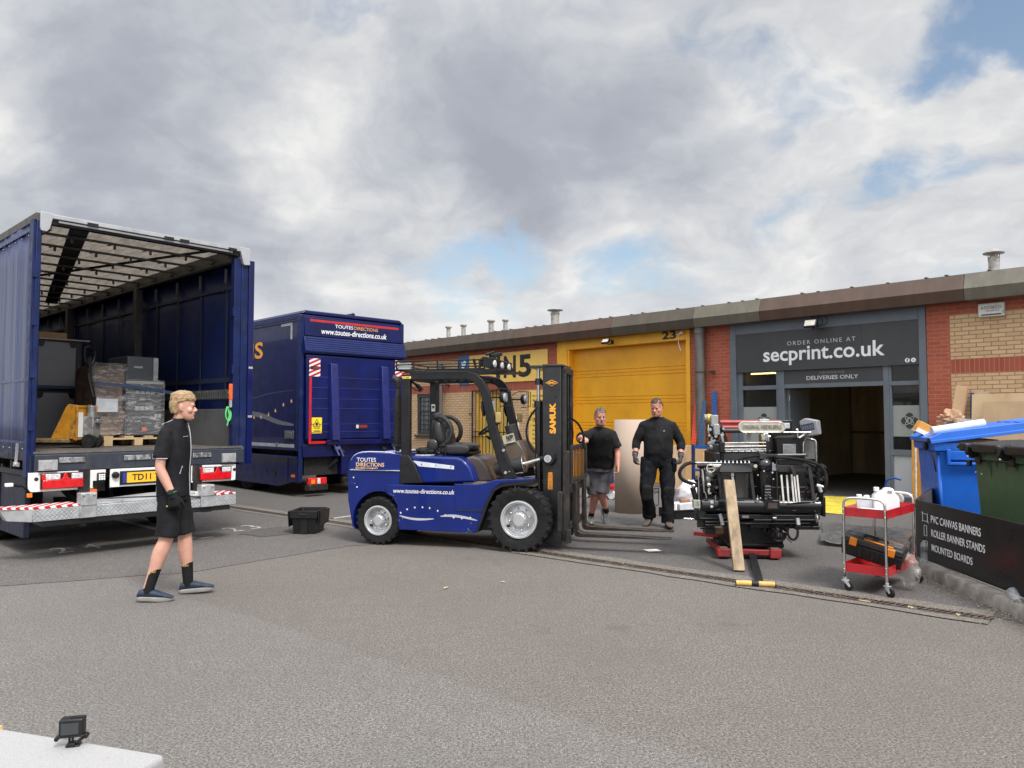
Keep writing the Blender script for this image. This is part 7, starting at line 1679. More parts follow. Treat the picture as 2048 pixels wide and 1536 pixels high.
def cons(x):
    M = Matrix.Translation(q(1621, 855, .22)) @ Matrix.Rotation(R(-30), 4, 'Z') @ Matrix.Rotation(R(-12), 4, 'Y'); v0 = len(x.v)
    x.prism([(-.09, -.10), (.085, -.10), (.105, .06), (-.02, .115), (-.09, .09)], -.08, .08); x.xf(M, v0)
cs = part('control_console', cons, mat('console_grey', (.21, .215, .225), .5, 0, .08, 6), .012)
def scr(x):
    M = Matrix.Translation(q(1621, 855, .22)) @ Matrix.Rotation(R(-30), 4, 'Z') @ Matrix.Rotation(R(-12), 4, 'Y'); v0 = len(x.v); x.box(-.078, .06, -.085, -.081, -.03, .045); x.xf(M, v0)
part('display', scr, mat('display_dark', (.02, .025, .04), .2), 0, False, cs)
def keys(x):
    M = Matrix.Translation(q(1621, 855, .22)) @ Matrix.Rotation(R(-30), 4, 'Z') @ Matrix.Rotation(R(-12), 4, 'Y'); v0 = len(x.v)
    for i in range(5): x.box(-.07+.026*i, -.052+.026*i, -.0875, -.085, -.02, .03)
    x.xf(M, v0)
part('segment', keys, mat('segment_blue', (.08, .10, .14), .3), 0, False, cs)
part('console_rod', lambda x: (x.cyl(q(1566, 864.5, .12), q(1622, 864.5, .12), .010, n=8), x.cyl(q(1598, 876, .15), q(1622, 862, .16), .014, n=8), x.sph(q(1594, 860, .15), .018), x.cyl(q(1594, 862, .15), q(1596, 876, .15), .008, n=6)), STEEL, 0, True)
# central head
part('gripper_head', lambda x: (x.sph(q(1529, 930, .05), (.085, .09, .085)), x.cyl(q(1529, 930, .08), q(1529, 1000, .10), .085, .06, 18)), BLACKG, 0, True)
part('gripper_column', lambda x: (qbox(x, 1529, 970, 1541, 1004, -.03, .06), qbox(x, 1533, 994, 1546, 1008, -.05, .04), qbox(x, 1512, 928, 1545, 1005, .15, .5)), PBK, .01)
part('gear_stack', lambda x: [x.cyl(q(1529, 974+6*i, -.03), q(1541, 974+6*i, -.03), .020, n=10) for i in range(5)], PGY, 0, True)
part('small_bright_fitting', lambda x: [x.cyl(q(a, b_, -.04), q(a, b_, -.06), r_, n=10) for a, b_, r_ in ((1528, 942, .010), (1516, 950, .008), (1545, 945, .010), (1511, 932, .02), (1547, 958, .008), (1515, 998, .012), (1521, 996, .008))]+[x.cyl(q(a, 990, -.04), q(a, 1002, -.04), .007, n=8) for a in (1431, 1515, 1560, 1632)], CHR, 0, True)
part('top_bar', lambda x: (x.bar(q(1527, 911, .05), q(1614, 910, .05), .035, .03), qbox(x, 1519, 906, 1533, 918, .0, .1)), PGY, .004)
part('top_bar_edge', lambda x: (x.bar(q(1555, 909, .028), q(1612, 908.5, .028), .006, .012), ), GALV)
# feed side
part('feed_tray', lambda x: x.add([q(1443, 928, .02), q(1508, 928, .02), q(1503, 944, -.10), q(1439, 944, -.10), q(1443, 926, .06), q(1508, 926, .06), q(1503, 946, -.06), q(1439, 946, -.06)], [(0, 3, 2, 1), (4, 5, 6, 7), (3, 7, 6, 2), (0, 1, 5, 4), (0, 4, 7, 3), (1, 2, 6, 5)]), PBK, .004)
def spikes(x):
    x.cyl(q(1388, 925, .03), q(1442, 926, .03), .010, n=8)
    for i in range(9): c = q(1434+8*i, 926, .03); x.cyl(c, c+Vector((0, 0, .03)), .014, .003, 8)
    x.cyl(q(1415, 930, .0), q(1442, 930, .0), .006, n=6)
part('sucker_bar', spikes, CHR, 0, True)
part('pile_board', lambda x: (qbox(x, 1444, 946, 1461, 1004, .12, .14), qbox(x, 1471, 948, 1497, 1004, .12, .14)), mat('board_slate', (.085, .078, .072), .45, .2, .15, 2.5), .004)
part('feed_strut', lambda x: (x.bar(q(1438, 940, .05), q(1442, 1006, .03), .035, .03), x.bar(q(1500, 940, .05), q(1509, 1006, .03), .035, .035), qbox(x, 1432, 1000, 1445, 1008, .0, .06), x.bar(q(1498, 973, .1), q(1515, 973, .1), .01, .012)), PGY, .004)
part('feed_piston', lambda x: (x.cyl(q(1465, 938, -.02), q(1465, 952, -.02), .018, n=12), x.cyl(q(1465, 953, -.02), q(1466, 962, -.02), .014, n=12)), WHITE, 0, True)
part('feed_back', lambda x: (qbox(x, 1440, 944, 1516, 1006, .25, .55), qbox(x, 1402, 960, 1440, 1045, .30, .6)), mat('back_black', (.008, .008, .009), .5))
# delivery side
def deliv(x):
    for y_, x0, x1, w_ in ((933, 1552, 1618, .035), (939, 1556, 1612, .055), (975, 1542, 1612, .014)): x.bar(q(x0, y_, .05), q(x1, y_-.5, .05), .03, w_)
    x.bar(q(1553, 916, .03), q(1555, 1006, .02), .012, .012); x.bar(q(1618, 932, .03), q(1628, 1006, .02), .04, .04); x.bar(q(1610, 916, .08), q(1612, 1005, .10), .02, .02); x.bar(q(1582, 932, .0), q(1590, 952, .0), .03, .035)
part('delivery_frame', deliv, PGY, .004)
for x0, x1, y0 in ((1562.5, 1567.5, 950), (1573.5, 1577.5, 950), (1583, 1588, 949), (1588, 1594, 949), (1594, 1599.5, 950)):
    part('delivery_strip', lambda x: x.bar(q(x0, y0, .06), q(x1, 1006, -.02), .006, .020, (1, 0, 0)), mat('strip_steel', (.48, .46, .43), .35, .5, .15, 9), .001)
part('delivery_back', lambda x: (qbox(x, 1545, 944, 1625, 1006, .35, .6),), MATS['back_black'])
part('stack_block', lambda x: (qbox(x, 1602, 985, 1622, 1004, .2, .35),), mat('block_brown', (.09, .06, .05), .7))
part('tray_cup', lambda x: (qbox(x, 1556, 918, 1606, 930, .1, .3),), PGY, .01)
# left-hand mechanism
def leftm(x):
    x.bar(q(1401, 925, .1), q(1404, 1040, .08), .02, .025); x.bar(q(1409, 940, .05), q(1412, 1048, .05), .02, .02); x.cyl(q(1404, 935, .12), q(1412, 990, .12), .022, n=10); x.cyl(q(1395, 932, .1), q(1432, 930, .1), .025, n=10)
    x.cyl(q(1385, 975, .05), q(1392, 1000, .05), .030, n=10); x.bar(q(1400, 1040, .05), q(1400, 1054, .05), .06, .06); x.bar(q(1390, 1036, .05), q(1412, 1036, .05), .05, .05)
    rr_ = random.Random(12)
    for i in range(34): c = q(rr_.uniform(1395, 1436), rr_.uniform(935, 1052), rr_.uniform(.05, .25)); s_ = rr_.uniform(.012, .035); x.cyl(c, c+Vector((rr_.uniform(-.06, .06), rr_.uniform(-.05, .02), rr_.uniform(-.06, .06))), s_, s_*rr_.uniform(.6, 1), 10)
    for i in range(10): a = q(1400, 1030+3*i, .1); c = q(1440, 1030+3*i, .1); x.cyl(a, c, .008, n=6) if i % 2 else None
part('pump_linkage', leftm, PBK, 0, True)
part('grey_casting', lambda x: (x.sph(q(1418, 948, .12), (.06, .05, .06)), x.sph(q(1413, 960, .1), (.05, .05, .05)), x.cyl(q(1416, 890, .25), q(1428, 886, .25), .03, .045, 14), x.cyl(q(1418, 893, .25), q(1430, 897, .25), .04, n=14), x.cyl(q(1423, 938, .1), q(1436, 936, .12), .05, n=14)), mat('casting_grey', (.17, .17, .165), .4, .3, .2, 14), 0, True)
part('bright_rod', lambda x: (x.cyl(q(1404, 938, -.02), q(1409, 985, -.02), .013, n=8), x.cyl(q(1411, 985, -.03), q(1414, 996, -.03), .010, n=8), x.cyl(q(1397, 950, .0), q(1399, 1020, .0), .007, n=6), x.sph(q(1418, 970, -.03), .028), x.sph(q(1387, 972, .0), .024), x.cyl(q(1419, 976, -.03), q(1418, 984, -.03), .018, n=10), x.box(q(1416, 985, -.04).x, q(1422, 985, -.04).x, -.05, -.03, q(1416, 988, -.04).z, q(1416, 984, -.04).z), x.cyl(q(1368, 1037.5, .0), q(1386, 1038, .0), .013, .009, 10)), CHR, 0, True)
def hw(x):
    c = q(1421.5, 936.5, -.02); x.tube([c+Vector((math.cos(t_)*.045, 0, math.sin(t_)*.045)) for t_ in [2*math.pi*i/20 for i in range(20)]], .006, 6, closed=True); x.bar(c-Vector((.04, 0, 0)), c+Vector((.04, 0, 0)), .006, .006)
part('hand_wheel', hw, mat('wheel_cream', (.50, .45, .36), .4), 0, True)
jb = part('junction_box', lambda x: qbox(x, 1387, 1000, 1401, 1017, -.02, .08), mat('box_sage', (.30, .32, .27), .5), .006)
part('earth_sticker', lambda x: x.tube([q(1392, 1010, -.022), q(1395, 1003, -.022), q(1398, 1010, -.022)], .004, 5, closed=True), mat('sticker_green', (.05, .28, .08), .5), 0, False, jb)
part('square_sticker', lambda x: (qbox(x, 1421, 1001, 1427, 1007, -.036, -.030), x.cyl(q(1423.5, 1013, -.03), q(1423.5, 1013, -.035), .016, n=12)), mat('sticker_pale', (.5, .5, .5), .5))
part('air_hose', lambda x: (x.tube([q(1393, 925, .05), q(1375, 926, .0), (q(1362, 936, -.02)), q(1358, 948, -.02), q(1364, 960, -.02), q(1382, 967, 0), q(1410, 974, .03)], .020, 10, smooth=2)), RUBBER, 0, True)
part('air_hose', lambda x: (x.tube([q(1461, 924, .08), q(1485, 916, .06), q(1512, 911, .04), q(1527, 913, .03)], .015, 10, smooth=2)), RUBBER, 0, True)
part('air_hose', lambda x: (x.tube([q(1548, 914, .02), q(1595, 918, .0), q(1630, 925, -.02), q(1648, 938, -.02), q(1654, 958, -.02), q(1650, 978, 0), q(1640, 992, .03)], .018, 10, smooth=2)), RUBBER, 0, True)
def rightm(x):
    rr_ = random.Random(21)
    for i in range(26): c = q(rr_.uniform(1616, 1642), rr_.uniform(928, 990), rr_.uniform(.03, .2)); s_ = rr_.uniform(.01, .03); x.cyl(c, c+Vector((rr_.uniform(-.08, .08), rr_.uniform(-.03, .03), rr_.uniform(-.08, .08))), s_, n=8)
    x.bar(q(1636, 932, .06), q(1638, 1004, .06), .025, .025); x.cyl(q(1616, 926, .1), q(1634, 933, .1), .02, n=10); x.cyl(q(1620, 950, .1), q(1644, 962, .1), .018, n=10)
part('delivery_linkage', rightm, PBK, 0, True)
part('bright_joint', lambda x: (x.cyl(q(1633, 970, .0), q(1646, 974, .0), .018, n=10), x.cyl(q(1617, 924, .04), q(1632, 930, .04), .016, n=10), x.cyl(q(1638, 972, -.02), q(1642, 984, -.02), .02, n=10), x.cyl(q(1637, 995, -.02), q(1630, 1003, -.02), .008, n=8)), GALV, 0, True)
part('lower_hose', lambda x: x.tube([q(1645, 1004, 0), q(1600, 1005, -.03), q(1575, 1008, -.03)], .008, 6), RUBBER, 0, True)
# plank standing against the press
pt0, pt1 = q(1455.5, 963, -.14), None
x = MB(); PLW = streak('plank_wood', (.32, .245, .155), .3, .85, 0, 9, 3.5, .3, (.16, .11, .07))
bt = Vector((2.35, 7.74, 0)); a = R(PA_); tpx = q(1458, 963, -.12); tw_ = Vector((PO[0]+tpx.x*math.cos(a)-tpx.y*math.sin(a), PO[1]+tpx.x*math.sin(a)+tpx.y*math.cos(a), tpx.z))
L_ = (tw_-bt).length; x.box(-.057, .057, -.02, .02, 0, L_)
o = build('wooden_plank', x, PLW, None, bevel=.003); tag(o, 'old knotted wooden plank propped against the front of the press', 'plank')
o.location = bt+Vector((0, 0, .012)); zd = (tw_-bt).normalized(); xd = Vector((.995, .0, 0)); xd = (xd-zd*xd.dot(zd)).normalized(); yd = zd.cross(xd); o.rotation_euler = Matrix((xd, yd, zd)).transposed().to_euler()
# red machine skate and its draw bar
SK = thing('machine_skate', 'low red steering skate with black draw bar under the press', 'skate', (*PO, .004), PA_)
def sk(x): x.box(-.36, -.22, .02, .16, .03, .12); x.box(.22, .34, .02, .16, .02, .12); x.prism([(-.30, .06), (.30, .04), (.30, .105), (-.30, .115)], .05, .12); x.box(-.34, -.28, .10, .9, .05, .11); x.box(.26, .32, .10, .9, .05, .11)
part('frame', sk, mat('skate_red', (.22, .012, .014), .55, 0, .3, 7, dirt=(.07, .03, .025), dscale=9, dlo=.5, dhi=.7), .008, False, SK)
part('roller', lambda x: (x.cyl((-.18, .1, .045), (.18, .1, .045), .042, n=16), x.cyl((-.3, .5, .045), (.3, .5, .045), .04, n=12)), BLACKM, 0, True, SK)
part('top_pad', lambda x: (x.box(-.33, -.24, .05, .14, .121, .128), x.box(.24, .33, .05, .14, .121, .128)), mat('pad_brown', (.16, .09, .06), .8), 0, False, SK)
hb = q(1514, 1172, -1.2); 
a = R(PA_)
def w2l(X, Y): dx, dy = X-PO[0], Y-PO[1]; return (dx*math.cos(a)+dy*math.sin(a), -dx*math.sin(a)+dy*math.cos(a))
h0 = w2l(2.34, 7.06); h1 = (.02, .03)
part('draw_bar', lambda x: (x.bar((h1[0], h1[1], .07), (h0[0], h0[1], .03), .075, .022), x.bar((h0[0]-.04, h0[1]+.06, .03), (h0[0]-.04, h0[1]-.03, .03), .05, .02)), BLACKM, .004, False, SK)
g0 = w2l(2.12, 7.10); g1 = w2l(2.475, 7.02)
gp = part('grip', lambda x: x.cyl((g0[0], g0[1], .03), (g1[0], g1[1], .03), .026, n=16), mat('grip_wood', (.58, .34, .10), .5, 0, .2, 12), .004, True, SK)
part('grip_tape', lambda x: x.cyl(Vector((g0[0], g0[1], .03)).lerp(Vector((g1[0], g1[1], .03)), .40), Vector((g0[0], g0[1], .03)).lerp(Vector((g1[0], g1[1], .03)), .58), .0275, n=16), BLACKM, 0, True, gp)
part('grip_cap', lambda x: (x.cyl(Vector((g0[0], g0[1], .03)), Vector((g0[0], g0[1], .03)).lerp(Vector((g1[0], g1[1], .03)), .02), .028, n=16), x.cut(), x.cyl(Vector((g1[0], g1[1], .03)), Vector((g1[0], g1[1], .03)).lerp(Vector((g0[0], g0[1], .03)), .02), .028, n=16)), BLACKM, 0, True, gp)
S2 = thing('machine_skate', 'red skate beam with roller block under the rear of the press', 'skate', (*PO, .004), PA_)
part('beam', lambda x: (x.bar((-.50, .82, .17), (-.12, .72, .15), .04, .05),), REDP, .006, False, S2)
part('roller_block', lambda x: (x.box(-.28, -.10, .55, .78, .05, .14),), mat('block_olive', (.035, .035, .028), .6), .02, False, S2)
S3 = thing('support_block', 'wooden packing block under the back of the press', 'block', (*PO, .004), PA_)
part('block', lambda x: (x.box(-.28, -.18, .60, .75, .20, .27),), WOODP, .004, False, S3)
part('dark_block', lambda x: (x.box(-.40, -.29, .58, .78, .20, .34),), mat('steel_block', (.06, .055, .05), .5), .004, False, S3)
# ============================================================ RED TROLLEY
CT = thing('tool_trolley', 'two tier red steel trolley with chrome legs and castors', 'trolley', (3.08, 6.93, .004), -43.8)
W_, D_ = .38, .80
def tray(z0, z1, nm):
    x = MB(); t_ = .004
    x.box(0, W_, 0, D_, z0, z0+t_); x.box(0, W_, -.004, .004, z0, z1); x.box(0, W_, D_-.004, D_+.004, z0, z1); x.box(-.004, .004, 0, D_, z0, z1); x.box(W_-.004, W_+.004, 0, D_, z0, z1)
    return build(nm, x, REDP, CT)
tray(.685, .765, 'top_tray'); tray(.175, .255, 'bottom_tray')
for y_ in (0, D_):
    x = MB(); s_ = -1 if y_ == 0 else 1; yy = y_+s_*.014
    x.tube([(.008, yy, .12), (.008, yy, .78), (.02, yy, .835), (.07, yy, .858), (W_-.07, yy, .858), (W_-.02, yy, .835), (W_-.008, yy, .78), (W_-.008, yy, .12)], .0125, 12, smooth=2)
    build('leg_hoop', x, CHR, CT, smooth=True)
for i, (a, b_) in enumerate(((.008, -.014), (W_-.008, -.014), (.008, D_+.014), (W_-.008, D_+.014))):
    rot = (30, -20, 60, 10)[i]; M = Matrix.Translation((a, b_, 0)) @ Matrix.Rotation(R(rot), 4, 'Z')
    x = MB(); v0 = 0; x.cyl((0, 0, .10), (0, 0, .125), .016, n=12); x.box(-.028, .035, -.020, .020, .092, .10); x.prism([(-.02, .095), (.02, .095), (.045, .045), (.03, .035)], -.020, -.017); x.prism([(-.02, .095), (.02, .095), (.045, .045), (.03, .035)], .017, .020); x.xf(M)
    cst = build('castor', x, GALV, CT, bevel=.001)
    x = MB(); x.lathe([(.012, -.014), (.030, -.015), (.038, -.011), (.038, .011), (.030, .015), (.012, .014)], (.034, 0, .040), (0, 1, 0), 24); x.xf(M); build('wheel', x, RUBBER, cst, smooth=True, ang=50)
x = MB()
for z in (.72, .22):
    for a, b_ in ((.008, -.028), (W_-.008, -.028)): x.sph((a, b_, z+.03), .006, 8, 5); x.sph((a, b_, z-.02), .006, 8, 5)
build('bolt_head', x, STEEL, CT, smooth=True)
def ct2w(a, b_, z): c, s = math.cos(R(-43.8)), math.sin(R(-43.8)); return (3.08+a*c-b_*s, 6.93+a*s+b_*c, z+.004)
PLW_ = mat('white_plastic', (.72, .73, .74), .35, 0, .03, 4)
def can(label, a, b_, z, rz, w_, d_, h_, tint=None):
    t = thing('jerrycan', label, 'bottle', ct2w(a, b_, z), rz, 'white plastic containers on the trolley')
    x = MB(); P_ = [(-w_/2, 0), (w_/2, 0), (w_/2, h_*.62), (w_*.30, h_*.84), (w_*.30, h_*.98), (-w_*.02, h_*.98), (-w_*.12, h_*.86), (-w_*.30, h_*.84), (-w_/2, h_*.66)]
    hole_ = [(w_*.02, h_*.80), (w_*.20, h_*.78), (w_*.22, h_*.90), (w_*.06, h_*.91)]
    x.prism(P_, -d_/2, d_/2); build('body', x, tint or PLW_, t, bevel=min(.018, d_*.18), seg=4)
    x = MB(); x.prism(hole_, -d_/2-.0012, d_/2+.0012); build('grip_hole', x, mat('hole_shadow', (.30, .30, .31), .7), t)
    x = MB(); x.cyl((-w_*.34, 0, h_*.84), (-w_*.34, 0, h_*1.0), .022, n=20); build('cap', x, PLW_, t, bevel=.003, smooth=True)
    t.scale = (1.12, 1.12, 1.12); return t
can('large white plastic jerrycan with moulded handle on the trolley', .23, .45, .69, -18, .20, .14, .215)
can('small translucent white bottle beside the large jerrycan', .06, .40, .69, -30, .13, .09, .145, mat('milky_plastic', (.58, .62, .66), .3, 0, .05, 6))
x = MB(); x.box(-.12, .12, -.09, .09, 0, .05); o = build('plastic_tub', x, mat('tub_white', (.66, .68, .70), .35), None, bevel=.02, seg=3); tag(o, 'low white plastic tub in front of the jerrycans on the trolley', 'tub'); o.location = ct2w(.17, .23, .69); o.rotation_euler = (0, 0, R(-40))
x = MB(); x.box(-.11, .11, -.10, .10, 0, .012); o = build('white_cloth', x, WHITE, None, bevel=.005); tag(o, 'folded white cloth lying at the back of the red tray', 'cloth'); o.location = ct2w(.22, .65, .69); o.rotation_euler = (0, 0, R(-30))
# tool box, tilted on the lower tray
TBX = thing('tool_box', 'black tool box with orange latches tipped on lower trolley tray', 'tool box', ct2w(.15, .30, .26)); TBX.rotation_euler = (R(4), R(13), R(-38)); TBX.scale = (.84, .84, .80)
x = MB(); x.prism([(-.30, .0), (.28, .0), (.31, .15), (-.33, .15)], -.13, .13); build('body', x, BLACKP, TBX, bevel=.015, seg=3)
x = MB(); x.prism([(-.335, .152), (.315, .152), (.305, .235), (-.325, .235)], -.14, .14); lid = build('lid', x, mat('lid_dark', (.022, .022, .024), .4, 0, .2, 8), TBX, bevel=.02, seg=3)
x = MB(); x.box(-.28, -.03, -.05, .12, .234, .243); x.box(.03, .27, -.05, .12, .234, .243); build('lid_window', x, mat('lid_smoke', (.09, .088, .088), .25, 0, .3, 9), lid, bevel=.004)
OR_ = mat('orange_plastic', (.62, .20, .012), .4, 0, .05, 5)
for a in (-.24, .15): x = MB(); x.prism([(-.145, .13), (-.158, .14), (-.158, .22), (-.145, .235)], a, a+.08, 'yz'); build('latch', x, OR_, TBX, bevel=.006)
x = MB(); x.box(-.10, .20, -.145, -.10, .237, .246); x.box(-.02, .25, .10, .145, .1, .24); build('trim', x, OR_, lid, bevel=.004)
x = MB(); x.tube([(-.12, -.02, .24), (-.12, -.02, .27), (.12, -.02, .27), (.12, -.02, .24)], .014, 8, smooth=1); build('handle', x, BLACKP, lid, smooth=True)
x = MB()
for a in (-.13, -.05, .05, .28): x.box(a, a+.035, -.146, -.13, .02, .145); x.cut()
build('rib', x, BLACKP, TBX, bevel=.004)
x = MB(); x.box(-.15, .15, -.05, .06, 0, .07); o = build('orange_case', x, OR_, None, bevel=.01); tag(o, 'flat orange case lying behind the black tool box', 'case'); o.location = ct2w(.22, .66, .185); o.rotation_euler = (0, R(-8), R(20))
BAGC = glassm('clear_poly', (.42, .40, .38), .30, .3)
def drape(name, label, cat, loc, r, seed, m, rz=0):
    return sack(name, label, cat, loc, r, m, seed, None, rz, None, .55, 2.2)
drape('plastic_bag', 'crumpled clear plastic bag spilling off the lower trolley shelf', 'bag', ct2w(.43, .42, .03), (.06, .11, .15), 3, BAGC, 20)
# ============================================================ BIN STORE
def board(name, label, P, Q, z0, h_, parent=None):
    P, Q = Vector((*P, z0)), Vector((*Q, z0)); L_ = (Q-P).length; o = thing(name, label, 'board', tuple(P), math.degrees(math.atan2(Q.y-P.y, Q.x-P.x))); return o, L_
BN = mat('banner_black', (.010, .010, .011), .32, 0, .3, 2, dirt=(.03, .028, .027), dscale=3, dlo=.6, dhi=.8)
BO, L_ = board('banner_board', 'low black sign board listing banners and mounted boards in white', (4.32, 7.98), (4.09, 4.4), .122, .60)
x = MB(); x.box(0, L_, 0, .018, .0, .60); build('panel', x, BN, BO, bevel=.002)
for s_, a0, a1, z0, z1 in (('PVC CANVAS BANNERS', .34, 1.24, .40, .475), ('ROLLER BANNER STANDS', .34, 1.30, .262, .335), ('MOUNTED BOARDS', .34, 1.09, .115, .185)):
    text(s_, TEXTW, BO, (a0, -.003, z0), XV, ZV, a1-a0, z1-z0, bold=.004)
x = MB()
def fr_(a0, a1, z0, z1, ear=0):
    for p, q_ in (((a0, z0), (a1, z0)), ((a1, z0), (a1, z1)), ((a1, z1), (a0, z1)), ((a0, z1), (a0, z0))): x.bar((p[0], -.003, p[1]), (q_[0], -.003, q_[1]), .003, .006, (0, 1, 0))
    if ear:
        for p, d in (((a0, z0), (-1, -1)), ((a1, z0), (1, -1)), ((a0, z1), (-1, 1)), ((a1, z1), (1, 1))): x.bar((p[0], -.003, p[1]), (p[0]+d[0]*.015, -.003, p[1]+d[1]*.015), .003, .005, (0, 1, 0))
fr_(.165, .265, .40, .475, 1); fr_(.19, .245, .25, .355); fr_(.185, .25, .11, .195)
build('icon', x, mat('icon_white', (.6, .6, .6), .5), BO)
x = MB(); x.box(0, L_, .019, .026, .0, .597); build('backing', x, mat('board_back', (.06, .05, .045), .7), BO)
B2, L2 = board('side_board', 'black board running back from the corner of the bin store', (5.46, 9.60), (4.345, 8.02), .122, .58)
x = MB(); x.box(0, L2-.02, 0, .018, .0, .60); build('panel', x, BN, B2, bevel=.002)
x = MB(); x.box(0, L2-.02, .0185, .026, .0, .597); build('backing', x, MATS['board_back'], B2)
def wheelie(name, label, O, rz, Lx, Ly, H, col, darkm, hoist):
    o = thing(name, label, 'bin', (*O, .10), rz)
    x = MB(); t_ = .07
    def ring(i_, z): return [Vector((i_, i_, z)), Vector((Lx-i_, i_, z)), Vector((Lx-i_, Ly-i_, z)), Vector((i_, Ly-i_, z))]
    x.rings([ring(t_*1.2, .20), ring(t_*.9, .30), ring(.028, H-.13), ring(.022, H-.10)])
    bd = build('body', x, col, o, bevel=.035, seg=4)
    x = MB(); x.rings([ring(-.008, H-.10), ring(-.015, H-.02), ring(-.010, H), ring(.03, H), ring(.03, H-.05)], cap=False); build('rim', x, col, bd, bevel=.006)
    x = MB()
    for i in range(7):
        a = .12+i*(Lx-.24)/6; x.prism([(.005, H-.10), (.045, H-.10), (.062, H-.30)], a-.006, a+.006, 'yz')
        if i in (1, 5): x.prism([(.0, H-.10), (.045, H-.10), (.07, H-.48)], a+.05, a+.062, 'yz')
    build('stiffener', x, col, bd)
    for a, b_ in ((.12, .12), (Lx-.12, .12), (.12, Ly-.12), (Lx-.12, Ly-.12)):
        x = MB(); x.cyl((a, b_-.02, .09), (a, b_+.02, .09), .085, n=20); x.box(a-.04, a+.04, b_-.035, b_+.035, .14, .20); build('castor', x, RUBBER, o, smooth=True, ang=45)
    return o, bd
BLB = mat('bin_blue', (.008, .105, .50), .42, 0, .08, 4, bump=.15, bscale=120, dirt=(.02, .08, .33), dscale=4, dlo=.6)
GRB = mat('bin_green', (.058, .108, .050), .5, 0, .10, 3, bump=.15, bscale=120, dirt=(.09, .12, .07), dscale=14, dlo=.62, dhi=.7)
bo, bb_ = wheelie('wheelie_bin', 'large bright blue wheelie bin with its lid propped half open', (5.1, 8.95), -16.3, 1.28, 1.0, 1.20, BLB, None, True)
bo['group'] = None; del bo['group']
x = MB(); x.box(.14, .54, -.012, .03, .99, 1.10); x.box(.12, .16, -.035, .0, .95, 1.12); x.box(.52, .56, -.035, .0, .95, 1.12); x.box(.12, .56, -.035, .0, .93, .965); build('lifting_pocket', x, BLB, bb_, bevel=.008)
x = MB(); v0 = 0
x.prism([(-.03, .0), (1.36, .0), (1.36, .045), (1.30, .10), (.10, .10), (-.03, .05)], -.03, 1.03)
x.box(-.03, 1.36, -.04, -.02, -.02, .02)
for i in range(3): x.box(.95, 1.25, .06+.30*i, .22+.30*i, .10, .112)
x.xf(Matrix.Translation((-.02, 0, 1.205)) @ Matrix.Rotation(R(-8.2), 4, 'Y')); build('lid', x, mat('lid_blue', (.03, .15, .62), .38, 0, .06, 4, bump=.1, bscale=120), bo, bevel=.014, seg=3)
x = MB(); x.box(-.06, -.015, .0, .12, 1.19, 1.25); x.box(-.055, -.02, .25, .35, 1.1, 1.2); x.tube([(-.03, .0, 1.08), (-.02, -.03, 1.0), (-.0, -.02, .85)], .012, 6, smooth=1); build('lid_hinge', x, BLACKP, bo, bevel=.008)
x = MB(); x.box(.15, .75, .2, .8, .9, 1.235); build('rubbish', x, CARD, bo, bevel=.02)
go, gb = wheelie('wheelie_bin', 'large dull green wheelie bin with closed black lid behind the sign board', (4.86, 7.88), -96.5, 1.30, 1.0, 1.17, GRB, None, True)
x = MB(); x.grid(lambda u, v: (1.32*u-.01, -.04+1.05*v, 1.20+.06*math.sin(math.pi*v)**.6+.010*(1 if (u*9) % 1 > .5 else 0)*math.sin(math.pi*v)), 46, 14); x.box(-.02, 1.32, -.06, .03, 1.175, 1.215)
build('lid', x, mat('lid_black', (.022, .022, .023), .42, 0, .15, 8), go, bevel=.004)
x = MB(); x.cyl((-.06, -.085, 1.19), (1.36, -.085, 1.19), .020, n=14); build('lid_bar', x, BLACKM, go, smooth=True)
x = MB()
for a, b_ in ((.0, .13), (.27, .74), (.88, 1.3)): x.box(a, b_, -.115, -.045, 1.145, 1.235)
build('hinge_sleeve', x, BLACKP, go, bevel=.02, seg=3)
x = MB()
for a in (.16, .78): x.prism([(-.02, 1.25), (-.12, 1.21), (-.13, 1.13), (-.07, 1.08), (-.02, 1.10)], a, a+.05, 'yz'); x.box(a-.01, a+.10, -.03, -.005, 1.03, 1.12); x.cut()
x.box(-.02, .05, -.03, .0, .99, 1.05); build('hinge_bracket', x, BLACKP, go, bevel=.006)
x = MB()
for a in (.20, .82): x.sph((a, -.115, 1.10), .010, 8, 5); x.cut()
for a, z in ((.12, .98), (.24, .97)): x.sph((a, -.004, z-.05), .007, 8, 5); x.cut()
build('screw', x, WHITE, go)
x = MB(); x.prism([(-.015, 1.15), (-.03, 1.02), (.06, .55), (.09, .40), (.02, .9)], -.012, .0, 'yz')
# rubbish on and behind the bins
def bw(a, b_, z): c, s = math.cos(R(-16.3)), math.sin(R(-16.3)); return (5.1+a*c-b_*s, 8.95+a*s+b_*c, .10+z)
x = MB(); x.lathe([(.052, -.32), (.052, .30), (.045, .30), (.045, -.3)], (0, 0, 0), (1, 0, .16), 22); o = build('cardboard_tube', x, mat('tube_white', (.55, .60, .68), .5), None, smooth=True); tag(o, 'white rolled poster tube lying on the blue bin lid', 'tube'); o.location = bw(.30, .16, 1.385); o.rotation_euler = (0, 0, R(-4))
sack('brown_paper', 'crumpled brown packing paper heaped on the blue bin', 'paper', bw(.33, .55, 1.36), (.14, .10, .10), mat('packing_paper', (.42, .25, .14), .75, 0, .2, 6, bump=.3, bscale=30), 7, nz=1.1, fz_=2.2)
x = MB(); x.box(-.10, .10, -.08, .08, 0, .14); o = build('carton', x, mat('carton_orange', (.75, .33, .05), .6), None, bevel=.004); tag(o, 'small orange and white carton tipped on the blue bin corner', 'box'); o.location = bw(-.02, .55, 1.29); o.rotation_euler = (R(5), R(28), R(-10))
x = MB(); x.box(-.10, .103, -.083, .083, -.001, .05); o2 = build('white_band', x, WHITE, o)
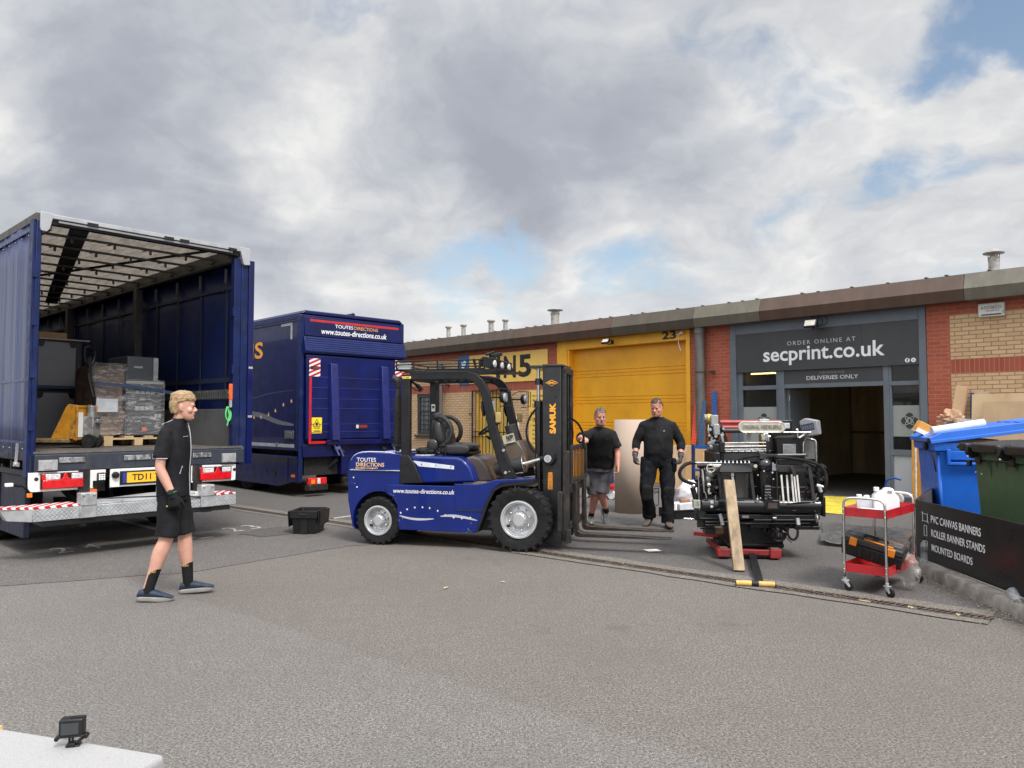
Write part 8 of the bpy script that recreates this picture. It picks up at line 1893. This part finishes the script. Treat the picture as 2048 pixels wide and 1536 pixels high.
sack('clear_film', 'scrap of clear film between the paper and the tube', 'film', bw(.42, .35, 1.40), (.10, .07, .04), BAGC, 11, nz=.6)
# boards and boxes leaning on the wall at the right
def leaner(name, label, cat, a, b_, w_, t_, h_, tilt, m, rz=0, roll=0, z=.10, bevel=.003, fn=None):
    x = MB(); x.box(-w_/2, w_/2, 0, t_, 0, h_); o = build(name, x, m, None, bevel=bevel); tag(o, label, cat)
    o.location = (*F2W(a, b_), z); o.rotation_euler = (Matrix.Rotation(R(FA+rz), 3, 'Z') @ Matrix.Rotation(R(-tilt), 3, 'X') @ Matrix.Rotation(R(roll), 3, 'Y')).to_euler(); return o
leaner('long_carton', 'long narrow cardboard box leaning on the brick wall beside plywood', 'box', 2.36, -.62, .17, .12, 2.12, 11, CARD, 0, 7)
leaner('blue_panel', 'dark blue panel standing behind the long cardboard box', 'board', 2.78, -.30, .14, .02, 1.95, 7, mat('panel_blue', (.015, .06, .20), .5))
leaner('plywood_sheet', 'large plain plywood sheet leaning on the buff brick wall', 'board', 3.64, -.48, 1.75, .018, 1.93, 9, mat('plywood', (.50, .36, .21), .7, 0, .08, 2, dirt=(.42, .28, .15), dscale=2))
leaner('plywood_offcut', 'smaller stained plywood piece in front of the large sheet', 'board', 3.72, -.60, 1.52, .018, 1.80, 9, mat('plywood_stained', (.40, .275, .16), .75, 0, .12, 2, dirt=(.16, .09, .05), dscale=3.2, dlo=.64, dhi=.72))
leaner('grey_panel', 'pale grey board edge between the cardboard and the plywood', 'board', 2.90, -.40, .22, .02, 1.97, 8, mat('panel_pale', (.42, .33, .22), .6))
# amber folding barrier / sack truck parts by the shop window
yt = ft('steel_shelf', 'amber metal panels with chrome rails standing by the shop window', 'rack', 2.08, -.62, 8, None, .06)
for a in (-.18, -.03): x = MB(); x.box(a, a+.14, 0, .025, 0, 1.24, Matrix.Rotation(R(-4), 4, 'X')); build('panel', x, mat('amber_panel', (.62, .27, .02), .4, 0, .1, 4, coat=.2), yt, bevel=.005)
for a in (-.11, .04): x = MB(); x.cyl((a, -.05, .02), (a, .04, 1.27), .019, n=14); build('rail', x, mat('rail_bright', (.62, .62, .60), .2, .5, .2, 12), yt, smooth=True)
x = MB(); x.box(.20, .26, -.02, .05, 1.16, 1.21); x.sph((.04, .04, 1.27), .022); x.sph((-.11, .04, 1.27), .022); x.tube([(.24, .0, 1.0), (.28, -.02, .9), (.24, -.02, .78)], .010, 6, smooth=2); build('end_cap', x, BLACKP, yt, smooth=True)
ht = ft('hand_truck', 'blue tubular hand truck handle behind the red trolley', 'hand truck', 1.62, -1.0, 0)
x = MB(); x.tube([(-.04, 0, 0.02), (-.04, 0, .42), (0, 0, .50), (.12, 0, .53), (.22, 0, .50)], .018, 10, smooth=2); x.tube([(-.04, 0, .04), (-.0, -.15, .03), (.2, -.15, .03)], .016, 8, smooth=1); build('frame', x, mat('tube_blue', (.01, .06, .26), .4), ht, smooth=True)
x = MB(); x.cyl((.14, -.03, .16), (.14, .05, .16), .11, n=24); build('wheel', x, mat('wheel_pale', (.5, .48, .44), .5), ht, smooth=True, ang=50)
# things standing by the pier and the roller door
RK = mat('rack_orange', (.72, .075, .035), .45, 0, .08, 5)
def upright(label, a, b_, h_, tilt, roll, m, w_=.10):
    t = ft('rack_upright', label, 'rack upright', a, b_); t.rotation_euler = (Matrix.Rotation(R(FA), 3, 'Z') @ Matrix.Rotation(R(-tilt), 3, 'X') @ Matrix.Rotation(R(roll), 3, 'Y')).to_euler()
    x = MB(); x.box(-w_/2, w_/2, 0, .003, 0, h_); x.box(-w_/2, -w_/2+.004, .003, .06, 0, h_); x.box(w_/2-.004, w_/2, .003, .06, 0, h_); build('channel', x, m, t)
    x = MB(); k = int(h_/.075)
    for i in range(k):
        for s_ in (-1, 1): x.box(s_*w_*.22-.006, s_*w_*.22+.006, -.001, .0, .05+i*.075, .075+i*.075)
    build('slot_row', x, mat('slot_dark', (.03, .02, .02), .8), t)
upright('orange red steel rack upright leaning beside the grey downpipe', -2.82, -.42, 1.92, 8, 1.5, RK, .12)
RB_ = mat('rack_blue', (.015, .10, .34), .45, 0, .1, 5)
upright('slate blue rack upright close against the grey downpipe', -2.62, -.42, 2.0, 6, 1.5, mat('rack_slate', (.05, .10, .20), .5), .09)
upright('bright blue slotted rack upright, tallest of those by the downpipe', -2.28, -.30, 2.20, 5, -2, RB_, .085)
cl_ = leaner('cardboard_sheet', 'flattened cardboard sheets standing against the rack uprights', 'cardboard', -2.72, -.85, .95, .03, 1.0, 12, mat('card_pale', (.52, .36, .22), .85, 0, .06, 3), 0, 0, .004)
leaner('cardboard_box', 'taller orange brown cardboard panel beside flattened sheets', 'cardboard', -2.44, -.92, .42, .04, .98, 10, mat('card_orange', (.50, .30, .14), .85, 0, .06, 3), 0, 0, .004)
bf = ft('slotted_rack', 'dark blue slotted steel frame behind the press hose', 'rack', -2.05, -1.15)
for a in (-.22, .22): x = MB(); x.box(a-.03, a+.03, 0, .05, 0, 1.02); build('upright', x, mat('frame_navy', (.012, .03, .12), .45), bf)
x = MB(); x.box(-.19, .19, .0, .05, .93, 1.0); x.box(-.19, .19, .0, .05, .45, .50); build('crossbar', x, RB_, bf)
# roll of board: open curl of brown millboard
cr_ = MB(); C0 = Vector((2.03, 12.62, .005)); n_ = 44
pts = [(C0.x+math.cos(t_)*.285*(1+.05*i/n_), C0.y+math.sin(t_)*.285*(1+.05*i/n_)) for i, t_ in enumerate([R(-250)+R(380)*i/n_ for i in range(n_+1)])]
for i in range(n_):
    pass
vs = [(x_, y_, z_) for z_ in (.005, 1.565) for x_, y_ in pts]
cr_.add(vs, [(i, i+1, n_+2+i, n_+1+i) for i in range(n_)])
o = build('board_roll', cr_, mat('millboard', (.40, .31, .245), .8, 0, .03, 2), None, smooth=True, solid=.004); tag(o, 'tall roll of grey brown board standing between the two men', 'board roll')
# crate and bag on the floor behind the man in gloves
tr2 = thing('storage_tray', 'low black plastic tray on the ground beside the press', 'tray', (2.72, 12.0, .004), 20)
x = MB(); x.box(-.26, .26, -.24, .24, 0, .01); x.box(-.26, .26, -.245, -.23, 0, .14); x.box(-.26, .26, .23, .245, 0, .14); x.box(-.265, -.25, -.24, .24, 0, .14); x.box(.25, .265, -.24, .24, 0, .14); x.box(-.28, .28, -.26, -.245, .12, .145); x.box(.265, .28, -.25, .25, .12, .145); build('body', x, BLACKP, tr2, bevel=.004)
x = MB(); x.box(-.13, .13, -.15, .15, 0, .22); o = build('white_carton', x, mat('carton_white', (.60, .60, .64), .6), None, bevel=.004); tag(o, 'white carton lying in the black tray', 'box'); o.location = (2.72, 11.92, .02); o.rotation_euler = (0, R(-3), R(22))
x = MB(); x.box(-.08, .08, -.05, .05, 0, .05); o = build('brown_package', x, mat('package_brown', (.28, .15, .08), .7), None, bevel=.01); tag(o, 'small brown package on top of the white carton', 'package'); o.location = (2.77, 11.95, .246); o.rotation_euler = (0, 0, R(10))
bgp = sack('carrier_bag', 'white carrier bag with pink print behind the white carton', 'bag', (2.95, 12.35, .02), (.22, .16, .26), mat('bag_white', (.62, .60, .63), .45, 0, .05, 4, dirt=(.62, .16, .24), dscale=3, dlo=.60, dhi=.64), 13, nz=.35)
x = MB(); x.box(-.04, .04, -.03, .03, 0, .26); o = build('spray_bottle', x, WHITE, None, bevel=.02); tag(o, 'slim white bottle standing left of the white carton', 'bottle'); o.location = (2.56, 11.75, .004)
# low blue and red dolly by the roller door, seen between the men
dl_ = thing('platform_trolley', 'blue and red platform trolley near the yellow roller door', 'trolley', (1.86, 15.0, .004), -40)
x = MB(); x.box(-.12, .22, -.02, .02, .28, 1.0); build('blue_back', x, mat('dolly_blue', (.012, .035, .14), .5), dl_, bevel=.004)
x = MB(); x.box(-.3, .45, -.4, .1, .20, .27); build('red_deck', x, REDP, dl_, bevel=.006)
for a, b_ in ((-.22, -.33), (.38, -.33), (-.22, .03), (.38, .03)): x = MB(); x.cyl((a, b_-.02, .09), (a, b_+.02, .09), .085, n=18); x.box(a-.03, a+.03, b_-.03, b_+.03, .15, .20); build('castor', x, WHITEP, dl_, smooth=True, ang=45)
x = MB(); x.box(-.06, .06, -.06, .06, 0, .30); 
wr_ = thing('wire_rack', 'black wire rack on the ground behind the man in gloves', 'rack', (2.35, 13.6, .004), -30)
x = MB()
for z in (.24, .30): x.tube([(-.3, -.15, z), (.3, -.15, z), (.3, .15, z), (-.3, .15, z)], .008, 6, closed=True)
for i in range(9): x.cyl((-.27+.065*i, -.15, .24), (-.27+.065*i, -.15, .36), .004, n=5)
for a in (-.29, .29): x.tube([(a, -.15, .30), (a, -.15, .01), (a, .15, .01), (a, .15, .3)], .008, 6)
build('frame', x, BLACKM, wr_, smooth=True)
x = MB(); x.prism([(0, 0), (.16, 0), (.10, .45), (.02, .42)], -.02, .02); o = build('timber_wedge', x, mat('wedge_orange', (.50, .26, .07), .7), None); tag(o, 'orange brown board offcut standing behind the wire rack', 'board'); o.location = (2.42, 14.2, .004); o.rotation_euler = (R(-6), 0, R(-30))
# ============================================================ SMALL THINGS ON THE YARD
cr = thing('storage_crate', 'empty black plastic crate standing on the tarmac behind the forklift', 'crate', (-3.03, 10.20, .004), -3)
w_, d_, h_ = .36, .46, .32
def cring(i_, z): return [Vector((i_, i_, z)), Vector((w_-i_, i_, z)), Vector((w_-i_, d_-i_, z)), Vector((i_, d_-i_, z))]
x = MB(); x.rings([cring(.03, .01), cring(.0, h_), cring(.012, h_), cring(.04, .02)], cap=False); x.rings([cring(.03, .0), cring(.032, .02)]); build('shell', x, BLACKP, cr, bevel=.006)
x = MB(); x.box(-.012, w_+.012, -.014, .004, h_-.10, h_-.0); x.box(-.014, .0, 0, d_, h_-.03, h_); x.box(w_, w_+.014, 0, d_, h_-.03, h_); x.prism([(.12, .0), (.24, 0), (.22, .21), (.14, .21)], .004, .022); build('rim', x, BLACKP, cr, bevel=.005)
x = MB(); x.box(-.03, -.02, .02, d_-.02, h_-.22, h_-.01, Matrix.Rotation(R(-4), 4, 'Y')); x.box(w_+.02, w_+.03, .02, d_-.02, h_-.18, h_+.02, Matrix.Rotation(R(4), 4, 'Y')); x.box(w_+.018, w_+.034, .0, .04, h_-.2, h_+.01); build('flap', x, BLACKP, cr, bevel=.004)
x = MB(); x.tube([(.13, -.018, h_-.02), (.14, -.022, h_-.045), (.22, -.022, h_-.045), (.23, -.018, h_-.02)], .006, 6); build('handle', x, mat('handle_dark', (.03, .03, .03), .5), cr)
BC = glassm('bottle_clear', (.50, .53, .55), .30, .08)
def bottle(label, loc, rot, s_=1.):
    t = thing('plastic_bottle', label, 'bottle', loc); t.rotation_euler = rot; t['group'] = 'empty drinks bottles by the kerb'
    x = MB(); x.lathe([(.001, 0), (.030*s_, .0), (.034*s_, .01), (.034*s_, .06), (.030*s_, .085), (.034*s_, .11), (.034*s_, .16), (.024*s_, .195), (.012*s_, .21), (.012*s_, .225)], n=20); build('shell', x, BC, t, smooth=True)
    x = MB(); x.cyl((0, 0, .225), (0, 0, .245), .015*s_, n=16); build('cap', x, BLACKP, t, smooth=True, ang=50)
    x = MB(); x.lathe([(.0345*s_, .10), (.0352*s_, .11), (.0352*s_, .15), (.034*s_, .155)], n=20); build('sleeve', x, glassm('sleeve_clear', (.10, .09, .09), .5, .1) if 'sleeve_clear' not in MATS else MATS['sleeve_clear'], t, smooth=True)
bottle('clear drinks bottle standing upright at the foot of the sign board', (4.225, 7.66, .122), (0, 0, 0))
bottle('crushed clear bottle leaning neck down against the kerb', (4.06, 6.10, .20), (R(30), R(148), R(-30)), 1.15)
# sheet of grey plastic lying behind the trolley
def shz(u, v):
    P00, P10, P11, P01 = Vector((3.86, 9.35)), Vector((4.66, 8.75)), Vector((5.7, 10.6)), Vector((4.7, 11.3)); p = P00*(1-u)*(1-v)+P10*u*(1-v)+P11*u*v+P01*(1-u)*v
    z = .012+.035*abs(noise.noise(Vector((u*4, v*4, 2))))+.02*abs(noise.noise(Vector((u*9, v*8, 5))))+(.05*(1-v)**3*(1-u)**2)
    return (p.x+.05*noise.noise(Vector((u*3, v*3, 9))), p.y+.05*noise.noise(Vector((u*3, v*3, 4))), z)
x = MB(); x.grid(shz, 50, 50); o = build('plastic_sheet', x, glassm('dust_sheet', (.17, .165, .16), .72, .22), None, smooth=True, solid=.003); tag(o, 'crumpled grey plastic sheet spread on the ground behind the trolley', 'sheet')
x = MB()
def mt_(u, v):
    P00, P10, P11, P01 = Vector((4.75, 12.85)), Vector((5.46, 12.20)), Vector((7.12, 14.80)), Vector((6.30, 15.06)); p = P00*(1-u)*(1-v)+P10*u*(1-v)+P11*u*v+P01*(1-u)*v
    return (p.x+.02*noise.noise(Vector((u*7, v*7, 9))), p.y+.02*noise.noise(Vector((u*7, v*6, 4))), .012+.012*abs(noise.noise(Vector((u*8, v*8, 2)))))
x.grid(mt_, 30, 40); o = build('floor_mat', x, mat('mat_yellow', (.50, .40, .035), .75, 0, .22, 4, bump=.3, bscale=30, dirt=(.33, .26, .05), dscale=3), None, smooth=True); tag(o, 'worn yellow mat lying across the shop doorway', 'mat')
x = MB(); x.box(-.085, .085, -.07, .07, 0, .002); o = build('paper_scrap', x, WHITE, None); tag(o, 'white paper scrap lying on the tarmac under the forks', 'paper'); o.location = (1.68, 8.93, .0125); o.rotation_euler = (0, 0, R(15))
rr = random.Random(9); kk = 0
LF = mat('leaf_pale', (.42, .33, .20), .8)
LB = ('torn pale leaf on the tarmac in front of the forklift', 'small pale leaf on the open tarmac below the forks', 'dry leaf beside the drain under the red trolley', 'dry twig lying near drain below the trolley', 'curled leaf on the ground right of the drain')
for (x_, y_), lb_, s_ in zip(((-.62, 7.0), (-.09, 7.25), (3.35, 6.28), (3.05, 6.5), (3.60, 6.05)), LB, (.05, .035, .05, .07, .05)):
    m_ = MB(); n0 = 9; P_ = [(math.cos(t_)*s_*rr.uniform(.6, 1.1), math.sin(t_)*s_*rr.uniform(.25, .5), .006+rr.uniform(0, .008)) for t_ in [2*math.pi*i/n0 for i in range(n0)]]; m_.add([(0, 0, .016)]+P_, [(0, i+1, (i+1) % n0+1) for i in range(n0)])
    o = build('leaf', m_, LF, None); tag(o, lb_, 'leaf', 'leaf litter on the yard'); o.location = (x_, y_, .002); o.rotation_euler = (0, 0, rr.uniform(0, 6))
# pale case top in the foreground with a small action camera on it
FX = thing('equipment_case', 'pale grey speckled case top carrying the small action camera', 'case', (-.730, 1.600, 0), math.degrees(math.atan2(.29, -.957)))
CSM = bpy.data.materials.new('case_grey'); CSM.use_nodes = True; t = NT(CSM.node_tree); b = t.n['Principled BSDF']; g_ = t.new('TexCoord').outputs['Object']
sp_ = t.noise(g_, 420, 3, .7); t.put(b.inputs['Base Color'], t.mix(t.rng(sp_, .3, .7), (.27, .265, .27), (.40, .395, .395))); b.inputs['Roughness'].default_value = .65; t.put(b.inputs['Normal'], t.bump(sp_, .4, .002))
x = MB(); x.box(0, .90, 0, .70, .50, .89); build('shell', x, CSM, FX, bevel=.014, seg=4)
x = MB(); x.box(.02, .88, .02, .68, .0, .50); build('cabinet', x, mat('case_lower', (.20, .20, .21), .6), FX, bevel=.01)
x = MB(); x.box(.462, .50, -.002, .03, .884, .8925); build('corner_mark', x, mat('mark_orange', (.75, .42, .16), .5), FX)
x = MB(); x.box(.10, .108, .052, .054, .8899, .891); build('fleck', x, CARD, FX)
GP = thing('action_camera', 'small black action camera on a quick release mount', 'camera', (-.952, 1.634, .891), 14); GP.scale = (.78, .78, .78)
x = MB(); x.box(-.031, .031, -.014, .020, .030, .076); build('housing', x, BLACKP, GP, bevel=.005, seg=3)
x = MB(); x.box(-.024, .020, -.0155, -.014, .036, .067); build('screen', x, mat('screen_grey', (.035, .04, .042), .25), GP)
x = MB(); x.box(-.004, .002, -.004, .008, .0755, .078); x.box(.008, .028, -.006, .004, .0755, .078); x.cyl((-.0, .018, .055), (-.0, .024, .055), .011, n=16); build('button', x, BLACKP, GP)
x = MB(); x.box(-.036, .034, -.012, .014, .026, .031); x.cyl((-.036, -.012, .024), (-.036, .014, .024), .006, n=12); x.cyl((.034, -.002, .022), (.034, .018, .022), .006, n=12); x.box(-.008, -.004, -.006, .006, .006, .028); x.box(.0, .004, -.006, .006, .006, .028); x.prism([(-.012, 0), (.012, 0), (.010, .010), (-.010, .010)], -.012, .012); x.box(-.014, .022, -.010, .016, .0, .004); x.bar((.010, 0, .006), (.034, .010, .024), .012, .006); build('mount', x, BLACKP, GP, bevel=.0015)
for o_ in list(bpy.data.objects):
    if o_.type == 'MESH' and not o_.data.polygons: bpy.data.objects.remove(o_)
